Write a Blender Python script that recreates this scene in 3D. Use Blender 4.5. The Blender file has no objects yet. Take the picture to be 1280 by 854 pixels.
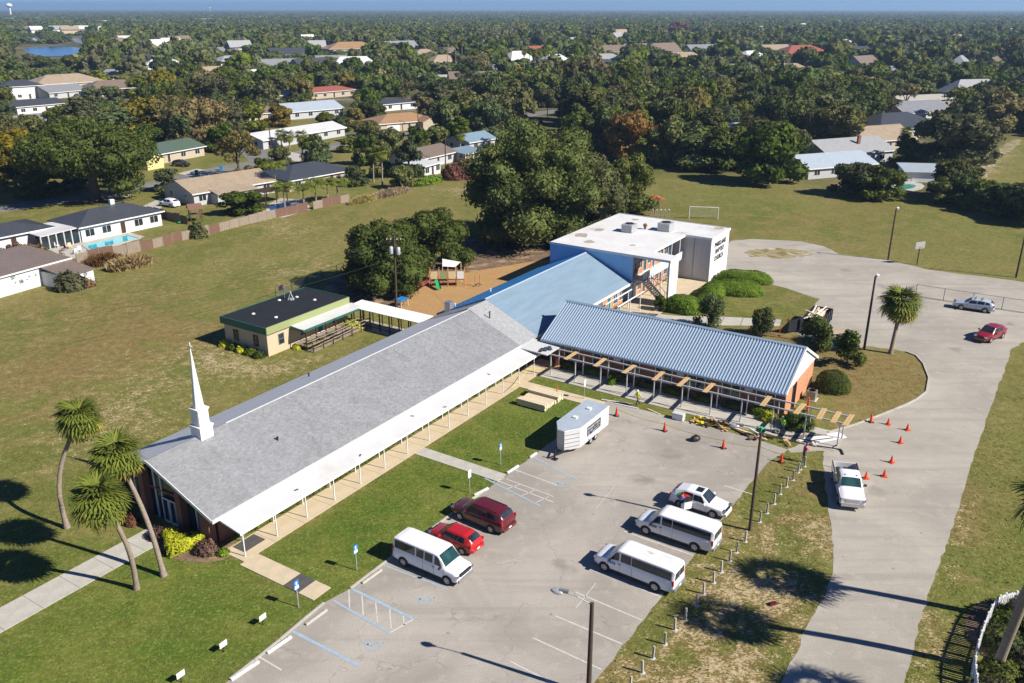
import bpy, bmesh, math, random
import numpy as np
from mathutils import Vector, Matrix, Euler

random.seed(7)
RNG = np.random.default_rng(7)
R = math.radians
PI = math.pi
sc = bpy.context.scene
col = sc.collection

# ------------------------------------------------------------------ camera
FPX, HZY, CAMH = 1080.0, 11.0, 37.5
TILT = math.atan((427.0 - HZY) / FPX)
cd = bpy.data.cameras.new("camera")
cd.sensor_width = 36.0
cd.lens = FPX / 1280.0 * 36.0
cd.clip_start = 0.5
cd.clip_end = 60000.0
cam = bpy.data.objects.new("camera", cd)
col.objects.link(cam)
cam.location = (0, 0, CAMH)
cam.rotation_euler = (PI / 2 - TILT, 0, 0)
sc.camera = cam

# ------------------------------------------------------------------ sky, sun, exposure
SUN_AZ = R(-24.4)      # measured from +X, anticlockwise
SUN_EL = R(38.0)
w = bpy.data.worlds.new("World")
sc.world = w
w.use_nodes = True
nt = w.node_tree
nt.nodes.clear()
sky = nt.nodes.new("ShaderNodeTexSky")
sky.sky_type = 'NISHITA'
sky.sun_disc = False
sky.sun_elevation = SUN_EL
sky.sun_rotation = PI / 2 - SUN_AZ
sky.altitude = 0
sky.air_density = 0.6
sky.dust_density = 0.0
sky.ozone_density = 6.0
bg = nt.nodes.new("ShaderNodeBackground")
bg.inputs[1].default_value = 0.052
wo = nt.nodes.new("ShaderNodeOutputWorld")
tint = nt.nodes.new("ShaderNodeMix"); tint.data_type = 'RGBA'; tint.blend_type = 'MULTIPLY'
tint.inputs[0].default_value = 1.0; tint.inputs[7].default_value = (0.62, 0.9, 1.25, 1)
nt.links.new(sky.outputs[0], tint.inputs[6])
nt.links.new(tint.outputs[2], bg.inputs[0])
nt.links.new(bg.outputs[0], wo.inputs[0])

sd = bpy.data.lights.new("sun", 'SUN')
sd.energy = 5.0
sd.angle = R(0.53)
sd.color = (1.0, 0.94, 0.85)
sun = bpy.data.objects.new("sun", sd)
col.objects.link(sun)
SUNV = Vector((math.cos(SUN_AZ) * math.cos(SUN_EL), math.sin(SUN_AZ) * math.cos(SUN_EL), math.sin(SUN_EL)))
sun.rotation_euler = SUNV.to_track_quat('Z', 'Y').to_euler()
sun.location = (60, -30, 90)

sc.view_settings.view_transform = 'Standard'
sc.view_settings.look = 'None'
sc.view_settings.exposure = 0.68
sc.view_settings.gamma = 1.0
sc.render.film_transparent = False
sc.cycles.max_bounces = 6
sc.cycles.diffuse_bounces = 3
sc.cycles.glossy_bounces = 2
sc.cycles.transmission_bounces = 3
sc.cycles.transparent_max_bounces = 6
sc.cycles.volume_bounces = 0
sc.cycles.use_denoising = True

# ------------------------------------------------------------------ survey helpers (photo pixel -> place on the ground)
_c, _s = math.cos(TILT), math.sin(TILT)
def G(px, py, z=0.0):
    u = (px - 640.0) / FPX
    v = (427.0 - py) / FPX
    dx, dy, dz = u, _c + v * _s, -_s + v * _c
    k = (z - CAMH) / dz
    return Vector((dx * k, dy * k, z))
def PX(x, y, z=0.0):
    Z = z - CAMH
    dep = y * _c - Z * _s
    return 640 + FPX * x / dep, 427 - FPX * (y * _s + Z * _c) / dep
OX, OY, TH = -19.64, 53.49, R(57.0)
UX, UY = math.cos(TH), math.sin(TH)
def W(u, v, z=0.0):                     # campus grid (u along the church, v across) -> world
    return Vector((OX + u * UX - v * UY, OY + u * UY + v * UX, z))
def UVw(p):
    dx, dy = p[0] - OX, p[1] - OY
    return dx * UX + dy * UY, -dx * UY + dy * UX
def UV(px, py, z=0.0):
    return UVw(G(px, py, z))

# ------------------------------------------------------------------ object helpers
def setp(o, label=None, cat=None, group=None, kind=None):
    if label: o["label"] = label
    if cat: o["category"] = cat
    if group: o["group"] = group
    if kind: o["kind"] = kind
    return o
def thing(name, label, cat, loc=(0, 0, 0), rz=0.0, group=None, kind=None):
    o = bpy.data.objects.new(name, None)
    o.empty_display_size = 0.3
    col.objects.link(o)
    o.location = loc
    o.rotation_euler = (0, 0, rz)
    return setp(o, label, cat, group, kind)
def link_mesh(name, me, mat=None, parent=None):
    o = bpy.data.objects.new(name, me)
    col.objects.link(o)
    if mat is not None and len(me.materials) == 0:
        me.materials.append(mat)
    if parent is not None:
        o.parent = parent
    return o
def copy_tree(o, parent=None):
    c = o.copy()
    col.objects.link(c)
    c.parent = parent
    for ch in list(o.children):
        copy_tree(ch, c)
    return c

class MB:
    def __init__(s, org=(0, 0, 0)):
        s.v = []; s.f = []; s.o = org
    def add(s, vs, fs):
        b = len(s.v)
        ox, oy, oz = s.o
        s.v += [(p[0] - ox, p[1] - oy, p[2] - oz) for p in vs]
        s.f += [tuple(i + b for i in f) for f in fs]
        return s
    def box(s, x0, x1, y0, y1, z0, z1):
        if x0 > x1: x0, x1 = x1, x0
        if y0 > y1: y0, y1 = y1, y0
        return s.add([(x0, y0, z0), (x1, y0, z0), (x1, y1, z0), (x0, y1, z0), (x0, y0, z1), (x1, y0, z1), (x1, y1, z1), (x0, y1, z1)],
                     [(0, 3, 2, 1), (4, 5, 6, 7), (0, 1, 5, 4), (1, 2, 6, 5), (2, 3, 7, 6), (3, 0, 4, 7)])
    def rbox(s, c, size, rz=0.0, rx=0.0, ry=0.0):
        m = Euler((rx, ry, rz)).to_matrix()
        hx, hy, hz = size[0] / 2, size[1] / 2, size[2] / 2
        vs = [Vector(c) + m @ Vector((a * hx, b * hy, d * hz)) for d in (-1, 1) for a, b in ((-1, -1), (1, -1), (1, 1), (-1, 1))]
        return s.add(vs, [(0, 3, 2, 1), (4, 5, 6, 7), (0, 1, 5, 4), (1, 2, 6, 5), (2, 3, 7, 6), (3, 0, 4, 7)])
    def beam(s, a, b, wd, ht, up=(0, 0, 1)):
        a = Vector(a); b = Vector(b); d = (b - a).normalized()
        x = d.cross(Vector(up))
        if x.length < 1e-4: x = Vector((1, 0, 0))
        x.normalize(); y = x.cross(d)
        vs = [p + x * (i * wd / 2) + y * (j * ht / 2) for p in (a, b) for i, j in ((-1, -1), (1, -1), (1, 1), (-1, 1))]
        return s.add(vs, [(0, 1, 2, 3), (7, 6, 5, 4), (0, 4, 5, 1), (1, 5, 6, 2), (2, 6, 7, 3), (3, 7, 4, 0)])
    def prism(s, poly, z0, z1):
        n = len(poly)
        vs = [(p[0], p[1], z0) for p in poly] + [(p[0], p[1], z1) for p in poly]
        fs = [tuple(range(n - 1, -1, -1)), tuple(range(n, 2 * n))] + [(i, (i + 1) % n, n + (i + 1) % n, n + i) for i in range(n)]
        return s.add(vs, fs)
    def xprism(s, poly, x0, x1):           # poly in (y, z), extruded along x
        n = len(poly)
        vs = [(x0, p[0], p[1]) for p in poly] + [(x1, p[0], p[1]) for p in poly]
        fs = [tuple(range(n)), tuple(range(2 * n - 1, n - 1, -1))] + [(i, n + i, n + (i + 1) % n, (i + 1) % n) for i in range(n)]
        return s.add(vs, fs)
    def yprism(s, poly, y0, y1):           # poly in (x, z), extruded along y
        n = len(poly)
        vs = [(p[0], y0, p[1]) for p in poly] + [(p[0], y1, p[1]) for p in poly]
        fs = [tuple(range(n)), tuple(range(2 * n - 1, n - 1, -1))] + [(i, n + i, n + (i + 1) % n, (i + 1) % n) for i in range(n)]
        return s.add(vs, fs)
    def tube(s, pts, rad, n=8, cap=True):
        pts = [Vector(p) for p in pts]
        if not hasattr(rad, '__len__'): rad = [rad] * len(pts)
        vs = []; fs = []
        for i, p in enumerate(pts):
            d = (pts[min(i + 1, len(pts) - 1)] - pts[max(i - 1, 0)]).normalized()
            x = d.cross(Vector((0, 0, 1)))
            if x.length < 0.05: x = d.cross(Vector((0, 1, 0)))
            x.normalize(); y = x.cross(d)
            for k in range(n):
                a = 2 * PI * k / n
                vs.append(p + (x * math.cos(a) + y * math.sin(a)) * rad[i])
        for i in range(len(pts) - 1):
            for k in range(n):
                k2 = (k + 1) % n
                fs.append((i * n + k, i * n + k2, (i + 1) * n + k2, (i + 1) * n + k))
        if cap:
            fs.append(tuple(range(n - 1, -1, -1)))
            fs.append(tuple((len(pts) - 1) * n + k for k in range(n)))
        return s.add(vs, fs)
    def lathe(s, prof, c=(0, 0, 0), n=12):
        vs = [(c[0] + r * math.cos(2 * PI * k / n), c[1] + r * math.sin(2 * PI * k / n), c[2] + z) for r, z in prof for k in range(n)]
        fs = [(i * n + k, i * n + (k + 1) % n, (i + 1) * n + (k + 1) % n, (i + 1) * n + k) for i in range(len(prof) - 1) for k in range(n)]
        fs += [tuple(range(n - 1, -1, -1)), tuple((len(prof) - 1) * n + k for k in range(n))]
        return s.add(vs, fs)
    def cyl(s, c, axis, r, h, n=14):
        a = Vector(axis).normalized() * (h / 2)
        return s.tube([Vector(c) - a, Vector(c) + a], r, n)
    def mesh(s, name, smooth=None, fix=True):
        me = bpy.data.meshes.new(name)
        me.from_pydata([tuple(p) for p in s.v], [], s.f)
        if fix:
            bm = bmesh.new(); bm.from_mesh(me)
            bmesh.ops.recalc_face_normals(bm, faces=bm.faces)
            bm.to_mesh(me); bm.free()
        if smooth is not None:
            me.polygons.foreach_set("use_smooth", [True] * len(me.polygons))
            me.set_sharp_from_angle(angle=R(smooth))
        me.update()
        return me
    def build(s, name, mat, parent=None, smooth=None, fix=True):
        return link_mesh(name, s.mesh(name, smooth, fix), mat, parent)

def ragged(poly, step=.7, amp=.06, seed=1):
    rr = random.Random(seed); o = []
    for i in range(len(poly)):
        a, b = Vector(poly[i][:2]), Vector(poly[(i + 1) % len(poly)][:2]); n = max(1, int((b - a).length / step)) if (b - a).length < 80 else 1
        for k in range(n):
            q = a + (b - a) * (k / n); o.append((q.x + rr.uniform(-amp, amp), q.y + rr.uniform(-amp, amp)))
    return o
def flat(poly, z, name, mat, parent=None):
    """one triangulated sheet from a world polygon"""
    bm = bmesh.new()
    vs = [bm.verts.new((p[0], p[1], z)) for p in poly]
    f = bm.faces.new(vs)
    bm.normal_update()
    if f.normal.z < 0: f.normal_flip()
    bmesh.ops.triangulate(bm, faces=bm.faces)
    me = bpy.data.meshes.new(name); bm.to_mesh(me); bm.free()
    return link_mesh(name, me, mat, parent)
def smooth_poly(pts, it=2, closed=True):
    pts = [Vector((p[0], p[1], 0)) for p in pts]
    for _ in range(it):
        o = []
        n = len(pts)
        for i in range(n):
            a, b = pts[i], pts[(i + 1) % n]
            o += [a * .75 + b * .25, a * .25 + b * .75]
        pts = o
    return pts

# ------------------------------------------------------------------ materials
class NT:
    def __init__(s, name):
        s.m = bpy.data.materials.new(name); s.m.use_nodes = True
        s.t = s.m.node_tree; s.t.nodes.clear()
        s.out = s.n("ShaderNodeOutputMaterial")
    def n(s, t, **k):
        x = s.t.nodes.new(t)
        for a, b in k.items(): setattr(x, a, b)
        return x
    def l(s, a, b): s.t.links.new(a, b)
    def mix(s, f, a, b, mode='MIX'):
        x = s.n("ShaderNodeMix", data_type='RGBA', blend_type=mode)
        for i, v in ((0, f), (6, a), (7, b)):
            if hasattr(v, 'links') or isinstance(v, bpy.types.NodeSocket): s.l(v, x.inputs[i])
            elif i == 0: x.inputs[0].default_value = v
            else: x.inputs[i].default_value = (*v[:3], 1)
        return x.outputs[2]
    def noise(s, vec, scale, detail=4, rough=.55, dist=0.0):
        x = s.n("ShaderNodeTexNoise"); x.inputs["Scale"].default_value = scale
        x.inputs["Detail"].default_value = detail; x.inputs["Roughness"].default_value = rough
        x.inputs["Distortion"].default_value = dist
        if vec is not None: s.l(vec, x.inputs["Vector"])
        return x.outputs[0]
    def ramp(s, v, a, b, ca=0.0, cb=1.0):
        x = s.n("ShaderNodeMapRange"); x.interpolation_type = 'SMOOTHSTEP'
        s.l(v, x.inputs[0]); x.inputs[1].default_value = a; x.inputs[2].default_value = b
        x.inputs[3].default_value = ca; x.inputs[4].default_value = cb
        return x.outputs[0]
    def math(s, op, a, b=None):
        x = s.n("ShaderNodeMath", operation=op)
        for i, v in ((0, a), (1, b)):
            if v is None: continue
            if isinstance(v, bpy.types.NodeSocket): s.l(v, x.inputs[i])
            else: x.inputs[i].default_value = v
        return x.outputs[0]
    def obj(s, scale=(1, 1, 1), rz=0.0, kind="Object"):
        c = s.n("ShaderNodeTexCoord"); m = s.n("ShaderNodeMapping")
        m.inputs["Scale"].default_value = scale; m.inputs["Rotation"].default_value = (0, 0, rz)
        s.l(c.outputs[kind], m.inputs[0]); return m.outputs[0]
    def world(s, scale=(1, 1, 1), rz=0.0):
        c = s.n("ShaderNodeNewGeometry"); m = s.n("ShaderNodeMapping")
        m.inputs["Scale"].default_value = scale; m.inputs["Rotation"].default_value = (0, 0, rz)
        s.l(c.outputs["Position"], m.inputs[0]); return m.outputs[0]
    def bsdf(s, colr, rough=.8, spec=.3, metal=0.0, bump=None, bdist=.02, bstr=.5, coat=0.0):
        b = s.n("ShaderNodeBsdfPrincipled")
        if isinstance(colr, bpy.types.NodeSocket): s.l(colr, b.inputs["Base Color"])
        else: b.inputs["Base Color"].default_value = (*colr[:3], 1)
        if isinstance(rough, bpy.types.NodeSocket): s.l(rough, b.inputs["Roughness"])
        else: b.inputs["Roughness"].default_value = rough
        b.inputs["Specular IOR Level"].default_value = spec
        b.inputs["Metallic"].default_value = metal
        b.inputs["Coat Weight"].default_value = coat
        if bump is not None:
            k = s.n("ShaderNodeBump"); k.inputs["Strength"].default_value = bstr
            k.inputs["Distance"].default_value = bdist
            s.l(bump, k.inputs["Height"]); s.l(k.outputs[0], b.inputs["Normal"])
        s.l(b.outputs[0], s.out.inputs[0])
        return b

def plain(name, c, rough=.7, spec=.3, metal=0.0, var=.12, scale=3.0, coat=0.0, grime=None, streak=None):
    k = NT(name)
    v = k.obj(streak or (1, 1, 1))
    n1 = k.noise(v, scale, 5, .6)
    n2 = k.noise(v, scale * 6.3, 3, .6)
    nn = k.math('ADD', k.math('MULTIPLY', n1, .65), k.math('MULTIPLY', n2, .35))
    lo = tuple(x * (1 - var) for x in c); hi = tuple(min(1, x * (1 + var)) for x in c)
    cc = k.mix(k.ramp(nn, .3, .7), lo, hi)
    if grime:
        cc = k.mix(k.ramp(k.noise(v, scale * .35, 6, .65), .56, .72, 0, grime[1]), cc, grime[0])
    k.bsdf(cc, rough, spec, metal, bump=n2, bdist=.004, bstr=.25, coat=coat)
    return k.m

def paint(name, c, rough=.28):
    k = NT(name)
    v = k.obj()
    cc = k.mix(k.ramp(k.noise(v, 1.5, 3), .3, .75, 0, .25), c, tuple(x * .86 + .01 for x in c))
    dust = k.mix(k.ramp(k.noise(v, 9, 5, .7), .5, .8, 0, .12), cc, (.35, .32, .28))
    k.bsdf(dust, rough, .5, 0, coat=.6)
    return k.m

def brick_mat(name, c1, c2, mortar):
    k = NT(name)
    b = k.n("ShaderNodeTexBrick")
    b.inputs["Scale"].default_value = 1.0
    b.inputs["Color1"].default_value = (*c1, 1); b.inputs["Color2"].default_value = (*c2, 1)
    b.inputs["Mortar"].default_value = (*mortar, 1)
    b.inputs["Mortar Size"].default_value = .008
    b.inputs["Brick Width"].default_value = .21; b.inputs["Row Height"].default_value = .075
    co = k.n("ShaderNodeTexCoord"); sx = k.n("ShaderNodeSeparateXYZ"); k.l(co.outputs["Object"], sx.inputs[0])
    cb = k.n("ShaderNodeCombineXYZ")
    k.l(k.math('ADD', sx.outputs[0], sx.outputs[1]), cb.inputs[0]); k.l(sx.outputs[2], cb.inputs[1])
    k.l(cb.outputs[0], b.inputs["Vector"])
    n = k.noise(co.outputs["Object"], 1.3, 5, .6)
    cc = k.mix(k.ramp(n, .35, .7, 0, .35), b.outputs[0], tuple(x * .6 for x in c1))
    k.bsdf(cc, .85, .2, 0, bump=b.outputs[1], bdist=-.006, bstr=.4)
    return k.m

def shingle_mat(name, c, dirt=(.1, .1, .1), along='x', spot=.35, streaky=0.0, row=.14):
    """asphalt shingle courses: tabs with tone differences, weather blotches"""
    k = NT(name)
    co = k.n("ShaderNodeTexCoord"); sx = k.n("ShaderNodeSeparateXYZ"); k.l(co.outputs["Object"], sx.inputs[0])
    cb = k.n("ShaderNodeCombineXYZ")
    a, b_ = (0, 1) if along == 'x' else (1, 0)
    k.l(sx.outputs[a], cb.inputs[0]); k.l(sx.outputs[b_], cb.inputs[1])
    b = k.n("ShaderNodeTexBrick"); k.l(cb.outputs[0], b.inputs["Vector"])
    b.inputs["Scale"].default_value = 1; b.inputs["Brick Width"].default_value = .3; b.inputs["Row Height"].default_value = row
    b.inputs["Mortar Size"].default_value = .006
    b.inputs["Color1"].default_value = (*[x * 1.14 for x in c], 1); b.inputs["Color2"].default_value = (*[x * .84 for x in c], 1)
    b.inputs["Mortar"].default_value = (*[x * .55 for x in c], 1)
    v = k.obj((1, 1, 1))
    n1 = k.noise(v, .45, 6, .65); n2 = k.noise(v, 5.0, 4, .7)
    cc = k.mix(k.ramp(n2, .42, .72, 0, .5), b.outputs[0], tuple(min(1, x * 1.35 + .02) for x in c))
    cc = k.mix(k.ramp(n1, .4, .75, 0, spot), cc, dirt)
    vs = k.obj((.25, 3.5, 1) if along == 'y' else (3.5, .25, 1))
    cc = k.mix(k.ramp(k.noise(vs, .5, 5, .65), .5, .78, 0, streaky), cc, tuple(x * .6 for x in dirt))
    k.bsdf(cc, .36, .6, 0, bump=b.outputs[1], bdist=-.004, bstr=.1)
    return k.m

def glass_mat(name, c=(.012, .016, .02), rough=.06):
    k = NT(name)
    k.bsdf(k.mix(k.ramp(k.noise(k.obj(), .8, 2), .3, .7), c, tuple(x * 2.2 + .004 for x in c)), rough, .6)
    return k.m

def leaf_mat(name, c1, c2, c3=None, trans=.25, vary=True):
    k = NT(name)
    g = k.n("ShaderNodeNewGeometry"); oi = k.n("ShaderNodeObjectInfo")
    ri = g.outputs["Random Per Island"]
    cc = k.mix(ri, c1, c2)
    if c3: cc = k.mix(k.ramp(ri, .8, 1.0, 0, .8), cc, c3)
    big = k.noise(k.obj(), .55, 3)
    cc = k.mix(k.ramp(big, .4, .64, 0, .65), cc, tuple(x * 1.4 for x in c2))
    hs = k.n("ShaderNodeHueSaturation")
    k.l(cc, hs.inputs["Color"])
    if vary: k.l(k.ramp(oi.outputs["Random"], 0, 1, .485, .51), hs.inputs["Hue"])
    if vary: k.l(k.ramp(k.math('FRACT', k.math('MULTIPLY', oi.outputs["Random"], 7.31)), 0, 1, .8, 1.2), hs.inputs["Value"])
    if vary: k.l(k.ramp(k.math('FRACT', k.math('MULTIPLY', oi.outputs["Random"], 3.17)), 0, 1, .75, 1.1), hs.inputs["Saturation"])
    d = k.n("ShaderNodeBsdfPrincipled"); d.inputs["Roughness"].default_value = .7; d.inputs["Specular IOR Level"].default_value = .12
    t = k.n("ShaderNodeBsdfTranslucent"); mx = k.n("ShaderNodeMixShader"); mx.inputs[0].default_value = trans
    k.l(hs.outputs[0], d.inputs["Base Color"]); k.l(hs.outputs[0], t.inputs[0])
    k.l(d.outputs[0], mx.inputs[1]); k.l(t.outputs[0], mx.inputs[2]); k.l(mx.outputs[0], k.out.inputs[0])
    return k.m

M = {}
M['white'] = plain('white_paint', (.7, .7, .69), .5, .3, var=.05, grime=((.45, .43, .40), .25))
M['white_metal'] = plain('white_sheet_metal', (.55, .55, .545), .5, .35, var=.05, scale=.5, grime=((.42, .4, .36), .45))
M['white_wall'] = plain('white_stucco', (.62, .62, .61), .85, .2, var=.06, scale=.8, grime=((.42, .4, .37), .45), streak=(1, 1, .35))
M['grey_wall'] = plain('grey_stucco', (.47, .47, .49), .85, .2, var=.08, scale=.6, streak=(1, 1, .2), grime=((.33, .32, .32), .5))
M['blue_wall'] = plain('blue_wrapped_wall', (.3, .52, .76), .7, .25, var=.06, scale=.6)
M['cream'] = plain('cream_siding', (.5, .415, .28), .8, .2, var=.06, streak=(4, 4, .3))
M['beige'] = plain('beige_wall', (.43, .36, .27), .85, .2, var=.07)
M['yellow_wall'] = plain('yellow_wall', (.62, .55, .24), .8, .2, var=.05)
M['grey_house'] = plain('grey_house_wall', (.42, .43, .44), .85, .2, var=.06)
M['roof_white'] = plain('white_roof_membrane', (.62, .62, .61), .75, .2, var=.08, scale=.3, grime=((.34, .25, .19), .75))
M['dark'] = plain('dark_paint', (.02, .021, .024), .5, .4)
M['black_rubber'] = plain('black_rubber', (.014, .014, .014), .75, .3)
M['black_roof'] = plain('black_rolled_roof', (.018, .02, .024), .8, .25, var=.2, scale=.6)
M['grey_metal'] = plain('grey_metal', (.36, .37, .38), .4, .5, .6, var=.1)
M['galv'] = plain('galvanised_steel', (.46, .47, .47), .45, .5, .4, var=.1)
M['chrome'] = plain('bright_metal', (.6, .6, .6), .25, .5, .9, var=.05)
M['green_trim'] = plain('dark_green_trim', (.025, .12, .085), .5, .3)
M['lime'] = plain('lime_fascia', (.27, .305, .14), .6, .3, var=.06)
M['teal'] = plain('teal_door', (.01, .16, .16), .5, .3)
M['wood'] = plain('fresh_lumber', (.5, .34, .165), .8, .2, var=.15, scale=2, streak=(1, 6, 6))
M['wood_pale'] = plain('pale_lumber', (.62, .52, .36), .8, .2, var=.12, scale=2, streak=(1, 6, 6))
M['wood_grey'] = plain('weathered_boards', (.27, .22, .17), .9, .15, var=.25, scale=2.5, streak=(5, 5, .4))
M['wood_red'] = plain('red_brown_boards', (.17, .1, .07), .9, .15, var=.25, scale=2.5, streak=(5, 5, .4))
M['wood_dark'] = plain('dark_brown_timber', (.06, .035, .02), .8, .2, var=.2)
M['pole'] = plain('tarred_wood_pole', (.075, .05, .038), .9, .2, var=.25, scale=3, streak=(4, 4, .4))
M['concrete'] = plain('pale_concrete', (.42, .4, .35), .9, .15, var=.12, scale=.8, grime=((.26, .235, .2), .5))
M['concrete_tan'] = plain('tan_concrete', (.52, .43, .3), .9, .15, var=.1, scale=.8, grime=((.4, .33, .25), .3))
M['concrete_dark'] = plain('dark_patched_slab', (.085, .083, .08), .9, .15, var=.15, scale=1.5)
M['orange'] = plain('orange_plastic', (.62, .065, .02), .5, .35, var=.06)
M['faded_orange'] = plain('faded_orange_plastic', (.48, .2, .09), .6, .3, var=.1)
M['faded_red'] = plain('faded_red_plastic', (.33, .06, .06), .6, .3, var=.1)
M['red_plastic'] = plain('red_plastic', (.55, .03, .03), .5, .35)
M['green_plastic'] = plain('green_plastic', (.02, .3, .1), .5, .35)
M['yellow'] = plain('yellow_tape', (.75, .6, .04), .5, .3)
M['tan_plastic'] = plain('tan_plastic', (.62, .5, .3), .55, .3)
M['sign_blue'] = plain('sign_blue', (.02, .2, .5), .4, .4)
M['line_white'] = plain('worn_white_line', (.52, .5, .47), .85, .2, var=.15, scale=4, grime=((.38, .36, .33), .95))
M['line_faint'] = plain('faded_line', (.5, .48, .45), .85, .2, var=.12, scale=4, grime=((.38, .36, .33), .9))
M['line_blue'] = plain('worn_blue_line', (.3, .39, .47), .85, .2, var=.15, scale=4, grime=((.34, .34, .34), .75))
M['brick_red'] = brick_mat('red_brown_brick', (.26, .095, .055), (.2, .07, .045), (.22, .17, .14))
M['brick_orange'] = brick_mat('orange_brick', (.58, .24, .11), (.5, .19, .085), (.5, .36, .26))
M['glass'] = glass_mat('dark_window_glass')
M['glass_blue'] = glass_mat('blue_window_glass', (.02, .05, .07))
M['car_glass'] = glass_mat('car_glass', (.014, .02, .026), .05)
M['car_glass_green'] = glass_mat('windscreen_glass', (.015, .045, .045), .04)
M['shingle_grey'] = shingle_mat('grey_shingles', (.245, .25, .257), (.15, .15, .15), 'x', .35, .32)
M['shingle_pale'] = shingle_mat('pale_grey_shingles', (.33, .335, .335), (.24, .24, .24), 'x', .25)
M['shingle_dark'] = shingle_mat('charcoal_shingles', (.055, .06, .066), (.035, .035, .035), 'x', .3)
M['shingle_tan'] = shingle_mat('tan_shingles', (.36, .28, .19), (.2, .15, .1), 'x', .35)
M['shingle_orange'] = shingle_mat('orange_shingles', (.36, .215, .1), (.25, .14, .07), 'x', .3)
M['shingle_green'] = shingle_mat('green_shingles', (.09, .13, .095), (.06, .08, .06), 'x', .3)
M['shingle_brown'] = shingle_mat('brown_shingles', (.2, .15, .11), (.12, .1, .08), 'x', .35)
M['tile_red'] = shingle_mat('red_tiles', (.32, .1, .055), (.2, .07, .045), 'x', .3, row=.3)
M['blue_under'] = plain('blue_roof_underlayment', (.18, .255, .325), .55, .35, var=.1, scale=.5, streak=(.4, 3, 1))
M['stain'] = plain('roof_stain', (.36, .31, .27), .9, .1, var=.25, scale=2)
M['frame'] = plain('grey_white_steel', (.5, .5, .5), .5, .35, var=.08)
M['roll'] = plain('pale_slope_tone', (.5, .515, .535), .6, .4, var=.06, scale=.8, streak=(.3, 2, 1))  # lightened tone for the church slope turned from the sun
M['shade_blue'] = plain('slope_shade_blue', (.035, .22, .52), .55, .3, var=.08, scale=.5)  # deeper blue imitating shade on the wing roof's far slope
M['metal_blue'] = plain('blue_grey_roof_metal', (.255, .35, .46), .42, .4, .15, var=.07, scale=.5)
M['metal_rib'] = plain('pale_roof_rib', (.385, .475, .58), .4, .45, .1, var=.05)
M['trailer_roof'] = plain('trailer_roof_metal', (.5, .57, .62), .38, .45, .3, var=.08, scale=1)
M['van_white'] = paint('van_white', (.78, .78, .79))
M['red_car'] = paint('bright_red_car', (.42, .012, .014))
M['maroon_car'] = paint('dark_red_car', (.1, .008, .014))
M['wine_car'] = paint('wine_red_car', (.24, .01, .016))
M['silver_car'] = paint('silver_blue_car', (.42, .46, .52))
M['black_car'] = paint('black_car', (.015, .016, .02))
M['navy_car'] = paint('navy_car', (.02, .04, .12))
M['skin'] = plain('skin', (.45, .27, .19), .55, .35)
M['pool'] = None
M['tank'] = plain('tank_paint', (.8, .82, .84), .5, .3, var=.03)
M['leaf_dark'] = leaf_mat('leaf_dark', (.042, .066, .013), (.09, .12, .022), (.14, .155, .032))
M['leaf_mid'] = leaf_mat('leaf_mid', (.06, .086, .014), (.13, .152, .025), (.19, .195, .04))
M['leaf_oak'] = leaf_mat('leaf_oak', (.036, .056, .012), (.082, .104, .02), (.13, .14, .032), vary=False)
M['leaf_olive'] = leaf_mat('leaf_olive', (.07, .078, .025), (.125, .13, .04), (.175, .155, .05))
M['leaf_yellow'] = leaf_mat('leaf_yellow', (.12, .11, .022), (.2, .16, .03), (.25, .16, .04))
M['leaf_rust'] = leaf_mat('leaf_rust', (.12, .075, .03), (.19, .11, .045), (.22, .13, .06))
M['leaf_red'] = leaf_mat('leaf_red', (.12, .04, .03), (.2, .07, .05), (.06, .08, .03))
M['leaf_hedge'] = leaf_mat('leaf_hedge', (.085, .155, .012), (.15, .23, .024), (.2, .26, .045), vary=False)
M['leaf_lime'] = leaf_mat('leaf_lime', (.36, .4, .025), (.54, .54, .04), (.6, .56, .08), vary=False)
M['leaf_brown'] = leaf_mat('leaf_brown', (.09, .045, .03), (.15, .08, .05), (.17, .1, .06))
M['leaf_palm'] = leaf_mat('leaf_palm', (.06, .095, .016), (.15, .175, .028), (.26, .23, .05), vary=False)
M['leaf_palm_old'] = leaf_mat('leaf_palm_yellow', (.2, .19, .03), (.36, .29, .05), (.42, .33, .12), vary=False)
M['leaf_dead'] = leaf_mat('leaf_dead', (.2, .14, .07), (.3, .23, .13), (.14, .1, .06))
M['leaf_grass'] = leaf_mat('leaf_tallgrass', (.25, .2, .08), (.36, .28, .13), (.16, .17, .05))
M['bark'] = plain('bark', (.13, .1, .075), .95, .1, var=.35, scale=4, streak=(3, 3, .6))
M['palm_bark'] = plain('palm_bark', (.26, .21, .165), .95, .1, var=.3, scale=3, streak=(1, 1, 5))
# ================================================================== GROUND
def px_poly(pts, z=0.0):
    return [G(a, b) for a, b in pts]
def soft_mask(X, Y, pts, soft):
    """1 inside a world polygon, fading to 0 over `soft` metres"""
    P = np.array([[p[0], p[1]] for p in pts]); n = len(P)
    inside = np.zeros(X.shape, bool); dist = np.full(X.shape, 1e9)
    for i in range(n):
        a, b = P[i], P[(i + 1) % n]
        d = b - a; L2 = max(d @ d, 1e-9)
        t = np.clip(((X - a[0]) * d[0] + (Y - a[1]) * d[1]) / L2, 0, 1)
        dist = np.minimum(dist, np.hypot(X - a[0] - t * d[0], Y - a[1] - t * d[1]))
        c = (a[1] > Y) != (b[1] > Y)
        with np.errstate(divide='ignore', invalid='ignore'):
            xi = (b[0] - a[0]) * (Y - a[1]) / (b[1] - a[1] + 1e-12) + a[0]
        inside ^= c & (X < xi)
    sdist = np.where(inside, dist, -dist)
    return np.clip(sdist / soft * .5 + .5, 0, 1)

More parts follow.
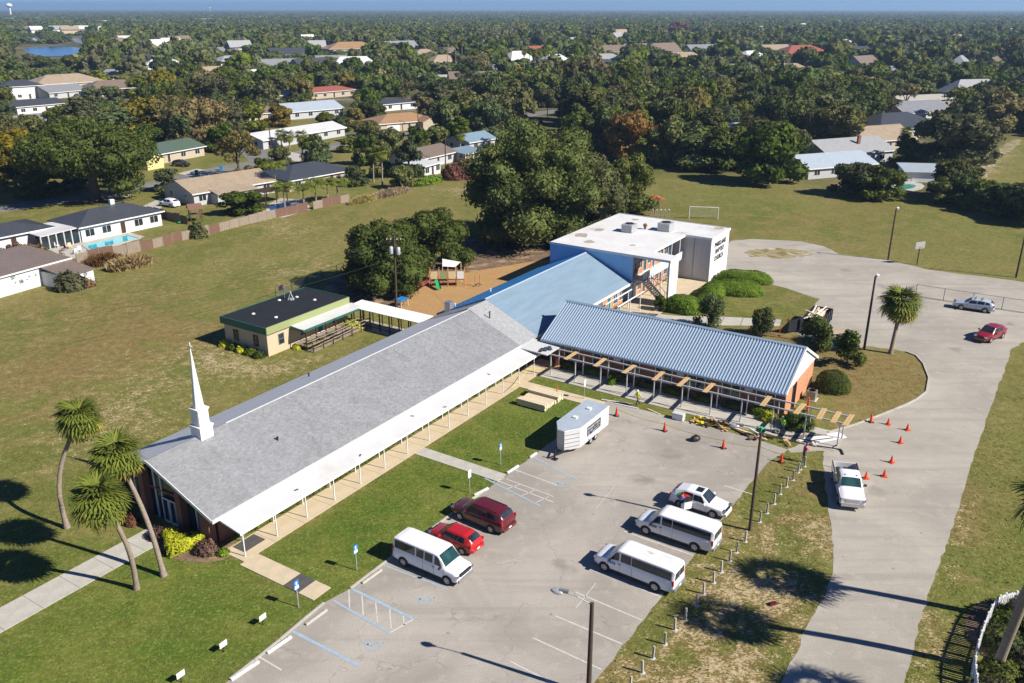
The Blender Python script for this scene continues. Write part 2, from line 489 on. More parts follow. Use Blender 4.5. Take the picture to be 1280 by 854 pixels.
def axis(lo, hi, step, far):
    a = list(np.arange(lo, hi + step / 2, step))
    g = step; x = hi
    up = []
    while x < far: g *= 1.35; x += g; up.append(x)
    g = step; x = lo; dn = []
    while x > -far: g *= 1.35; x -= g; dn.append(x)
    return np.array(dn[::-1] + a + up)
gx = axis(-130, 130, 1.6, 30000); gy = axis(20, 300, 1.6, 30000)
GX, GY = np.meshgrid(gx, gy)
nx, ny = len(gx), len(gy)
verts = np.stack([GX, GY, np.zeros_like(GX)], -1).reshape(-1, 3)
ii = np.arange(nx * ny).reshape(ny, nx)
quads = np.stack([ii[:-1, :-1], ii[:-1, 1:], ii[1:, 1:], ii[1:, :-1]], -1).reshape(-1, 4)
gme = bpy.data.meshes.new("ground")
gme.vertices.add(len(verts)); gme.vertices.foreach_set("co", verts.ravel())
gme.loops.add(quads.size); gme.loops.foreach_set("vertex_index", quads.ravel())
gme.polygons.add(len(quads)); gme.polygons.foreach_set("loop_start", np.arange(0, quads.size, 4))
gme.update(calc_edges=True)
def paint_attr(name, items, base=0.0):
    a = np.full(GX.shape, base)
    for pts, wgt, soft in items:
        m = soft_mask(GX, GY, px_poly(pts), soft)
        a = a * (1 - m) + wgt * m
    at = gme.attributes.new(name, 'FLOAT', 'POINT')
    at.data.foreach_set("value", a.astype(np.float32).ravel())
paint_attr("lush", [
    ([(-300, 960), (-60, 830), (190, 680), (285, 690), (420, 751), (287, 850), (200, 990)], 1.0, 5),
    ([(-120, 800), (185, 672), (165, 640), (60, 655), (-60, 690)], .72, 8),
    ([(318, 700), (680, 468), (765, 503), (668, 572), (607, 618), (438, 742)], .95, 1.5),
    ([(700, 474), (760, 502), (985, 562), (965, 520)], .7, 1.5),
    ([(1300, 450), (1252, 560), (1185, 760), (1140, 900), (1500, 900), (1500, 500)], .72, 6),
    ([(1010, 470), (1060, 440), (1150, 455), (1160, 480), (1110, 512), (1010, 530)], .12, 3),
    ([(830, 640), (960, 578), (1000, 580), (930, 680), (790, 800), (740, 860)], .42, 3),
    ([(812, 222), (960, 236), (1200, 258), (1500, 300), (1500, 365), (1130, 325), (1000, 302), (905, 300)], .42, 14),
    ([(895, 360), (950, 352), (1024, 376), (990, 420), (905, 408)], .35, 3),
    ([(0, 590), (180, 520), (300, 470), (470, 420), (460, 440), (190, 570), (120, 640), (0, 660)], .38, 10),
    ([(150, 262), (200, 290), (240, 286), (205, 262)], .55, 4), ([(120, 240), (260, 215), (320, 215), (200, 260)], .6, 6),
    ([(225, 190), (330, 186), (300, 208), (240, 210)], .5, 5)], base=.2)
paint_attr("straw", [
    ([(800, 830), (880, 720), (960, 660), (1041, 650), (1041, 720), (1000, 800), (960, 880), (790, 880)], 1.0, 6),
    ([(70, 560), (130, 490), (240, 435), (300, 430), (330, 465), (240, 470), (180, 540)], .72, 9),
    ([(-60, 560), (130, 420), (330, 350), (480, 300), (430, 270), (200, 330), (-60, 430)], .28, 18),
    ([(255, 440), (340, 462), (405, 445), (330, 470), (270, 460)], .8, 2),
    ([(1205, 620), (1175, 720), (1132, 862), (1162, 862), (1190, 735)], .9, 1.5),
    ([(540, 237), (600, 232), (590, 245), (540, 245)], .6, 3), ([(1205, 240), (1232, 200), (1262, 178), (1275, 182), (1240, 225), (1215, 246)], .8, 4), ([(340, 275), (390, 285), (380, 295), (330, 292)], .6, 4),
    ([(320, 340), (380, 320), (440, 340), (380, 350)], .5, 5)], base=.0)
paint_attr("brown", [
    ([(318, 700), (680, 468), (765, 503), (668, 572), (607, 618), (438, 742)], 0.0, 1.5), ([(-300, 960), (-60, 830), (190, 680), (285, 690), (420, 751), (287, 850), (200, 990)], 0.03, 5),
    ([(0, 470), (100, 430), (260, 380), (300, 400), (150, 450), (20, 500)], .75, 10),
    ([(-40, 400), (110, 395), (160, 375), (60, 370)], .55, 8),
    ([(760, 880), (900, 690), (960, 610), (1041, 640), (1041, 720), (980, 890)], 1.0, 5),
    ([(1000, 480), (1060, 440), (1150, 455), (1160, 480), (1110, 512), (1000, 535)], .75, 3), ([(890, 400), (1000, 400), (1060, 440), (1000, 470)], .5, 3), ([(1205, 605), (1170, 720), (1127, 862), (1180, 862), (1205, 735)], .8, 2),
    ([(360, 300), (590, 270), (600, 250), (440, 280)], .35, 10),
    ([(850, 250), (1100, 262), (1100, 300), (960, 295)], .4, 15)], base=.22)
paint_attr("wood", [([(-900, 100), (0, 130), (300, 130), (600, 190), (820, 214), (1000, 225), (1200, 248), (2200, 330),
                      (6000, 60), (2000, 12.5), (-900, 12.5), (-3000, 40)], 1.0, 12), ([(1192, 242), (1222, 205), (1258, 172), (1310, 160), (1380, 190), (1330, 272), (1240, 254)], 0.0, 3)], base=0.0)

k = NT("grass_ground")
g = lambda nm: (lambda a: a.outputs["Fac"])(k.n("ShaderNodeAttribute", attribute_name=nm))
wv = k.world()
nb = k.noise(wv, .035, 5, .6, .6); nm_ = k.noise(wv, .22, 5, .62, .4); nf = k.noise(wv, 1.1, 6, .72); nff = k.noise(wv, 3.6, 4, .75)
sw = k.world((1, .32, 1), R(-22)); ns = k.noise(sw, .11, 5, .62, .8)
lush = k.math('ADD', g("lush"), k.ramp(nm_, .25, .8, -.22, .22))
olive = k.mix(k.ramp(ns, .35, .68), (.118, .132, .029), (.19, .175, .054))
green = k.mix(k.ramp(nm_, .32, .68), (.058, .115, .011), (.122, .162, .021))
green = k.mix(k.ramp(k.noise(k.world((.08, 1.0, 1), -TH), .55, 3), .42, .6, 0, .5), green, (.125, .148, .026))
base = k.mix(k.ramp(lush, .1, .85), olive, green)
brn = k.math('MULTIPLY', g("brown"), k.ramp(nb, .42, .62))
base = k.mix(k.ramp(k.math('MULTIPLY', g("brown"), k.ramp(k.math('ADD', k.math('MULTIPLY', nb, .5), k.math('MULTIPLY', nm_, .5)), .4, .56)), 0, .6, 0, .9), base, (.215, .14, .06))
base = k.mix(k.math('MULTIPLY', k.ramp(nm_, .47, .64, 0, .7), k.ramp(g("lush"), .3, .95, 1, .18)), base, (.215, .178, .068))
base = k.mix(k.ramp(nf, .44, .62, .0, .72), base, k.mix(.5, base, (.05, .055, .014)))
base = k.mix(k.ramp(nff, .48, .66, 0, .5), base, (.27, .255, .085))
base = k.mix(g("wood"), base, k.mix(k.ramp(nb, .4, .6), (.07, .072, .03), (.15, .13, .065)))
stv = k.world((1.5, 3.4, 1), R(20))
vo = k.n("ShaderNodeTexVoronoi", feature='F1'); vo.inputs["Scale"].default_value = 2.7; k.l(stv, vo.inputs["Vector"])
vo.inputs["Randomness"].default_value = 1.0
fl = k.math('ADD', vo.outputs["Distance"], k.ramp(nf, .3, .7, -.3, .3))
dens = k.math('MULTIPLY', g("straw"), k.ramp(k.math('ADD', k.math('MULTIPLY', nm_, .6), k.math('MULTIPLY', nb, .4)), 0.34, .56, .05, 1.0))
thr = k.math('SUBTRACT', fl, k.math('MULTIPLY', dens, .86))
base = k.mix(k.ramp(thr, -.04, .04, .9, 0), base, k.mix(k.ramp(nff, .35, .65), (.52, .43, .28), (.32, .23, .12)))
k.bsdf(base, .95, .08, 0, bump=k.math('ADD', k.math('MULTIPLY', nf, .6), k.math('MULTIPLY', nff, .5)), bdist=.14, bstr=.9)
gme.materials.append(k.m)
ground = link_mesh("ground", gme); setp(ground, kind="structure")

# ---- asphalt
def asphalt(name, base, tone, along, cracks=1.0):
    k = NT(name)
    wv = k.world(); sv = k.world((.05, .9, 1), -along)
    n1 = k.noise(wv, .09, 6, .6, .7); n2 = k.noise(wv, .8, 5, .65); n3 = k.noise(wv, 9, 3, .7); n4 = k.noise(sv, .8, 4, .6)
    hi = tuple(x * 1.14 for x in base); lo = tuple(x * tone for x in base)
    c = k.mix(k.ramp(n1, .32, .68), lo, hi)
    c = k.mix(k.ramp(n4,   .46, .7, 0, .5), c, tuple(x * .68 for x in base))
    c = k.mix(k.ramp(n2,   .5, .72, 0, .5), c, tuple(x * 1.24 for x in base))
    c = k.mix(k.ramp(n3, .38, .62, .3, 0), c, tuple(x * .62 for x in base))
    v1 = k.n("ShaderNodeTexVoronoi", feature='DISTANCE_TO_EDGE'); v1.inputs["Scale"].default_value = .16
    dv = k.n("ShaderNodeVectorMath", operation='ADD'); nz = k.n("ShaderNodeTexNoise"); nz.inputs["Scale"].default_value = .5; nz.inputs["Detail"].default_value = 5
    k.l(wv, nz.inputs["Vector"]); sc_ = k.n("ShaderNodeVectorMath", operation='SCALE'); sc_.inputs[3].default_value = 3.0
    k.l(nz.outputs[1], sc_.inputs[0]); k.l(wv, dv.inputs[0]); k.l(sc_.outputs[0], dv.inputs[1]); k.l(dv.outputs[0], v1.inputs["Vector"])
    ck = k.math('MULTIPLY', k.ramp(v1.outputs["Distance"], .002, .008, .34 * cracks, 0), k.ramp(n2, .35, .6, .1, 1))
    c = k.mix(ck, c, tuple(x * .35 for x in base))
    v2 = k.n("ShaderNodeTexVoronoi", feature='F1'); v2.inputs["Scale"].default_value = .14; k.l(dv.outputs[0], v2.inputs["Vector"])
    c = k.mix(k.ramp(v2.outputs["Distance"], .03, .17, .5, 0), c, tuple(x * .45 for x in base))
    v3 = k.n("ShaderNodeTexVoronoi", feature='F1'); v3.inputs["Scale"].default_value = .33; k.l(wv, v3.inputs["Vector"])
    c = k.mix(k.ramp(v3.outputs["Distance"], .02, .06, .55, 0), c, tuple(x * .4 for x in base))
    k.bsdf(c, .93, .15, 0, bump=k.math('ADD', n3, n2), bdist=.02, bstr=.4)
    return k.m
M['asphalt'] = asphalt('old_asphalt', (.375, .342, .298), .78, TH)
M['asphalt_drive'] = asphalt('drive_asphalt', (.385, .352, .302), .85, R(68), .6)
M['asphalt_street'] = asphalt('street_asphalt', (.2, .195, .185), .8, R(55), .5)

lot = [(255, 875), (287, 850), (350, 800), (405, 754), (438, 736), (480, 704), (545, 657), (607, 613), (640, 589.5), (667.6, 568.5), (700, 545), (730, 522), (760, 501),
       (810, 514), (870, 530), (941, 548), (985, 562), (972, 571), (961, 577), (945, 596), (920.6, 626), (900, 652), (868, 694), (803, 776), (745, 852), (715, 892), (480, 1050)]
LOT = setp(flat(ragged(px_poly(lot)), .008, "parking_lot", M['asphalt']), kind="structure")
apron = [(985, 562), (1030, 541), (1068, 531.6), (1080, 527), (1120, 511.5), (1145, 500), (1158, 490), (1161, 473), (1154, 455), (1145, 445), (1132, 440), (1120, 437.6), (1080, 433),
         (1060, 440), (1010, 428), (985, 405), (1010, 392), (1024, 374), (998, 365.7), (977, 358.7), (949, 352.8), (925, 345), (900, 335), (905, 308), (914, 301), (940, 299), (965, 300),
         (1000, 301.5), (1030, 308), (1050, 318), (1080, 321.5), (1110, 325), (1161, 337.5), (1230, 346), (1290, 354), (1420, 372), (1420, 420), (1330, 424), (1280, 428), (1264.5, 436), (1257, 460), (1234.5, 520),
         (1210.6, 590.5), (1205, 611), (1188.6, 664), (1173, 710), (1160, 747), (1128.6, 854), (1105, 930), (930, 960), (950, 905), (977, 854), (1003, 796), (1033, 739), (1041, 716), (1041.4, 681), (1038, 652),
         (1030, 590), (1029, 563), (1005, 564.5), (990, 566)]
DRIVE = setp(flat(ragged(px_poly(apron), .8, .1), .012, "driveway", M['asphalt_drive']), kind="structure")
k = NT("dry_patch"); v = k.world(); n_ = k.noise(v, .55, 6, .7); c = k.mix(k.ramp(n_, .4, .58), (.17, .15, .055), (.3, .25, .14)); c = k.mix(k.ramp(k.noise(v, .35, 5, .7, .6), .52, .6, 0, .9), c, (.46, .42, .35))
k.bsdf(c, .95, .1, bump=k.noise(v, 4, 4), bdist=.06); M['dry'] = k.m
isl = ragged(smooth_poly(px_poly([(930, 314.5), (952, 311), (972, 309), (985, 312), (1008, 313.5), (1020, 319.5), (996, 321), (975, 324.5), (956, 321), (938, 322)]), 1), .5, .28, 3)
setp(flat(isl, .02, "dry_patch", M['dry']), kind="structure")
for q_ in ([(1208, 240), (1222, 216), (1240, 196), (1252, 194), (1240, 212), (1224, 238)], [(1240, 196), (1256, 180), (1272, 173), (1279, 178), (1262, 190), (1250, 198)]):
    setp(flat(ragged(smooth_poly(px_poly(q_), 1), 1.2, .5, 5), .018, "dry_patch", M['dry']), kind="structure")

# ---- streets of the neighbourhood
def ribbon(pts, wd, z, name, mat, parent=None):
    L_, R_ = [], []
    P = [Vector((p[0], p[1], 0)) for p in pts]
    for i, p in enumerate(P):
        d = (P[min(i + 1, len(P) - 1)] - P[max(i - 1, 0)]).normalized(); n = Vector((-d.y, d.x, 0)) * wd / 2
        L_.append(p + n); R_.append(p - n)
    me = bpy.data.meshes.new(name); n = len(P)
    me.from_pydata([(p.x, p.y, z) for p in L_ + R_], [], [(i, n + i, n + i + 1, i + 1) for i in range(n - 1)])
    me.update()
    return link_mesh(name, me, mat, parent)
def bez(pts, it=2):
    P = [Vector((p[0], p[1], 0)) for p in pts]
    for _ in range(it):
        o = [P[0]]
        for i in range(len(P) - 1): o += [P[i] * .75 + P[i + 1] * .25, P[i] * .25 + P[i + 1] * .75]
        P = o + [P[-1]]
    return P
st1 = bez(px_poly([(-90, 272), (0, 262), (70, 251), (130, 242), (200, 230), (270, 212), (330, 203), (400, 186), (450, 176), (520, 166), (600, 160), (660, 156)]))
setp(ribbon(st1, 7.0, .01, "street", M['asphalt_street']), kind="structure")
st2 = bez(px_poly([(330, 203), (300, 170), (350, 128), (440, 124), (480, 128), (520, 138)]))
setp(ribbon(st2, 7.0, .013, "street", M['asphalt_street']), kind="structure")
st3 = bez(px_poly([(640, 148), (680, 140), (720, 137)])); setp(ribbon(st3, 8.0, .013, "street", M['asphalt_street']), kind="structure")
st4 = bez(px_poly([(900, 183), (985, 186), (1040, 188), (1062, 190)])); setp(ribbon(st4, 5.5, .01, "street", M['concrete']), kind="structure")
st5 = bez(px_poly([(0, 118), (60, 110), (140, 112), (200, 110)])); setp(ribbon(st5, 7, .01, "street", M['asphalt_street']), kind="structure")
for nm, pts in (("house_driveway", [(222, 217), (262, 226), (290, 218), (246, 211)]),
                ("house_driveway", [(340, 190), (372, 203), (392, 197), (352, 187)]),
                ("house_driveway", [(170, 262), (200, 248), (214, 251), (190, 268)]),
                ("house_driveway", [(128, 248), (152, 240), (166, 244), (140, 254)])):
    setp(flat(px_poly(pts), .02, nm, M['concrete']), kind="structure")

# ---- bare dirt and mulch
k = NT("orange_mulch")
v = k.world(); c = k.mix(k.ramp(k.noise(v, 5, 4, .7), .35, .65), (.31, .19, .085), (.44, .28, .13))
c = k.mix(k.ramp(k.noise(v, .5, 4), .4, .65, 0, .5), c, (.36, .2, .08))
k.bsdf(c, .95, .1, bump=k.noise(v, 12, 3), bdist=.05); M['mulch'] = k.m
k = NT("leaf_litter_dirt")
v = k.world(); c = k.mix(k.ramp(k.noise(v, .9, 5, .7), .35, .65), (.11, .075, .05), (.22, .15, .1))
c = k.mix(k.ramp(k.noise(v, .25, 5), .52, .62, 0, .8), c, (.36, .25, .15))
k.bsdf(c, .95, .1, bump=k.noise(v, 8, 3), bdist=.05); M['litter'] = k.m
setp(flat(smooth_poly(px_poly([(398, 360), (440, 335), (560, 330), (585, 295), (620, 288), (700, 300), (700, 330), (600, 380), (560, 392), (470, 392), (420, 378)]), 1), .014, "dirt", M['litter']), kind="structure")
setp(flat(px_poly([(500, 388), (512, 366), (536, 350), (600, 338), (660, 328), (694, 324), (640, 352), (560, 394), (538, 402)]), .022, "mulch", M['mulch']), kind="structure")
setp(flat(smooth_poly(px_poly([(195, 690), (205, 665), (250, 655), (290, 672), (300, 695), (262, 704), (225, 702)]), 2), .012, "mulch_bed", M['litter']), kind="structure")

# ---- walkways on the campus grid: every slab its own piece
def walk(name, u0, u1, v0, v1, along, step, mat, z=.05, gap=.025, odd=None):
    root = thing(name, None, None, W((u0 + u1) / 2, (v0 + v1) / 2), TH, kind="structure")
    cu, cv = (u0 + u1) / 2, (v0 + v1) / 2
    a0, a1 = (u0, u1) if along == 'u' else (v0, v1)
    n = max(1, round((a1 - a0) / step)); s = (a1 - a0) / n
    shared = None
    for i in range(n):
        p0, p1 = a0 + i * s + gap / 2, a0 + (i + 1) * s - gap / 2
        mt = odd.get(i) if odd else None
        b = MB()
        if along == 'u': b.box(-(p1 - p0) / 2, (p1 - p0) / 2, -(v1 - v0) / 2, (v1 - v0) / 2, -.05, z)
        else: b.box(-(u1 - u0) / 2, (u1 - u0) / 2, -(p1 - p0) / 2, (p1 - p0) / 2, -.05, z)
        if mt is None:
            if shared is None:
                shared = b.mesh("slab"); shared.materials.append(mat)
            o = link_mesh("slab", shared, None, root)
        else: o = b.build("slab", mt, root)
        m = (p0 + p1) / 2
        o.location = (m - cu, 0, 0) if along == 'u' else (0, m - cv, 0)
    return root
CT, CO = M['concrete_tan'], M['concrete']
walk("sidewalk", -.5, 44.6, -.55, 1.75, 'u', 3.1, CT)
walk("sidewalk", -.9, .75, -7.95, -.57, 'v', 1.5, CT, odd={1: M['concrete_dark'], 2: CT})
walk("sidewalk", 19.0, 20.4, -9.6, -.57, 'v', 1.5, CO)
walk("sidewalk", 40.2, 44.1, -32.3, -.57, 'v', 3.05, CO)
walk("sidewalk", 36.6, 38.2, -10.0, -.57, 'v', 1.6, CT)
walk("sidewalk", -27, -.95, 6.6, 9.1, 'u', 2.6, CO)
r_ = thing("sidewalk", None, None, (0, 0, 0), 0, kind="structure")
pa, pb = [(790, 390), (850, 395.5), (905, 396.5), (977, 400)], [(782, 397), (840, 402.5), (900, 407), (975, 408)]
for i in range(9):
    t0, t1 = i / 9 + .002, (i + 1) / 9 - .002; f_ = lambda P_, t: G(np.interp(t * 3, range(4), [q[0] for q in P_]), np.interp(t * 3, range(4), [q[1] for q in P_]))
    b = MB(); b.prism([f_(pb, t0), f_(pb, t1), f_(pa, t1), f_(pa, t0)], -.05, .05); b.build("slab", CO, r_)
walk("patio", 62.5, 83.2, -3.4, 2.0, 'u', 3.0, CT)

# ---- painted lines, part of the parking lot
def line(a, b, wd=.1, mat='line_white', z=.014, name="stall_line"):
    a = G(*a); b = G(*b); d = (b - a); n = Vector((-d.y, d.x, 0)).normalized() * wd / 2
    me = bpy.data.meshes.new(name)
    me.from_pydata([(p.x, p.y, z) for p in (a - n, b - n, b + n, a + n)], [], [(0, 1, 2, 3)])
    return link_mesh(name, me, M[mat], LOT)
for a, b in (((719.6, 740.4), (802.4, 775.4)), ((694, 770), (777, 805)), ((666, 797.5), (751.5, 837)), ((638, 827), (706, 862)),
             ((738, 712), (825.7, 746)), ((780, 664.5), (867.6, 695)), ((812, 640), (890, 664)),
             ((905, 607), (940, 618)), ((322, 820), (352, 838)), ((614, 598), (692, 628)), ((640, 586), (700, 608))):
    line(a, b, .11)
line((720, 760), (745, 729), .07, 'line_faint'); line((745, 636), (770, 606), .05, 'line_faint')
for a, b, wd in (((366, 789.5), (449, 832.5), .24), ((417, 751), (487, 791.5), .18), ((441, 737), (516, 773.5), .24), ((667, 572), (722, 600), .16)):
    line(a, b, wd, 'line_blue', z=.018)
line((487, 791.5), (516.5, 774.5), .12)
for a, b in (((436, 737.5), (437, 760.5)), ((452.5, 744.5), (454, 769)), ((469.5, 753), (472, 778)), ((487, 761.5), (489, 786)), ((504, 770), (505.5, 782.5))): line(a, b, .09)
line((606, 598), (676, 633), .16, 'line_blue', z=.018); line((628, 597), (692, 621), .09)
for t in (.08, .36, .64, .92):
    a = (611 + 64 * t, 600 + 31 * t); line(a, (a[0] + 16, a[1] - 4 - 4 * t), .08)
line((480, 707), (560, 737), .12, 'line_blue', z=.018)
def wheelchair(px, py, s=1.0):
    c = G(px, py); b = MB()
    def loc(x, y): return (c.x + (x * math.cos(TH) - y * math.sin(TH)) * s, c.y + (x * math.sin(TH) + y * math.cos(TH)) * s)
    def seg(p, q, wd=.11):
        p = Vector((*loc(*p), .018)); q = Vector((*loc(*q), .018)); d = q - p; n = Vector((-d.y, d.x, 0)).normalized() * wd / 2
        b.add([p - n, q - n, q + n, p + n], [(0, 1, 2, 3)])
    for i in range(12):
        a0, a1 = PI * (.55 + i * .11), PI * (.55 + (i + 1) * .11)
        seg((.42 * math.cos(a0), .42 * math.sin(a0)), (.42 * math.cos(a1), .42 * math.sin(a1)))
    seg((-.1, .75), (-.05, .1)); seg((-.05, .1), (.35, .1)); seg((.35, .1), (.55, -.35)); seg((-.08, .42), (.28, .42)); seg((.55, -.35), (.68, -.3))
    seg((-.18, .86), (-.02, .86), .17)
    b.build("wheelchair_symbol", M['line_blue'], LOT, fix=False)
wheelchair(532, 751, 1.0); wheelchair(467, 808, 1.0); wheelchair(703, 606, .9)

# ---- water
k = NT("lake_water"); k.bsdf((.006, .03, .09), .12, .5, bump=k.noise(k.world(), .2, 3), bdist=.3, bstr=.15); M['lake'] = k.m
setp(flat(smooth_poly(px_poly([(24, 60.5), (60, 58.2), (98, 58.6), (101, 64), (92, 69), (60, 71), (40, 68)]), 2), .03, "lake", M['lake']), kind="structure")
setp(flat(smooth_poly(px_poly([(30, 48), (48, 47.5), (46, 53), (33, 53)]), 1), .03, "lake", M['lake']), kind="structure")
setp(flat(smooth_poly(px_poly([(88, 47.5), (118, 47), (120, 54), (96, 54.5)]), 1), .03, "lake", M['lake']), kind="structure")
k = NT("pool_water"); k.bsdf(k.mix(k.ramp(k.noise(k.world(), 1.2, 3), .3, .7), (.03, .36, .45), (.06, .46, .55)), .08, .5, bump=k.noise(k.world(), 3, 2), bdist=.03, bstr=.2); M['pool'] = k.m
k = NT("deep_pool_water"); k.bsdf(k.mix(k.ramp(k.noise(k.world(), 1.2, 3), .3, .7), (.01, .1, .2), (.02, .16, .26)), .08, .5); M['pool_deep'] = k.m
k = NT("green_pool_water"); k.bsdf((.01, .24, .17), .08, .5); M['pool_green'] = k.m
# ================================================================== CAMPUS BUILDINGS
def campus(name, label, cat, u, v, group=None):
    t = thing(name, label, cat, W(u, v), TH, group)
    t["_u"] = 0
    del t["_u"]
    return t
def gable_roof(b, x0, x1, y0, y1, ze, zr, t=.16):
    ym = (y0 + y1) / 2
    b.xprism([(y0, ze), (ym, zr), (y1, ze), (y1, ze - t), (ym, zr - t * 1.05), (y0, ze - t)], x0, x1)
    return b
def opening(root, org, axis, pos, a0, a1, z0, z1, out, name="window", glass='glass', frame='white', mull=1, fw=.07, bars=0):
    """pane set in a wall (plane x=pos or y=pos); out = +1/-1 direction the wall faces; frame stands proud as a sub-part"""
    def bx(b, p0, p1, s0, s1, q0, q1):
        if axis == 'x': b.box(p0, p1, s0, s1, q0, q1)
        else: b.box(s0, s1, p0, p1, q0, q1)
    b = MB(org); bx(b, pos - out * .06, pos + out * .02, a0, a1, z0, z1)
    p = b.build(name, M[glass] if isinstance(glass, str) else glass, root)
    b = MB(org); o0, o1 = pos - out * .02, pos + out * .055
    bx(b, o0, o1, a0 - fw, a0, z0 - fw, z1 + fw); bx(b, o0, o1, a1, a1 + fw, z0 - fw, z1 + fw)
    bx(b, o0, o1, a0, a1, z0 - fw, z0); bx(b, o0, o1, a0, a1, z1, z1 + fw)
    for i in range(mull):
        c = a0 + (a1 - a0) * (i + 1) / (mull + 1); bx(b, o0, pos + out * .045, c - fw * .4, c + fw * .4, z0, z1)
    for i in range(bars):
        c = z0 + (z1 - z0) * (i + 1) / (bars + 1); bx(b, o0, pos + out * .04, a0, a1, c - fw * .3, c + fw * .3)
    b.build("frame", M[frame], p)
    return p

# ---------------------------------------------------------------- the church
CH = campus("church", "long grey-shingled church with a white awning along its side and a white steeple", "church", 0, 0)
b = MB(); b.xprism([(2.9, 0), (14.9, 0), (14.9, 2.95), (8.9, 5.5), (2.9, 2.95)], .2, 43.8); b.build("wall", M['brick_red'], CH)
b = gable_roof(MB(), -1.0, 40.6, 1.87, 15.77, 2.95, 5.78, .22); CR = b.build("roof", M['shingle_grey'], CH)
b = MB(); b.xprism([(8.73, 5.77), (8.82, 5.82), (8.91, 5.77), (8.82, 5.72)], 6.5, 40.6); b.build("ridge_cap", M['grey_wall'], CR)
b = MB(); b.add([(-.98, 8.9, 5.755), (40.58, 8.9, 5.755), (40.58, 15.74, 2.97), (-.98, 15.74, 2.97)], [(0, 1, 2, 3)]); b.build("lightened_slope", M['roll'], CR, fix=False)  # paler colour laid on the far slope to lift its brightness
b = gable_roof(MB(), 40.6, 44.3, 1.95, 15.9, 2.85, 5.9, .2); b.build("roof", M['shingle_pale'], CH)
b = MB(); b.box(-1.02, 40.6, 1.74, 1.86, 2.66, 2.94); b.build("gutter", M['white_metal'], CH)
b = MB()
for s, (ya, yb) in ((0, (1.87, 8.82)), (1, (15.77, 8.82))):
    b.beam((-1.03, ya, 2.84), (-1.03, yb, 5.66), .05, .26)
b.build("fascia", M['white'], CH)
# glazed gable front
b = MB(); b.xprism([(3.2, .02), (14.6, .02), (14.6, 2.8), (8.9, 5.2), (3.2, 2.8)], .0, .19); FG = b.build("front_glazing", M['glass'], CH)
for y0, y1 in ((2.9, 3.9), (6.0, 6.55), (10.4, 10.95), (13.9, 14.9)):
    b = MB(); zt = 2.8 + (min(y0 - 2.9, 14.9 - y1)) * .42; b.box(-.6, -.01, y0, y1, 0, min(zt, 4.4)); b.build("pillar", M['brick_red'], CH)
for y in (4.9, 7.2, 8.9, 9.7, 12.3):
    b = MB(); b.box(-.1, -.005, y - .05, y + .05, .03, 2.75 + (5.7 - abs(y - 8.9) - .1) * .4); b.build("mullion", M['white'], FG)
b = MB(); b.box(-.11, -.01, 3.9, 13.9, 2.62, 2.78); b.build("transom", M['brick_red'], FG)
for y in (7.28, 8.12):
    b = MB(); b.box(-.14, -.02, y, y + .74, .05, 2.2); d = b.build("door", M['glass'], CH)
    b = MB()
    for q in ((y, y + .07), (y + .67, y + .74)): b.box(-.2, -.13, q[0], q[1], .05, 2.2)
    b.box(-.2, -.13, y + .07, y + .67, 2.1, 2.2); b.box(-.2, -.13, y + .07, y + .67, .05, .2); b.build("frame", M['white'], d)
# side windows behind the awning and on the far side
for i in range(9):
    u = 4.2 + i * 4.2
    opening(CH, (0, 0, 0), 'y', 2.9, u, u + 1.3, .9, 2.2, -1)
# awning
b = MB(); b.xprism([(-.27, 2.13), (1.86, 2.5), (1.86, 2.62), (-.27, 2.24)], -.35, 43.6); AW = b.build("awning", M['white_metal'], CH)
b = MB(); b.box(-.35, 43.6, -.33, -.275, 2.06, 2.25); b.build("awning_fascia", M['white'], AW)
for i in range(14):
    u = i * 3.1
    b = MB(); b.box(u - .035, u + .035, -.15, -.08, .05, 2.16); b.build("awning_post", M['white'], CH)
    b = MB(); b.box(u - .035 + 1.2, u + .035 + 1.2, 1.55, 1.62, .05, 2.45); b.build("awning_post", M['white'], CH)
# roof joint where the awning meets the next walkway
b = MB(); b.xprism([(-1.6, 2.48), (2.3, 2.6), (2.3, 2.72), (-1.6, 2.58)], 40.5, 43.7); b.build("flat_canopy", M['white_metal'], CH)
b = MB()
for i in range(3): b.rbox((41.2 + i * .5, -.5 - i * .25, 2.72), (1.1, .35, .05), .3 + i * .2)
b.build("loose_shingle", M['shingle_dark'], CH)
t = thing("door_mat", "dark mat on the pavement under the church awning's front end", "mat", W(1.3, .95, .055), TH)
b = MB(); b.box(-1.0, 1.0, -.65, .65, 0, .02); b.build("mat", M['concrete_dark'], t)
for u, v in ((6, .6), (13, .3), (21, 1.2), (24.5, .1), (33, .9)):
    b = MB(); b.rbox((u, v, 2.25 + (v + .27) * .176), (.35, .12, .05), u); b.build("leaf_litter", M['wood_dark'], AW)
# vents on the roof
for u, v, h in ((8.6, 5.2, .25), (41.6, 6.6, .75), (20, 13.2, .3)):
    z = 2.95 + (min(v - 1.87, 15.77 - v)) / 6.95 * 2.83
    b = MB(); b.lathe([(.07, -.1), (.07, h), (.11, h), (.11, h + .06), (.02, h + .1)], (u, v, z), 8); b.build("vent_pipe", M['dark'], CH)
b = MB(); b.box(44.2, 45.0, 14.2, 15.0, 2.9, 4.6); b.build("chimney", M['grey_metal'], CH)
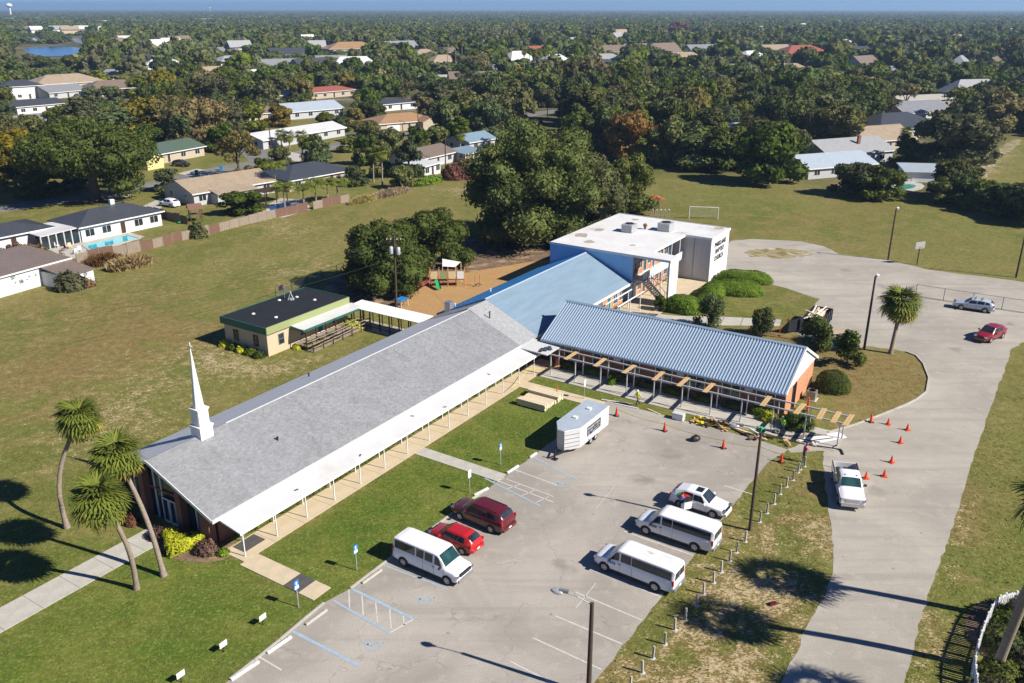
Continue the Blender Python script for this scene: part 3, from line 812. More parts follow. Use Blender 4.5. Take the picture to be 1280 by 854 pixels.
# steeple
SU, SV = 4.2, 8.82
b = MB(); b.box(SU - .6, SU + .6, SV - .6, SV + .6, 5.0, 6.5); b.box(SU - .67, SU + .67, SV - .67, SV + .67, 6.5, 6.66)
ST = b.build("steeple", M['white'], CH)
b = MB(); b.box(SU - .47, SU + .47, SV - .47, SV + .47, 6.66, 8.0); b.box(SU - .55, SU + .55, SV - .55, SV + .55, 8.0, 8.12); b.box(SU - .51, SU + .51, SV - .51, SV + .51, 7.9, 8.0); BF = b.build("belfry_box", M['white'], ST)
for sx, sy in ((1, 0), (-1, 0), (0, 1), (0, -1)):
    for a in (-.33, .33):
        b = MB()
        if sx: b.box(SU + sx * .47, SU + sx * .495, SV + a - .05, SV + a + .05, 6.8, 7.85)
        else: b.box(SU + a - .05, SU + a + .05, SV + sy * .47, SV + sy * .495, 6.8, 7.85)
        b.build("panel_trim", M['white'], BF if False else ST)
b = MB(); n = 8; pts = []
vs = [(SU + .44 * math.cos(PI / 8 + PI / 4 * k), SV + .44 * math.sin(PI / 8 + PI / 4 * k), 8.1) for k in range(8)] + [(SU + .035 * math.cos(PI / 8 + PI / 4 * k), SV + .035 * math.sin(PI / 8 + PI / 4 * k), 13.0) for k in range(8)]
b.add(vs, [tuple(range(7, -1, -1)), tuple(range(8, 16))] + [(k, (k + 1) % 8, 8 + (k + 1) % 8, 8 + k) for k in range(8)])
b.build("spire", M['white'], ST)
b = MB(); b.box(SU - .03, SU + .03, SV - .03, SV + .03, 12.95, 13.6); b.box(SU - .03, SU + .03, SV - .24, SV + .24, 13.25, 13.32); b.build("cross", M['white'], ST)

# ---------------------------------------------------------------- classroom wing under the blue roof
BW = campus("classroom_wing", "low brick wing with a plain light-blue gable roof joining the church to the two-storey block", "building", 44, 2)
o = (44, 2, 0)
b = MB(o); b.xprism([(2.9, 0), (15.4, 0), (15.4, 2.8), (9.15, 5.75), (2.9, 2.8)], 44.6, 68.9); b.build("wall", M['brick_orange'], BW)
b = gable_roof(MB(o), 44.32, 69.15, 2.0, 16.3, 2.8, 5.98, .16); RB = b.build("roof", M['blue_under'], BW)
b = MB(o); b.add([(44.34, 9.2, 5.985), (69.13, 9.2, 5.985), (69.13, 16.29, 2.825), (44.34, 16.29, 2.825)], [(0, 1, 2, 3)]); b.build("shaded_slope_sheet", M['shade_blue'], RB, fix=False)  # shade of the slope facing away, put into a deeper blue sheet
b = MB(o); b.xprism([(8.98, 5.95), (9.15, 6.03), (9.32, 5.95)], 44.32, 69.1); b.build("ridge_cap", M['metal_rib'], RB)
b = MB(o); b.box(44.4, 69.15, 1.88, 1.99, 2.5, 2.82); b.build("fascia", M['white'], BW)
b = MB(o); b.box(44.4, 69.15, 16.31, 16.4, 2.5, 2.8); b.build("fascia", M['green_trim'], BW)
for i, (u, kind) in enumerate(((57.6, 'd'), (59.2, 'w'), (61.2, 'w'), (63.6, 'd'), (65.4, 'w'), (67.2, 'w'), (53, 'w'), (50, 'w'))):
    if kind == 'd':
        opening(BW, o, 'y', 2.9, u, u + .95, .06, 2.1, -1, "door", 'teal', 'white', 0)
    else:
        opening(BW, o, 'y', 2.9, u, u + 1.1, .5, 2.2, -1, "window", 'glass_blue', 'white', 1)
for u, v in ((46.6, 15.2), (52, 13.6)):
    b = MB(o); b.lathe([(.08, -.1), (.08, .35), (.12, .35), (.12, .42)], (u, v, 2.8 + (16.3 - v) / 7.15 * 3.18), 8); b.build("vent_pipe", M['white'], BW)

# ---------------------------------------------------------------- metal-roofed wing
MW = campus("classroom_wing", "brick wing with a ribbed blue-grey metal roof and a bare canopy frame in front", "building", 43.4, -13)
o = (43.4, -13, 0)
b = MB(o); b.box(44.3, 54.2, -26.3, -.2, 0, 2.92); WL = b.build("wall", M['brick_red'], MW)
b = MB(o); b.box(44.28, 54.22, -26.36, -26.31, 0, 2.92); b.build("end_wall", M['brick_orange'], MW)
b = MB(o); b.yprism([(43.9, 2.93), (54.6, 2.93), (49.2, 5.72)], -26.42, -.1); b.build("gable", M['white'], MW)
zE, zR = 2.98, 5.92
b = MB(o); b.yprism([(43.4, zE), (49.15, zR), (54.9, zE), (54.9, zE - .12), (49.15, zR - .13), (43.4, zE - .12)], -26.55, .95); MR = b.build("roof", M['metal_blue'], MW)
rb = MB(o); nr = 88
for i in range(nr):
    v = -26.45 + 27.3 * i / (nr - 1)
    for ua, ub in ((43.38, 49.1), (54.92, 49.2)):
        za, zb_ = zE + .015, zR + .015
        rb.add([(ua, v - .06, za), (ub, v - .06, zb_), (ub, v + .06, zb_), (ua, v + .06, za), (ua, v - .035, za + .045), (ub, v - .035, zb_ + .045), (ub, v + .035, zb_ + .045), (ua, v + .035, za + .045)],
               [(0, 1, 5, 4), (4, 5, 6, 7), (7, 6, 2, 3), (0, 4, 7, 3)])
setp(rb.build("roof_rib", M['metal_rib'], MR), kind="stuff")
b = MB(o); b.yprism([(48.9, 5.9), (49.15, 6.06), (49.4, 5.9), (49.15, 5.93)], -26.6, 1.0); b.build("ridge_cap", M['metal_blue'], MR)
b = MB(o)
for ua, ub in ((43.4, 49.15), (54.9, 49.15)):
    b.beam((ua, -26.58, zE - .05), (ub, -26.58, zR - .05), .06, .26)
b.build("rake_trim", M['white'], MW)
b = MB(o); b.box(43.3, 43.39, -26.55, .95, 2.78, 2.98); b.build("gutter", M['metal_blue'], MW)
for i, v in enumerate((-2.6, -6.2, -9.9, -13.6, -17.2, -20.9, -24.4)):
    opening(MW, o, 'x', 44.3, v - .9, v + .9, .9, 2.35, -1, "window", 'glass', 'white', 1)
    b = MB(o); b.box(44.12, 44.24, v + 1.3, v + 2.1, 2.1, 2.6); b.build("wall_sign", M['grey_wall'], MW) if i % 2 == 0 else None
opening(MW, o, 'y', -26.36, 46.6, 47.3, .2, 2.6, -1, "window", 'glass', 'dark', 0)
b = MB(o); b.box(47.35, 47.95, -26.52, -26.37, .05, 2.85); b.build("brick_pier", M['brick_orange'], MW)

# canopy frame with bare beams and the boards lying across it
CF = campus("canopy_frame", "white steel canopy frame of posts and two rails standing in front of the metal-roofed wing", "canopy frame", 41.3, -16)
o = (41.3, -16, 0)
for i in range(11):
    v = -1.7 - i * 3.05
    for u in (41.2, 43.0):
        if u == 43.0 and i > 9: pass
        b = MB(o); b.box(u - .05, u + .05, v - .05, v + .05, .05, 2.36); b.build("post", M['frame'], CF)
for u in (41.2, 43.0):
    b = MB(o); b.box(u - .05, u + .05, -32.9, -1.0, 2.37, 2.5); b.build("rail", M['frame'], CF)
brd = None
spots = [(-3.8, .0), (-7.3, .05), (-10.7, -.03), (-14.0, .04), (-16.7, 0), (-19.4, .02), (-25.1, .03), (-28.3, -.02), (-30.3, .05), (-31.6, .02), (-32.7, -.02)]
wh = ["nearest the church awning", "second along from the church awning", "third along from the church awning", "above the first hi-vis worker", "fourth along, just past the worker on the grass",
      "middle of the canopy frame above the white cooler", "above the scattered lumber on the grass", "at the corner of the metal-roofed wing", "first past the building's corner", "second past the building's corner", "last at the open end of the canopy frame"]
for (v, a), t in zip(spots, wh):
    c = W(42.0, v)
    bt = thing("wooden_board", "yellow plank laid across the canopy rails, " + t, "board", (c.x, c.y, 2.505), TH + a, "planks laid across the canopy rails")
    for q in (0, 1):
        b = MB(); b.box(-1.35, 1.35, -.24 + q * .25, -.02 + q * .25, 0, .04); b.build("plank", M['wood'], bt)

# ---------------------------------------------------------------- two-storey block
TS = campus("two_storey_block", "two-storey flat-roofed block, white with a blue end wall and dark lettering on its sign wall", "building", 76, 8)
o = (76, 8, 0); HR = 6.4
b = MB(o); b.box(69.45, 83.6, 2.4, 14.9, 0, HR - .26); b.build("wall", M['brick_orange'], TS)
b = MB(o); b.box(69.2, 69.44, 2.05, 15.05, 0, HR - .02); b.build("end_wall", M['blue_wall'], TS)
b = MB(o); b.box(83.6, 91.0, -3.45, 15.05, 0, HR - .02); b.build("stair_tower", M['grey_wall'], TS)
b = MB(o); b.box(83.62, 90.98, -3.53, -3.46, 0, HR - .02); SG = b.build("sign_wall", M['white'], TS)
b = MB(o); b.prism([(69.1, -3.35), (72.1, -3.35), (72.5, .55), (83.5, .55), (83.5, -3.6), (91.1, -3.6), (91.1, 15.15), (69.1, 15.15)], HR, HR + .14); RF = b.build("roof", M['roof_white'], TS)
b = MB(o)
for p, q in (((69.1, -3.4), (69.1, 15.15)), ((69.1, -3.38), (72.1, -3.38)), ((72.3, .5), (83.5, .5)), ((83.48, -3.6), (83.48, .5)), ((83.5, -3.63), (91.1, -3.63)), ((91.12, -3.6), (91.12, 15.15))):
    b.beam((p[0], p[1], HR + .06), (q[0], q[1], HR + .06), .07, .34)
b.build("roof_edge", M['white'], RF)
b = MB(o); b.box(69.2, 71.9, -3.3, -3.05, 0, HR); b.build("fin_wall", M['white_wall'], TS)
b = MB(o); b.box(69.45, 83.6, .62, 2.4, 2.95, 3.12); b.build("walkway_slab", M['white_wall'], TS)
b = MB(o)
b.box(69.9, 83.5, .58, .66, 3.12, 4.15); b.build("balcony_wall", M['white'], TS)
b = MB(o); b.box(71.0, 71.08, -3.0, .6, 3.12, 3.2); 
for i in range(11): b.box(70.98, 71.06, -2.4 + i * .3, -2.36 + i * .3, 3.12, 4.1)
b.box(69.3, 71.1, .55, 2.4, 2.95, 3.1); b.build("landing", M['grey_metal'], TS)
stp = MB(o)
for i in range(15):
    t = i / 14; stp.box(69.5, 70.9, .5 - t * 3.2 - .14, .5 - t * 3.2 + .14, 3.0 - t * 2.85, 3.06 - t * 2.85)
S_ = stp.build("stair", M['grey_metal'], TS)
b = MB(o)
for u in (69.45, 70.95): b.beam((u, .65, 3.0), (u, -2.8, -.02), .06, .3)
for u in (69.45, 70.95):
    b.beam((u, .65, 4.0), (u, -2.8, 1.0), .05, .05)
    for i in range(6): b.box(u - .02, u + .02, .5 - i * .64 - .02, .5 - i * .64 + .02, 3.0 - i * .57, 3.95 - i * .57)
b.build("stair_rail", M['grey_metal'], S_)
for z0 in (.1, 3.2):
    for u in (70.4, 73.4, 76.4, 79.4, 82.0):
        opening(TS, o, 'y', 2.4, u, u + .95, z0, z0 + 2.1, -1, "door", 'glass_blue', 'white', 0)
    for u in (71.8, 74.8, 77.8, 80.7):
        opening(TS, o, 'y', 2.4, u, u + 1.0, z0 + .8, z0 + 2.1, -1, "window", 'glass', 'white', 1)
for u in (73.0, 76.0, 79.0, 82):
    b = MB(o); b.box(u - .08, u + .08, .66, .82, .05, 2.95); b.box(u - .06, u + .06, .6, .72, 4.1, HR); b.build("post", M['white'], TS)
opening(TS, o, 'y', -3.53, 84.3, 85.0, 5.0, 5.6, -1, "window", 'glass', 'white', 0) if False else None
for u, v in ((83.55, -.9), (91.04, -3.4)):
    b = MB(o); b.tube([(u, v, .1), (u, v, HR)], .06, 6); b.build("downpipe", M['galv'], TS)
for u, v, s_ in ((72.5, 10.5, .9), (75, 13.2, 1.4), (74, 4.4, .5), (90.2, -2.2, .8), (79.5, 12.6, 1.0), (88.5, 11, .7)):
    b = MB(o); rr = random.Random(int(u * 7)); b.prism([(u + s_ * rr.uniform(.6, 1.2) * math.cos(q * .7), v + s_ * rr.uniform(.5, 1.1) * math.sin(q * .7)) for q in range(9)], HR + .139, HR + .146); b.build("leaf_stain", M['stain'], RF)
def lettering(txt, u, z, width, height, parent, mat, org, vplane, depth=.03):
    cu = bpy.data.curves.new("lettering", 'FONT'); cu.body = txt; cu.size = 1.0; cu.extrude = depth; cu.offset = .02
    ob = bpy.data.objects.new("lettering_source", cu); col.objects.link(ob)
    dg = bpy.context.evaluated_depsgraph_get(); me = bpy.data.meshes.new_from_object(ob.evaluated_get(dg))
    bpy.data.objects.remove(ob)
    xs = [v.co.x for v in me.vertices]; ys = [v.co.y for v in me.vertices]
    sx = width / (max(xs) - min(xs)); sy = height / (max(ys) - min(ys))
    for v in me.vertices:
        x, y, d = (v.co.x - min(xs)) * sx, (v.co.y - min(ys)) * sy, v.co.z
        v.co = (u + x - org[0], vplane - .02 - d - org[1], z + y - org[2])
    me.name = "lettering"; me.materials.clear(); me.materials.append(mat)
    return link_mesh("lettering", me, None, parent)
lettering("PARKLAND", 85.0, 4.85, 4.7, .72, TS, M['dark'], o, -3.53)
lettering("BAPTIST", 85.5, 3.82, 3.6, .72, TS, M['dark'], o, -3.53)
lettering("CHURCH", 85.2, 2.75, 3.7, .72, TS, M['dark'], o, -3.53)
# things standing on the flat roof
def rooftop_unit(u, v, lx, ly, lz, label):
    t = thing("rooftop_unit", label, "air conditioner", W(u, v, HR + .14), TH)
    b = MB(); b.box(-lx / 2, lx / 2, -ly / 2, ly / 2, .08, lz); b.build("cabinet", M['galv'], t)
    b = MB(); b.box(-lx / 2 - .04, lx / 2 + .04, -ly / 2 - .04, ly / 2 + .04, 0, .08); b.build("curb", M['grey_metal'], t)
    b = MB(); b.lathe([(ly * .33, lz), (ly * .36, lz + .08), (ly * .3, lz + .08), (ly * .3, lz + .02)], (lx * .1, 0, 0), 14); b.build("fan_grille", M['dark'], t)
    b = MB()
    for i in range(6): b.box(-lx / 2 - .02, -lx / 2, -ly * .4, ly * .4, .2 + i * lz * .12, .2 + i * lz * .12 + .05)
    b.build("louvre", M['grey_metal'], t)
rooftop_unit(81.0, 8.4, 1.9, 1.7, 1.15, "grey air-conditioning cabinet on the white flat roof, the one nearer the big oak")
rooftop_unit(84.6, 4.1, 1.9, 1.9, 1.2, "grey air-conditioning cabinet on the white flat roof, the one nearer the lettered sign wall")
t = thing("roof_vent", "rusty turbine vent on the white flat roof between the two cabinets", "vent", W(83.6, 7.0, HR + .14), TH)
b = MB(); b.lathe([(.18, 0), (.18, .35), (.3, .45), (.34, .65), (.2, .85), (.02, .9)], n=12); b.build("turbine", M['wood_red'], t)
# entrance canopy rails between wing and block
EC = campus("canopy_frame", "small white canopy frame with two rails in the courtyard beside the stair", "canopy frame", 64, 0)
o = (64, 0, 0)
for v in (-.65, 1.1):
    b = MB(o); b.box(59.5, 67.2, v - .05, v + .05, 2.37, 2.52); b.build("rail", M['white'], EC)
    for u in (60.2, 63.0, 66.2):
        b = MB(o); b.box(u - .05, u + .05, v - .05, v + .05, .05, 2.37); b.build("post", M['white'], EC)

# ---------------------------------------------------------------- portable classroom
PO = campus("portable_classroom", "beige portable classroom with a flat black roof and green fascia, sunlit side coloured lighter", "building", 34.6, 32)
o = (34.6, 32, 0)
b = MB(o); b.box(28.1, 41.3, 28.3, 35.6, .0, 2.75); b.build("wall", M['cream'], PO)
b = MB(o); b.box(27.9, 41.5, 28.05, 35.85, 3.45, 3.55); PR = b.build("roof", M['black_roof'], PO)
b = MB(o); b.box(27.85, 41.55, 28.0, 28.12, 2.75, 3.62); b.build("fascia", M['lime'], PR)  # sunlit side of the green fascia, brightness put into its colour
b = MB(o); b.box(27.82, 27.92, 28.0, 35.9, 2.75, 3.61); b.box(41.48, 41.58, 28.0, 35.9, 2.75, 3.61); b.box(27.9, 41.5, 35.8, 35.9, 2.75, 3.6); b.build("fascia", M['green_trim'], PR)  # other sides of the same fascia, shade put into a darker green
for v in (30.2, 33.6): opening(PO, o, 'x', 28.1, v - .35, v + .35, 1.0, 2.2, -1, "window", 'glass', 'wood_dark', 0, bars=1)
for u in (29.8, 33.2, 38.6): opening(PO, o, 'y', 28.3, u, u + .75, 1.0, 2.2, -1, "window", 'glass', 'grey_metal', 0, bars=1)
opening(PO, o, 'y', 28.3, 36.0, 36.9, .5, 2.5, -1, "door", 'teal', 'white', 0)
for u, v in ((30.6, 33.2), (31.2, 30.0), (35.9, 34.5), (38.4, 30.9), (38.0, 33.6)):
    b = MB(o); b.lathe([(.22, 3.55), (.22, 3.62), (.1, 3.7), (.02, 3.72)], (u, v, 0), 10); b.build("roof_vent", M['white'], PO)
b = MB(o); b.box(36.6, 37.2, 33.2, 33.8, 3.55, 3.7)
for a in range(4): b.beam((36.9 + .5 * math.cos(a * PI / 2), 33.5 + .5 * math.sin(a * PI / 2), 3.55), (36.9, 33.5, 4.5), .05, .05)
b.cyl((36.9, 33.5, 4.55), (0, 0, 1), .14, .2); b.beam((36.9, 33.5, 4.5), (36.9, 34.6, 4.75), .06, .06); b.build("mast_bracket", M['galv'], PO)
b = MB(o); b.xprism([(26.0, 2.5), (28.0, 2.72), (28.0, 2.8), (26.0, 2.58)], 31.6, 41.8); PA = b.build("porch_roof", M['white_metal'], PO)
b = MB(o); b.box(31.55, 41.85, 25.92, 26.0, 2.36, 2.62); b.box(31.52, 31.6, 25.95, 28.0, 2.4, 2.66); b.build("porch_fascia", M['green_trim'], PA)
b = MB(o); b.box(31.8, 41.7, 25.9, 28.0, .42, .54); b.build("porch_deck", M['wood_grey'], PO)
b = MB(o); b.add([(31.8, 24.9, .06), (41.7, 24.9, .5), (41.7, 25.88, .5), (31.8, 25.88, .06), (31.8, 24.9, .0), (41.7, 24.9, .38), (41.7, 25.88, .38), (31.8, 25.88, 0)], [(0, 1, 2, 3), (7, 6, 5, 4), (0, 4, 5, 1), (1, 5, 6, 2), (2, 6, 7, 3), (3, 7, 4, 0)]); b.build("ramp", M['wood_grey'], PO)
for i in range(7):
    u = 31.85 + i * 1.63; zf = .06 + .44 * i / 6
    b = MB(o); b.box(u - .06, u + .06, 25.86, 25.98, 0, 2.5); b.build("porch_post", M['wood_dark'], PO)
    b = MB(o); b.box(u - .05, u + .05, 24.82, 24.92, 0, zf + .95); b.build("ramp_post", M['wood_dark'], PO)
b = MB(o)
for h in (.5, .92):
    b.beam((31.8, 24.87, .06 + h), (41.7, 24.87, .5 + h), .06, .1); b.box(31.8, 41.7, 25.8, 25.86, .5 + h, .58 + h)
b.build("handrail", M['wood_grey'], PO)
# covered walkway
CW = campus("covered_walkway", "covered walkway with a white corrugated roof on brown posts beside the portable classroom", "walkway", 42, 22)
o = (42, 22, 0)
b = MB(o); b.yprism([(41.0, 2.5), (43.6, 2.62), (43.6, 2.68), (41.0, 2.56)], 15.9, 27.9); CWR = b.build("roof", M['white_metal'], CW)
b = MB(o)
for i in range(40):
    v = 16.05 + i * .3; b.add([(40.98, v - .06, 2.56), (43.62, v - .06, 2.685), (43.62, v + .06, 2.685), (40.98, v + .06, 2.56), (40.98, v, 2.63), (43.62, v, 2.755)], [(0, 1, 5, 4), (4, 5, 2, 3), (0, 4, 3), (1, 2, 5)])
setp(b.build("corrugation", M['white_metal'], CWR), kind="stuff")
for i in range(8):
    v = 16.6 + i * 1.55
    for u in (41.15, 43.4):
        b = MB(o); b.box(u - .06, u + .06, v - .06, v + .06, 0, 2.55); b.build("post", M['wood_dark'], CW)
b = MB(o); b.box(41.12, 41.18, 16.5, 27.6, .9, 1.0); b.box(41.12, 41.18, 16.5, 27.6, .45, .52); b.build("handrail", M['wood_dark'], CW)
b = MB(o); b.box(40.9, 43.7, 15.9, 27.8, -.05, .06); b.build("floor_slab", M['concrete'], CW)
# ================================================================== VEHICLES
def car(label, cat, spec, loc, rz, body_mat, group=None, name="parked_car", detail=True):
    """lofted body (sections along x, front at +x) with glass, wheels, lamps as parts"""
    t = thing(name, label, cat, loc, rz, group)
    L, Wd = spec['L'], spec['W']; hw0 = Wd / 2
    xs = spec['x']; 
    f = lambda key: (lambda x: float(np.interp(x, xs, spec[key])))
    zb, zs, zt, hw, tw = f('zb'), f('zs'), f('zt'), f('hw'), f('tw')
    def ring(x):
        b, s, tp, h, r = zb(x), zs(x), zt(x), hw(x) * hw0, tw(x) * hw0
        return [(.88 * h, b), (.97 * h, b + .07), (h, b + .5 * (s - b)), (.985 * h, s - .06), (.95 * h, s),
                (r, tp - .055), (.93 * r, tp - .015), (.6 * r, tp + .012), (0, tp + .02)]
    st = sorted(set(list(np.linspace(xs[0], xs[-1], 30)) + list(xs)))
    vs, fs = [], []
    m = 17
    for x in st:
        rg = ring(x); full = [(y, z) for y, z in rg] + [(-y, z) for y, z in rg[-2::-1]]
        vs += [(x, y, z) for y, z in full]
    for i in range(len(st) - 1):
        for j in range(m - 1):
            fs.append((i * m + j, i * m + j + 1, (i + 1) * m + j + 1, (i + 1) * m + j))
        fs.append((i * m + m - 1, i * m, (i + 1) * m, (i + 1) * m + m - 1))
    fs.append(tuple(range(m))); fs.append(tuple((len(st) - 1) * m + j for j in range(m - 1, -1, -1)))
    b = MB(); b.add(vs, fs); body = b.build("body", body_mat, t, smooth=38)
    def side_glass(x0, x1, f0, f1, sgn, mat, nm="side_window", cut0=0, cut1=0):
        n = 6; v = []; fc = []
        for i in range(n + 1):
            x = x0 + (x1 - x0) * i / n; rg = ring(x)
            (ya, za), (yb, zb_) = rg[4], rg[5]
            for q, ff in enumerate((f0, f1)):
                xx = x + (cut0 * (1 - i / n) + cut1 * (i / n)) * (q)
                rg2 = ring(min(max(xx, xs[0]), xs[-1])); (ya, za), (yb, zb_) = rg2[4], rg2[5]
                v.append((xx, sgn * (ya + (yb - ya) * ff + .012), za + (zb_ - za) * ff))
        for i in range(n): fc.append((2 * i, 2 * i + 2, 2 * i + 3, 2 * i + 1) if sgn < 0 else (2 * i, 2 * i + 1, 2 * i + 3, 2 * i + 2))
        b = MB(); b.add(v, fc); return b.build(nm, mat, t, fix=False, smooth=60)
    def top_glass(x0, x1, wf0, wf1, mat, nm):
        n, mm = 6, 8; v = []; fc = []
        for i in range(n + 1):
            x = x0 + (x1 - x0) * i / n; e = .02
            sl = (zt(x + e) - zt(x - e)) / (2 * e); nx, nz = -sl / math.hypot(sl, 1), 1 / math.hypot(sl, 1)
            rg = ring(x); wf = wf0 + (wf1 - wf0) * i / n
            hy_ = [(-q[0], q[1]) for q in rg[5:]] + [(q[0], q[1]) for q in rg[-2:4:-1]]
            ys = [q[0] for q in hy_]; zz = [q[1] for q in hy_]
            for j in range(mm + 1):
                y = rg[5][0] * wf * (2 * j / mm - 1)
                v.append((x + nx * .014, y, float(np.interp(y, ys, zz)) + nz * .014))
        for i in range(n):
            for j in range(mm): fc.append((i * (mm + 1) + j, (i + 1) * (mm + 1) + j, (i + 1) * (mm + 1) + j + 1, i * (mm + 1) + j + 1))
        b = MB(); b.add(v, fc); return b.build(nm, mat, t, fix=False, smooth=60)
    for (x0, x1, c0, c1) in spec['side']:
        for s in (-1, 1): side_glass(x0, x1, .1, .86, s, spec.get('sg', M['car_glass']), cut0=c0, cut1=c1)
    a, c, w0, w1 = spec['wind']; top_glass(a, c, w0, w1, spec.get('wg', M['car_glass']), "windscreen")
    if 'rear' in spec:
        a, c, w0, w1 = spec['rear']; top_glass(a, c, w0, w1, M['car_glass'], "rear_window")
    r = spec['r']
    for wx in spec['wheels']:
        for s in (-1, 1):
            y = s * hw(wx) * hw0
            b = MB(); n = 18; pts = []
            for i in range(n + 1):
                a_ = PI * i / n; pts.append((wx + (r + .085) * math.cos(a_), y + s * .012, r + (r + .07) * math.sin(a_)))
            pts += [(wx - r - .085, y + s * .012, zb(wx) + .0), (wx + r + .085, y + s * .012, zb(wx))]
            b.add(pts, [tuple(range(len(pts)))] if s < 0 else [tuple(range(len(pts) - 1, -1, -1))]); b.build("wheel_arch", M['dark'], t, fix=False)
            b = MB(); b.cyl((wx, y - s * .075, r), (0, 1, 0), r, .22, 20); wl = b.build("wheel", M['black_rubber'], t, smooth=40)
            b = MB(); b.cyl((wx, y + s * .035, r), (0, 1, 0), r * .64, .03, 14); b.build("rim", spec.get('rim', M['galv']), wl)
            b = MB()
            for q in range(5):
                aa = 2 * PI * q / 5
                b.rbox((wx + math.cos(aa) * r * .4, y + s * .052, r + math.sin(aa) * r * .4), (r * .22, .012, r * .2), 0, 0, -aa)
            b.build("rim_gap", M['dark'], wl)
    fx, rx = xs[-1], xs[0]
    for s in (-1, 1):
        zl = spec['lamp']; h = hw(fx - .12) * hw0
        b = MB(); b.rbox((fx - .1, s * (h - .16), zl), (.26, .34, .15), s * -.35); b.build("headlight", M['chrome'], t)
        zl = spec['tail']; h = hw(rx + .06) * hw0
        b = MB(); b.rbox((rx + .06, s * (h - .04), zl), (.15, .1, spec.get('tailh', .3) * .8)); b.build("taillight", M['red_plastic'], t)
        mx = spec['mirror']; h = hw(mx) * hw0
        b = MB(); b.rbox((mx, s * (h + .13), zs(mx) + .1), (.12, .22, .17)); b.beam((mx, s * (h - .08), zs(mx) + .02), (mx, s * (h + .1), zs(mx) + .06), .06, .05); b.build("mirror", spec.get('mm', body_mat), t)
        for dx in spec.get('handles', ()):
            b = MB(); b.box(dx - .1, dx + .1, s * (hw(dx) * hw0 * .985), s * (hw(dx) * hw0 + .02), zs(dx) - .16, zs(dx) - .12); b.build("door_handle", spec.get('mm', body_mat), t)
        for dx in spec.get('seams', ()):
            b = MB(); hh = hw(dx) * hw0; b.beam((dx, s * (hh * .985 + .006), zb(dx) + .12), (dx, s * (hh + .006), zb(dx) + .5 * (zs(dx) - zb(dx))), .014, .008); b.beam((dx, s * (hh + .006), zb(dx) + .5 * (zs(dx) - zb(dx))), (dx, s * (hh * .985 + .004), zs(dx) - .05), .014, .008)
            b.build("door_seam", M['dark'], t)
    h = hw(fx) * hw0
    b = MB(); b.box(fx - .06, fx + .03, -h * .62, h * .62, spec['lamp'] - .13, spec['lamp'] + .07); b.build("grille", M['dark'] if not spec.get('chromegrille') else M['chrome'], t)
    bm_ = spec.get('bumper', body_mat); zbm = spec.get('bz', .42)
    b = MB(); b.box(fx - .14, fx + .09, -h * .98, h * .98, zbm - .12, zbm + .14); b.build("front_bumper", bm_, t)
    h = hw(rx) * hw0
    b = MB(); b.box(rx - .1, rx + .14, -h * .98, h * .98, zbm - .1, zbm + .16); b.build("rear_bumper", bm_, t)
    b = MB(); b.box(rx - .112, rx - .1, -.16, .16, zbm + .0, zbm + .14); b.build("licence_plate", M['white'], t)
    for s in (-1, 1):
        w0, w1 = spec['wheels']; b = MB(); b.box(w0 + r + .12, w1 - r - .12, s * hw0 * .955, s * hw0 * .99, zb(0) + .02, zb(0) + .13); b.build("sill_trim", M['dark'], t)
    b = MB(); b.box(rx + .35, fx - .4, -hw0 * .8, hw0 * .8, .2, .36); b.build("underbody", M['dark'], t)
    t["L"] = 0; del t["L"]
    return t
def fr(xs, L): return [v * L for v in xs]
def spec_van(L, wb):
    h = L / 2; f = h - .86; r = f - wb
    return dict(L=L, W=2.0, r=.365, x=[-h, -h + .12, -h + .5, h - 2.0, h - 1.72, h - 1.02, h - .92, h - .25, h - .06, h],
        zb=[.42, .34, .3, .3, .3, .3, .3, .34, .4, .5], zs=[1.18, 1.2, 1.21, 1.21, 1.2, 1.17, 1.14, 1.03, .95, .8],
        zt=[1.86, 2.02, 2.07, 2.08, 2.02, 1.3, 1.22, 1.08, .99, .83], hw=[.93, .98, 1, 1, 1, .99, .98, .95, .9, .82], tw=[.78, .84, .86, .86, .84, .84, .88, .88, .84, .76],
        side=[(h - 1.98, h - 1.3, .02, -.32), (-h + .22, h - 2.95, 0, 0), (h - 2.9, h - 2.1, 0, 0)] if L > 5.9 else [(h - 1.98, h - 1.3, .02, -.32), (-h + .22, h - 3.75, 0, 0), (h - 3.62, h - 2.95, 0, 0), (h - 2.85, h - 2.14, 0, 0)],
        wind=(h - 1.69, h - 1.05, .9, .96), wheels=(r, f), lamp=.86, tail=1.1, tailh=.5, mirror=h - 1.36, handles=(h - 2.05,), seams=(h - 2.05, h - 1.1, h - 3.0), bumper=M['grey_metal'], bz=.5, mm=M['dark'])
SP_HATCH = dict(L=4.1, W=1.74, r=.31, x=[-2.05, -1.98, -1.75, -1.2, .35, 1.2, 1.9, 2.05], zb=[.4, .3, .24, .22, .22, .22, .3, .38], zs=[.85, .93, .95, .93, .9, .86, .72, .6],
    zt=[.9, 1.05, 1.3, 1.46, 1.45, .92, .76, .62], hw=[.82, .92, .98, 1, 1, .98, .88, .72], tw=[.7, .7, .68, .68, .7, .84, .78, .62], side=[(-.45, .8, 0, -.3), (-1.45, -.52, .1, 0)], wind=(.42, 1.12, .9, .95), rear=(-1.93, -1.5, .85, .88),
    wheels=(-1.27, 1.27), lamp=.66, tail=.9, mirror=.75, handles=(-.3,), seams=(-.48, .85))
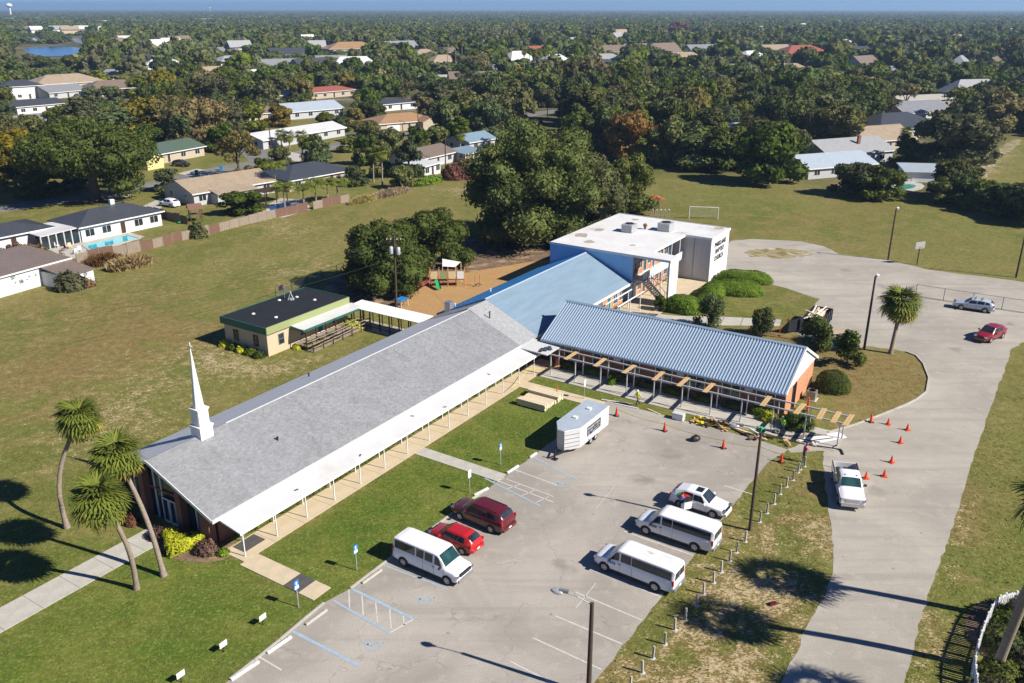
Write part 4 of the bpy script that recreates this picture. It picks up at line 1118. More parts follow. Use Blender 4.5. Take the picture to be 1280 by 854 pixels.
SP_MINI = dict(L=5.1, W=1.98, r=.34, x=[-2.55, -2.48, -2.2, -1.4, .5, 1.5, 2.35, 2.55], zb=[.4, .3, .26, .24, .24, .24, .3, .4], zs=[1.0, 1.08, 1.1, 1.08, 1.02, .98, .84, .7],
    zt=[1.1, 1.3, 1.62, 1.74, 1.72, 1.05, .88, .72], hw=[.85, .95, .99, 1, 1, .98, .9, .75], tw=[.72, .74, .76, .77, .77, .84, .8, .66], side=[(.0, .95, 0, -.32), (-.95, -.08, 0, 0), (-1.9, -1.03, .12, 0)], wind=(.58, 1.42, .9, .95), rear=(-2.42, -2.1, .84, .86),
    wheels=(-1.5, 1.55), lamp=.76, tail=1.08, tailh=.4, mirror=.95, handles=(-.1, -.8), seams=(-.05, 1.0, -1.0), roofrail=1)
SP_SUV = dict(L=4.6, W=1.85, r=.36, x=[-2.3, -2.22, -1.9, -1.0, .25, 1.05, 2.05, 2.3], zb=[.45, .34, .28, .26, .26, .26, .34, .46], zs=[.98, 1.06, 1.08, 1.05, 1.0, .97, .84, .68],
    zt=[1.02, 1.2, 1.46, 1.66, 1.66, 1.06, .88, .7], hw=[.84, .94, .99, 1, 1, .99, .9, .72], tw=[.7, .72, .7, .72, .74, .84, .78, .6], side=[(-.3, .7, 0, -.32), (-1.35, -.38, .14, 0)], wind=(.33, .98, .9, .95), rear=(-2.18, -1.8, .84, .86),
    wheels=(-1.36, 1.36), lamp=.78, tail=1.0, mirror=.7, handles=(-.2, -1.1), seams=(-.34, .78, -1.3))
SP_WAGON = dict(SP_SUV, L=4.8, W=1.85, r=.34, x=[-2.4, -2.32, -2.05, -1.2, .3, 1.1, 2.1, 2.4], zt=[1.0, 1.15, 1.42, 1.58, 1.58, 1.02, .86, .68], side=[(-.3, .75, 0, -.3), (-1.25, -.38, 0, 0), (-1.95, -1.33, .2, 0)], wheels=(-1.4, 1.4), wind=(.38, 1.03, .9, .95), rear=(-2.27, -1.95, .84, .86))
def by_wheels(px_r, px_f, spec, near, rz=None, use='mid'):
    a, b_ = G(*px_r) if px_r else None, G(*px_f) if px_f else None
    if rz is None: d = b_ - a; rz = math.atan2(d.y, d.x)
    n = Vector((-math.sin(rz), math.cos(rz), 0)); fw = Vector((math.cos(rz), math.sin(rz), 0))
    wr, wf = spec['wheels']
    pts = []
    if a is not None: pts.append(a - fw * wr)
    if b_ is not None: pts.append(b_ - fw * wf)
    c = sum(pts, Vector((0, 0, 0))) / len(pts)
    side = spec['W'] / 2 if near == 'right' else -spec['W'] / 2
    c = c + n * side
    return (c.x, c.y, .014), rz
sv = dict(spec_van(5.9, 4.0)); sv['L'] = 5.8
V1 = spec_van(5.85, 3.95); V2 = spec_van(6.15, 3.95)
GV = "white passenger vans on the church car park"
l, r_ = by_wheels((504.5, 707.5), (558.5, 732.5), V1, 'right', R(-34)); V1['wg'] = M['car_glass_green']; V1['chromegrille'] = 0
van1 = car("white passenger van parked nose-out beside the bright red hatchback", "van", V1, l, r_, M['van_white'], GV, "passenger_van")
b = MB(); b.box(2.9, 2.99, -.62, .62, .8, 1.02); b.build("grille_bar", M['dark'], van1)
l, r_ = by_wheels((867.5, 689.5), (806.6, 668.5), V2, 'left', R(146.5))
van2 = car("white passenger van with a clean roof between the white SUV and the other van", "van", V2, l, r_, M['van_white'], GV, "passenger_van")
l, r_ = by_wheels((818, 740.5), (754.6, 713.5), V2, 'left', R(145))
k = NT("worn_white_roof"); v = k.obj((1, 5, 1)); c = k.mix(k.ramp(k.noise(v, .9, 6, .7), .52, .6, 0, .9), (.76, .76, .75), (.42, .38, .33)); c = k.mix(k.ramp(k.noise(k.obj((.6, 6, 1)), 2.2, 4, .7), .64, .68, 0, .8), c, (.2, .17, .15)); k.bsdf(c, .6, .3); M['worn_roof'] = k.m
van3 = car("white passenger van with flaking paint on its roof, nearest the leaning street lamp", "van", V2, l, r_, M['van_white'], GV, "passenger_van")
for vn, L_ in ((van1, 5.85), (van2, 6.15), (van3, 6.15)):
    h = L_ / 2
    for y0, y1 in ((-.76, -.06), (.06, .76)):
        b = MB(); b.add([(-h - .012 + .0, y0, 1.22), (-h - .012, y1, 1.22), (-h - .012, y1 * .9, 1.78), (-h - .012, y0 * .9, 1.78)], [(0, 3, 2, 1)]); b.build("rear_window", M['car_glass'], vn, fix=False)
    b = MB(); b.box(-h - .012, -h + .0, -.012, .012, .55, 1.9); b.build("door_seam", M['dark'], vn)
    if vn is not van1:
        b = MB()
        for q in range(4): b.box(h - 1.72 + q * .16, h - 1.62 + q * .16, .99, 1.008, .98, 1.1)
        b.box(h - 1.74, h - 1.12, .99, 1.006, .9, .95)
        b.build("door_emblem", M['sign_blue'] if vn is van3 else M['dark'], vn)
b = MB()
for i in range(24):
    for j in range(8):
        pass
xs_ = np.linspace(-2.75, 1.0, 12); v_ = []; f_ = []
for i, x in enumerate(xs_):
    for j, y in enumerate(np.linspace(-.74, .74, 7)): v_.append((x, y, 2.066 + .03 * (1 - (y / .74) ** 2) + float(np.interp(x, [-2.75, -2.5], [-.03, 0]))))
for i in range(11):
    for j in range(6): f_.append((i * 7 + j, (i + 1) * 7 + j, (i + 1) * 7 + j + 1, i * 7 + j + 1))
b.add(v_, f_); b.build("roof_panel", M['worn_roof'], van3, fix=False, smooth=60)
b = MB(); b.rbox((1.5, .3, 2.1), (.12, .08, .06)); b.build("roof_marker", M['dark'], van1)

l, r_ = by_wheels((577.5, 694), None, SP_HATCH, 'left', R(145)); car("bright red hatchback parked between the white van and the dark red minivan", "car", SP_HATCH, l, r_, M['red_car'])
l, r_ = by_wheels((612.8, 667), (574.9, 650), SP_MINI, 'left', R(144)); mv = car("dark red minivan parked at the lawn edge, next to the bright red hatchback", "minivan", SP_MINI, l, r_, M['maroon_car'])
for s in (-1, 1):
    b = MB(); b.beam((-1.9, s * .66, 1.74), (.3, s * .66, 1.76), .04, .05); b.build("roof_rail", M['dark'], mv)
l, r_ = by_wheels(None, (889.6, 648.5), SP_SUV, 'right', R(-34)); SUVC = l
suv = car("white SUV with an open rear door and a dark sunroof, shopping bags in the doorway", "SUV", SP_SUV, l, r_, M['van_white'])
b = MB(); b.box(-.38, .18, -.36, .36, 1.672, 1.692); b.build("sunroof", M['car_glass'], suv)
b = MB(); b.add([(-1.25, -.935, .4), (-.36, -.935, .4), (-.36, -.93, 1.02), (-.42, -.72, 1.55), (-1.0, -.72, 1.55), (-1.25, -.93, 1.0)], [(0, 1, 2, 3, 4, 5)]); b.build("door_opening", M['dark'], suv)
b = MB()
hx, hy_ = -.36, -.95; dr = Vector((-.55, -.83, 0)); nn_ = Vector((.83, -.55, 0)) * .05
def dpt(d, z): p = Vector((hx, hy_, z)) + dr * d; return p
pan = [dpt(0, .38), dpt(.9, .42), dpt(.98, .8), dpt(.95, 1.02), dpt(0, 1.0)]
b.add([p - nn_ for p in pan] + [p + nn_ for p in pan], [(4, 3, 2, 1, 0), (5, 6, 7, 8, 9)] + [(i, (i + 1) % 5, 5 + (i + 1) % 5, 5 + i) for i in range(5)]); dd = b.build("open_door", M['van_white'], suv)
b = MB(); pan = [dpt(.05, 1.02), dpt(.9, 1.04), dpt(.6, 1.46), dpt(.05, 1.5)]
b.add([p - nn_ * .3 for p in pan] + [p + nn_ * .3 for p in pan], [(3, 2, 1, 0), (4, 5, 6, 7)] + [(i, (i + 1) % 4, 4 + (i + 1) % 4, 4 + i) for i in range(4)]); b.build("door_window", M['car_glass'], dd)
l, r_ = by_wheels((1230.6, 392.5), (1200.6, 386.8), SP_WAGON, 'left', R(150)); wg = car("silver-blue wagon with roof bars parked along the chain-link fence", "car", SP_WAGON, l, r_, M['silver_car'])
for x in (-.9, -.1):
    b = MB(); b.box(x - .03, x + .03, -.68, .68, 1.66, 1.7); b.build("roof_bar", M['dark'], wg)
l, r_ = by_wheels((1253.8, 423), (1237.5, 429.5), SP_SUV, 'left', R(-145)); car("dark red SUV standing alone in the big parking loop near the grass verge", "SUV", SP_SUV, l, r_, M['wine_car'])

# pickup
SP_PICK = dict(L=5.9, W=2.02, r=.4, x=[-.72, -.66, -.5, .75, 1.35, 1.5, 2.6, 2.85, 2.95], zb=[.5, .45, .42, .4, .4, .4, .42, .5, .6], zs=[1.24, 1.25, 1.25, 1.24, 1.22, 1.2, 1.14, 1.06, .92],
    zt=[1.5, 1.8, 1.92, 1.92, 1.4, 1.24, 1.18, 1.1, .95], hw=[.97, .99, 1, 1, 1, 1, .99, .95, .88], tw=[.74, .78, .78, .78, .82, .9, .92, .88, .8], side=[(.05, .95, 0, -.28), (-.55, -.03, .05, 0)], wind=(.8, 1.38, .9, .95), rear=(-.7, -.56, .8, .84),
    wheels=(-1.9, 1.95), lamp=.98, tail=1.0, tailh=.01, mirror=.9, handles=(0,), seams=(.0, 1.0), bumper=M['chrome'], bz=.55, mm=M['dark'], chromegrille=1, wg=M['car_glass_green'])
pc = G(1058.5, 616); pr = R(-103)
pk = car("white pickup truck facing the camera with tools in its open bed", "truck", SP_PICK, (pc.x, pc.y, .014), pr, M['van_white'], None, "pickup_truck")
b = MB()
for s in (-1, 1): b.box(-2.95, -.74, s * 1.0, s * .88, .45, 1.26)
b.build("bed_side", M['van_white'], pk); b = MB(); b.box(-3.0, -2.93, -.99, .99, .55, 1.24); b.build("tailgate", M['van_white'], pk)
b = MB(); b.box(-2.92, -.75, -.87, .87, .5, .66); b.build("bed_floor", M['dark'], pk)
for x, y, s in ((-1.1, .4, .5), (-1.5, -.3, .4), (-2.1, .2, .55), (-2.4, -.5, .35), (-1.7, .6, .3)):
    b = MB(); b.rbox((x, y, .66 + s * .4), (s, s * 1.3, s * .8), x * 3); b.build("tool_box", M['dark'], pk)
b = MB(); b.beam((-.9, .97, 1.3), (-2.9, .97, 1.3), .08, .08); b.beam((-.9, -.97, 1.3), (-2.9, -.97, 1.3), .08, .08); b.build("bed_rail", M['wood_dark'], pk)
for y in (-.45, .45):
    b = MB(); b.rbox((.5, y, 1.94), (.12, .12, .05)); b.build("cab_lamp", M['dark'], pk)

# ---------------------------------------------------------------- cargo trailer
TR = campus("cargo_trailer", "white V-nosed cargo trailer with a grey roof and a dark lettered side panel", "trailer", 29.8, -11.7)
o = (29.8, -11.7, -.0)
Ptr = [(33.0, -12.95), (33.0, -10.5), (27.4, -10.5), (26.1, -11.35), (26.1, -12.05), (27.4, -12.95)]
b = MB(o); b.prism(Ptr, .48, 2.42); b.build("body", M['white_metal'], TR)
b = MB(o); b.prism([((p[0] - 29.8) * 1.006 + 29.8, (p[1] + 11.72) * 1.012 - 11.72) for p in Ptr], 2.42, 2.47); TRR = b.build("roof", M['trailer_roof'], TR)
cxy = [((p[0] - 29.8) * 1.008 + 29.8, (p[1] + 11.72) * 1.016 - 11.72) for p in Ptr]
for i in range(6):
    b = MB(o); p, q = cxy[i], cxy[(i + 1) % 6]; b.beam((p[0], p[1], 2.4), (q[0], q[1], 2.4), .03, .1); b.build("roof_trim", M['white'], TRR)
for u, v in ((29.0, -11.5), (31.3, -11.7)):
    b = MB(o); b.box(u - .2, u + .2, v - .2, v + .2, 2.47, 2.58); b.build("roof_vent", M['white'], TRR)
b = MB(o); b.box(28.7, 31.3, -12.975, -12.955, 1.02, 1.95); PN = b.build("sign_panel", M['dark'], TR)
b = MB(o)
rr = random.Random(3)
for row, (z0, z1, n) in enumerate(((1.6, 1.85, 11), (1.33, 1.5, 14), (1.1, 1.24, 16))):
    x = 28.82
    for i in range(n):
        wd_ = 2.3 / n
        if rr.random() < .88:
            b.box(x + .02, x + wd_ * .32, -12.985, -12.976, z0, z1); b.box(x + wd_ * .32, x + wd_ * .72, -12.985, -12.976, z0 if rr.random() < .5 else z1 - .06, z0 + .05 if rr.random() < .5 else z1)
        x += wd_
setp(b.build("lettering", M['grey_wall'], PN), kind="stuff")
for u in (29.4, 30.35):
    for s, v in ((-1, -12.9), (1, -10.55)):
        b = MB(o); b.cyl((u, v, .34), (0, 1, 0), .34, .2, 16); wl = b.build("wheel", M['black_rubber'], TR, smooth=40)
        b = MB(o); b.cyl((u, v + s * .1, .34), (0, 1, 0), .2, .03, 12); b.build("rim", M['galv'], wl)
b = MB(o)
for v in (-12.99, -10.46): b.box(28.95, 30.85, v - .06, v + .06, .64, .78)
b.build("fender", M['white'], TR)
b = MB(o); b.beam((26.6, -12.3, .5), (24.9, -11.7, .5), .1, .1); b.beam((26.6, -11.1, .5), (24.9, -11.7, .5), .1, .1); b.box(25.0, 25.1, -11.75, -11.65, .05, .9); b.rbox((25.05, -11.7, .03), (.5, .5, .06)); b.build("drawbar", M['dark'], TR)
b = MB(o); b.prism([(26.09, -12.06), (26.09, -11.34), (26.07, -11.34), (26.07, -12.06)], .5, 2.4)
b.build("nose_plate", M['galv'], TR)
for h in (.8, 1.2, 1.6, 2.0):
    b = MB(o); p, q = Vector((27.35, -12.94, h)), Vector((26.13, -12.09, h)); n = Vector((-.57, -.82, 0)) * .02
    b.beam(p + n, q + n, .02, .035); b.build("nose_strip", M['grey_metal'], TR)
b = MB(o); b.box(33.0, 33.04, -12.85, -10.6, .6, 2.3); b.build("rear_ramp", M['galv'], TR)

# ---------------------------------------------------------------- dumpster
DP = campus("dumpster", "dark roll-off dumpster heaped with pale scrap lumber beside the loop road", "dumpster", 72.6, -21.8)
o = (72.6, -21.8, 0)
b = MB(o)
for s in (-1, 1): b.box(69.4, 75.8, -21.9 + s * 1.15 - .05, -21.9 + s * 1.15 + .05, .25, 1.75)
b.build("side_wall", M['dark'], DP); b = MB(o); b.box(75.72, 75.82, -23, -20.8, .25, 1.75); b.build("end_wall", M['dark'], DP)
b = MB(o); b.box(69.4, 75.8, -23, -20.8, .2, .32); b.build("floor", M['dark'], DP)
for i in range(7):
    for s in (-1, 1):
        b = MB(o); u = 69.6 + i * 1.0; v = -21.9 + s * 1.22; b.box(u - .05, u + .05, v - .05, v + .05, .25, 1.72); b.build("rib", M['dark'], DP)
b = MB(o); b.rbox((69.0, -20.2, 1.0), (1.9, .08, 1.5), R(150)); b.build("gate", M['dark'], DP)
rr = random.Random(5)
for i in range(34):
    ln = rr.uniform(2.2, 4.4)
    wt = campus("scrap_board", "pale scrap board in the heap on top of the dark dumpster", "board", 73.2 + rr.uniform(-.9, .9), -21.9 + rr.uniform(-.8, .8), "scrap boards in the dumpster")
    wt.location.z = 1.35 + i * .012 + rr.uniform(0, .1); wt.rotation_euler = (rr.uniform(-.1, .1), rr.uniform(-.06, .06), TH + rr.uniform(-.14, .14) + (.9 if i % 16 == 0 else 0))
    b = MB(); b.box(-ln / 2, ln / 2, -.09, .09, -.02, .03); b.build("plank", M[('wood_pale', 'white', 'wood', 'wood_pale')[i % 4]], wt)

# ---------------------------------------------------------------- lumber stacks, loose boards, tools
def stack(u0, u1, v0, v1, h, rows, label, mat, edge):
    t = campus("lumber_stack", label, "lumber", (u0 + u1) / 2, (v0 + v1) / 2, "lumber stacks on the lawn")
    o = ((u0 + u1) / 2, (v0 + v1) / 2, 0); n = max(1, int((u1 - u0) / .26))
    for s in (v0 + .5, v1 - .5):
        b = MB(o); b.box(u0, u1, s - .06, s + .06, 0, .1); b.build("bearer", M['wood'], t)
    for j in range(rows):
        for i in range(n):
            b = MB(o); w_ = (u1 - u0) / n; dz = (h - .1) / rows
            b.box(u0 + i * w_ + .008, u0 + (i + 1) * w_ - .008, v0 + random.uniform(-.08, .08), v1 + random.uniform(-.08, .08), .1 + j * dz, .1 + (j + 1) * dz - .012); b.build("plank", M[mat if (i + j) % 3 else 'wood_pale'], t)
    return t
stack(32.75, 33.45, -6.0, -2.75, .75, 4, "pale lumber stack on the lawn, nearest the white trailer's nose side", 'wood_pale', 0)
stack(33.6, 35.0, -6.0, -2.7, .5, 3, "low middle lumber stack on the lawn between two taller ones", 'wood_pale', 0)
stack(35.15, 36.3, -6.1, -2.6, .78, 4, "lumber stack on the lawn nearest the metal-roofed wing", 'wood_pale', 0)
def loose(px, py, ln, ang, mat, label, group, wd_=.14, z=.03, tilt=0):
    p = G(px, py); t = thing("loose_board", label, "board", (p.x, p.y, z), ang, group); t.rotation_euler = (0, tilt, ang)
    b = MB(); b.box(-ln / 2, ln / 2, -wd_ / 2, wd_ / 2, 0, .05); b.build("plank", M[mat], t)
for i, (x, y, ln, a, m_) in enumerate(((927, 541, 3.2, -48, 'wood'), (930, 543, 3.0, -52, 'wood'), (933, 541, 4.0, -44, 'wood_pale'), (923, 540, 2.6, -56, 'wood_red'), (937, 544, 3.6, -45, 'wood_pale'), (919, 535, 2.8, -40, 'wood'))):
    loose(x, y, ln, R(a), m_, "loose plank in the fan of lumber on the grass under the canopy frame", "loose planks in the fan of lumber", z=.03 + i * .03)
for i, (x, y, ln, a, lab) in enumerate(((772, 503, 3.4, -20, "long white board on the grass, nearest the white trailer"), (783, 508, 2.6, -28, "short white board at the lot edge next to the worker in yellow"), (842, 509, 4.0, -28, "long pale board by the canopy post right of the worker in yellow"), (817, 515, 1.6, -50, "pale board pointing onto the lot below the worker in yellow"))):
    loose(x, y, ln, R(a), 'white' if i < 2 else 'wood_pale', lab, "boards lying along the grass strip")
for i, (x, y, ln, a) in enumerate(((990, 552, 4.2, -30), (1000, 549, 3.5, -24), (1012, 546, 3.4, 8), (1020, 551, 3.6, 14), (985, 546, 3.0, -28), (1006, 545, 3.0, 2))):
    loose(x, y, ln, R(a), ('wood_dark', 'wood_red', 'wood_red', 'wood_pale', 'wood_dark', 'wood_red')[i], "dark or reddish board on the walkway end below the last canopy planks", "boards at the walkway end")
loose(1028, 549, 4.6, R(20), 'white', "wide white sheet leaning on the walkway end", None, 1.2)
p = G(1038, 561); t = thing("iron_bar", "dark bent bar lying on the asphalt above the pickup", "bar", (p.x, p.y, .03), R(-20))
b = MB(); b.beam((-1.2, 0, .05), (.9, 0, .05), .1, .1); b.beam((.9, 0, .05), (1.1, -.9, .05), .12, .1); b.beam((.1, 0, .05), (.5, .8, .05), .07, .07); b.build("bar", M['dark'], t)
p = G(848, 524); t = thing("cooler", "white box cooler at the lot edge under the canopy frame", "cooler", (p.x, p.y, .02), TH + PI / 2)
b = MB(); b.box(-.55, .55, -.32, .32, 0, .55); b.build("tub", M['white'], t); b = MB(); b.box(-.57, .57, -.34, .34, .55, .66); b.build("lid", M['white_metal'], t); b = MB(); b.box(.56, .6, -.12, .12, .3, .38); b.box(-.6, -.56, -.12, .12, .3, .38); b.build("handle", M['grey_metal'], t)
p = G(869, 551); t = thing("tool_bag", "black bag lying on the asphalt between two cones", "bag", (p.x, p.y, .01), .4)
b = MB(); b.lathe([(.02, .0), (.42, .05), (.5, .2), (.42, .38), (.22, .5), (.02, .52)], (0, 0, 0), 12); o_ = b.build("sack", M['dark'], t, smooth=60); o_.scale = (1.1, .75, 1)
b = MB(); b.tube([(-.2, 0, .45), (-.1, 0, .62), (.1, 0, .62), (.2, 0, .45)], .03, 6); b.build("handle", M['black_rubber'], t)
rr = random.Random(11)
for i, (x, y, c_) in enumerate(((873, 524, 'yellow'), (882, 527, 'wood_dark'), (888, 526, 'wood'), (894, 529, 'wood_dark'), (899, 534, 'wood_red'), (876, 531, 'yellow'), (948, 545, 'grey_metal'), (1000, 541, 'dark'), (885, 533, 'wood_dark'), (905, 538, 'wood'), (914, 533, 'grey_metal'), (940, 550, 'wood_red'), (962, 549, 'wood_dark'), (985, 556, 'wood'), (970, 541, 'grey_metal'), (868, 528, 'wood'), (1015, 556, 'wood_red'), (903, 530, 'wood_dark'))):
    p = G(x, y); t = thing("debris_heap", "small heap of " + ("yellow tape" if c_ == 'yellow' else "torn-out scrap") + " on the grass strip by the lot", "debris", (p.x, p.y, .0), rr.uniform(0, 3), "heaps of debris along the grass strip")
    b = MB()
    for q in range(6): b.rbox((rr.uniform(-.3, .3), rr.uniform(-.3, .3), .06 + q * .05), (rr.uniform(.2, .6), rr.uniform(.08, .3), .06), rr.uniform(0, 3), rr.uniform(-.4, .4))
    setp(b.build("scrap", M[c_], t), kind="stuff")
t = thing("ac_unit", "grey condenser beside the orange end wall of the metal-roofed wing", "air conditioner", W(50.4, -27.4, 0), TH)
b = MB(); b.box(-.45, .45, -.45, .45, .08, 1.0); b.build("cabinet", M['grey_metal'], t); b = MB(); b.lathe([(.36, 1.0), (.38, 1.05), (.3, 1.05), (.3, 1.0)], n=14); b.build("fan_grille", M['dark'], t); b = MB(); b.box(-.6, .6, -.6, .6, 0, .08); b.build("pad", M['concrete'], t)

# ---------------------------------------------------------------- cones, bollards, wheel stops, lamps, signs
def cone_proto(label, p, tall=False):
    t = thing("traffic_cone", label, "traffic cone", (p.x, p.y, .014), random.uniform(0, 1), "orange traffic cones")
    h = .95 if tall else .7
    b = MB(); b.box(-.24, .24, -.24, .24, 0, .05); b.build("base", M['dark'] if tall else M['orange'], t)
    b = MB(); b.lathe([(.17, .05), (.035, h), (.02, h + .01)], n=14); b.build("cone", M['orange'], t, smooth=40)
    return t
cones = [(770.5, 520, "standing just behind the white trailer's rear corner", 1), (830.5, 539, "on the lot between the trailer and the black bag", 1), (904, 560.5, "on the lot right of the black bag", 1), (976.5, 578, "on the grass tip at the head of the concrete-post row", 1),
         (1088.5, 528, "tall one at the kerb of the grassy peninsula", 1), (1110, 531, "farthest small one out from the peninsula kerb", 0), (1134, 538, "rightmost of the row across the drive", 0), (1125, 554, "second down from the rightmost one on the drive", 0),
         (1114, 578.5, "third down on the drive, up and right of the pickup's bed", 0), (1105, 596, "nearest the camera on the drive", 0), (1082, 598.5, "right beside the pickup's bed", 0)]
pr_s = pr_t = None
for x, y, lab, tall in cones:
    p = G(x, y); lab = ("tall " if tall else "") + "orange traffic cone " + lab
    src = pr_t if tall else pr_s
    if src is None:
        src = cone_proto(lab, p, tall)
        if tall: pr_t = src
        else: pr_s = src
    else:
        c = copy_tree(src); c.location = (p.x, p.y, .014); c["label"] = lab; c.rotation_euler.z = random.uniform(0, 1.5)
cb = MB(); cb.lathe([(.3, 0), (.32, .12), (.27, .14), (.25, .5), (.26, .52), (.22, .9), (.2, 1.1), (.05, 1.12)], n=14)
for x, y, lab in ((697, 461, "red construction drum under the awning corner by the canopy frame"), (1009, 514, "orange construction post behind the last canopy planks")):
    p = G(x, y); t = thing("construction_drum", lab, "drum", (p.x, p.y, .03)); m_ = cb.mesh("drum", 40); o_ = link_mesh("drum", m_, M['orange'], t); o_.scale = (1, 1, 1.15) if x < 800 else (.45, .45, 1.3)
    b = MB(); b.lathe([(.265, .3), (.265, .42), (.26, .42)], n=14); q = b.build("stripe", M['white'], t); q.scale = o_.scale
bols = [(1005.5, 583), (1000, 587), (997.5, 590.5), (991, 600), (983, 608.5), (975, 617.5), (967.5, 630), (958.5, 641.5), (949.5, 652.5), (931.5, 677), (920.5, 690.5), (912, 701.5), (901.5, 715), (892, 728.5), (879.5, 742.5), (871, 757.5), (857, 775.5), (843.5, 787.5), (831, 805.5), (816, 823), (803, 841), (788, 862)]
bp = None
ordw = ["nearest the walkway end", "second from the walkway end", "third from the walkway end", "fourth from the walkway end", "fifth from the walkway end", "sixth from the walkway end", "seventh from the walkway end", "eighth from the walkway end", "last one before the tall pole", "first one past the tall pole",
        "second past the tall pole", "third past the tall pole", "fourth past the tall pole", "fifth past the tall pole", "sixth past the tall pole", "seventh past the tall pole", "eighth past the tall pole", "ninth past the tall pole", "tenth past the tall pole", "eleventh past the tall pole", "twelfth past the tall pole", "nearest the camera at the bottom edge"]
for (x, y), lab in zip(bols, ordw):
    p = G(x, y); lab = "short pale concrete post in the grass row, " + lab
    if bp is None:
        bp = thing("bollard", lab, "post", (p.x, p.y, 0), TH, "concrete posts along the lot edge")
        b = MB(); b.box(-.06, .06, -.06, .06, 0, .93); b.box(-.05, .05, -.05, .05, .93, .95); b.build("post", M['concrete'], bp)
        b = MB(); b.lathe([(.2, 0), (.14, .02), (.08, .03)], n=9); b.build("footing", M['concrete'], bp)
    else:
        c = copy_tree(bp); c.location = (p.x, p.y, 0); c["label"] = lab; c.rotation_euler = (random.uniform(-.04, .04), random.uniform(-.04, .04), TH + random.uniform(-.2, .2))
stops = [((289, 851), (323.5, 828), "white wheel stop at the bottom end of the lawn edge"), ((334.5, 817.5), (364, 797), "bright white wheel stop second from the bottom of the lawn edge"), ((382.5, 782), (408.5, 763), "grey wheel stop below the wheelchair sign at the front path"), ((453, 730), (477, 713), "grey wheel stop beside the shadow of the nose-out van"), ((593, 620), (610, 611), "white wheel stop in front of the dark red minivan"), ((634, 592), (648, 583), "white wheel stop at the hatched bay by the second path"), ((662.5, 572.5), (670.5, 567), "wheel stop by the trailer drawbar")]
for a, c_, lab in stops:
    a = G(*a); c_ = G(*c_); d = c_ - a; m = (a + c_) / 2
    t = thing("wheel_stop", lab, "wheel stop", (m.x, m.y, .008), math.atan2(d.y, d.x), "wheel stops along the lawn edge")
    L_ = d.length; b = MB(); b.xprism([(-.09, 0), (.09, 0), (.07, .13), (-.07, .13)], -L_ / 2, L_ / 2); b.build("bar", M['concrete'] if 'grey' in lab else M['white'], t)
    b = MB()
    for s in (-.35, .35): b.cyl((s * L_, 0, .132), (0, 0, 1), .025, .012, 8)
    b.build("bolt", M['dark'], t)
# kerb along the lot and the peninsula
def kerb(pts, name="kerb", mat='concrete', h=.12, w_=.16):
    P = [G(*p) for p in pts]; root = thing(name, None, None, (P[0].x, P[0].y, 0), 0, kind="structure")
    for i in range(len(P) - 1):
        b = MB((P[0].x, P[0].y, 0)); d = (P[i + 1] - P[i]).normalized() * .01
        b.beam((P[i].x + d.x, P[i].y + d.y, h / 2 - .01), (P[i + 1].x - d.x, P[i + 1].y - d.y, h / 2 - .01), w_, h + .02); b.build("kerb_stone", M[mat], root)
kerb([(287, 850), (318, 826), (350, 800), (378, 776), (405, 754)], mat='concrete', h=.08)
kerb([(438, 736), (480, 704), (513, 681), (545, 657), (575, 635), (605, 614)], h=.08)
kerb([(1035, 541), (1068, 531.6), (1080, 527), (1100, 519.5), (1120, 511.5), (1133, 506), (1145, 500), (1158, 490), (1161, 473), (1154, 455), (1145, 445), (1132, 440)], mat='concrete')
# light poles
def lamp_pole(px, py, h, lab, arm=None, lean=0.0, r0=.15, head='globe', group="wooden light poles"):
    p = G(px, py); t = thing("street_lamp", lab, "street lamp", (p.x, p.y, 0), 0, group)
    b = MB(); b.tube([(0, 0, -.1), (lean * .5, 0, h * .5), (lean, 0, h)], [r0, r0 * .88, r0 * .72], 9); b.build("pole", M['pole'], t, smooth=50)
    if arm:
        ax, ay = arm
        b = MB(); b.tube([(lean, 0, h - .15), (lean + ax * .5, ay * .5, h + .22), (lean + ax, ay, h + .3)], .035, 7); ar = b.build("arm", M['galv'], t)
        d = Vector((ax, ay, 0)).normalized(); c = Vector((lean + ax, ay, h + .3)) + d * .35
        b = MB(); b.lathe([(.02, -.16), (.17, -.12), (.24, 0), (.2, .1), (.06, .14)], n=12); hd = b.build("lamp_head", M['galv'], t, smooth=50); hd.location = c; hd.scale = (1.7, 1, 1); hd.rotation_euler = (0, 0, math.atan2(ay, ax))
        b = MB(); b.rbox((-.25, 0, .12), (.3, .18, .12)); q = b.build("ballast_box", M['grey_metal'], hd)
    elif head == 'flood':
        b = MB(); b.rbox((lean + .15, -.15, h + .1), (.35, .3, .3), .6, .4); b.build("lamp_head", M['white'], t); b = MB(); b.beam((lean, 0, h - .2), (lean + .15, -.12, h + .1), .06, .06); b.build("bracket", M['galv'], t)
    return t
lamp_pole(735.5, 868, 6.5, "dark street lamp with a silver cobra head at the bottom of the car park", arm=(-1.6, .55), r0=.16)
lamp_pole(937, 663, 8.4, "tall dark pole in the concrete-post row between the white SUV and the median", arm=(-1.5, .5), r0=.13)
lamp_pole(1080, 437, 9.0, "dark light pole between the round palm and the metal-roofed wing", head='flood')
lamp_pole(1110, 325, 8.3, "dark light pole at the edge of the far field behind the loop", head='flood')
lamp_pole(1270, 347, 9, "dark light pole at the right edge of the picture by the far field", head='flood')
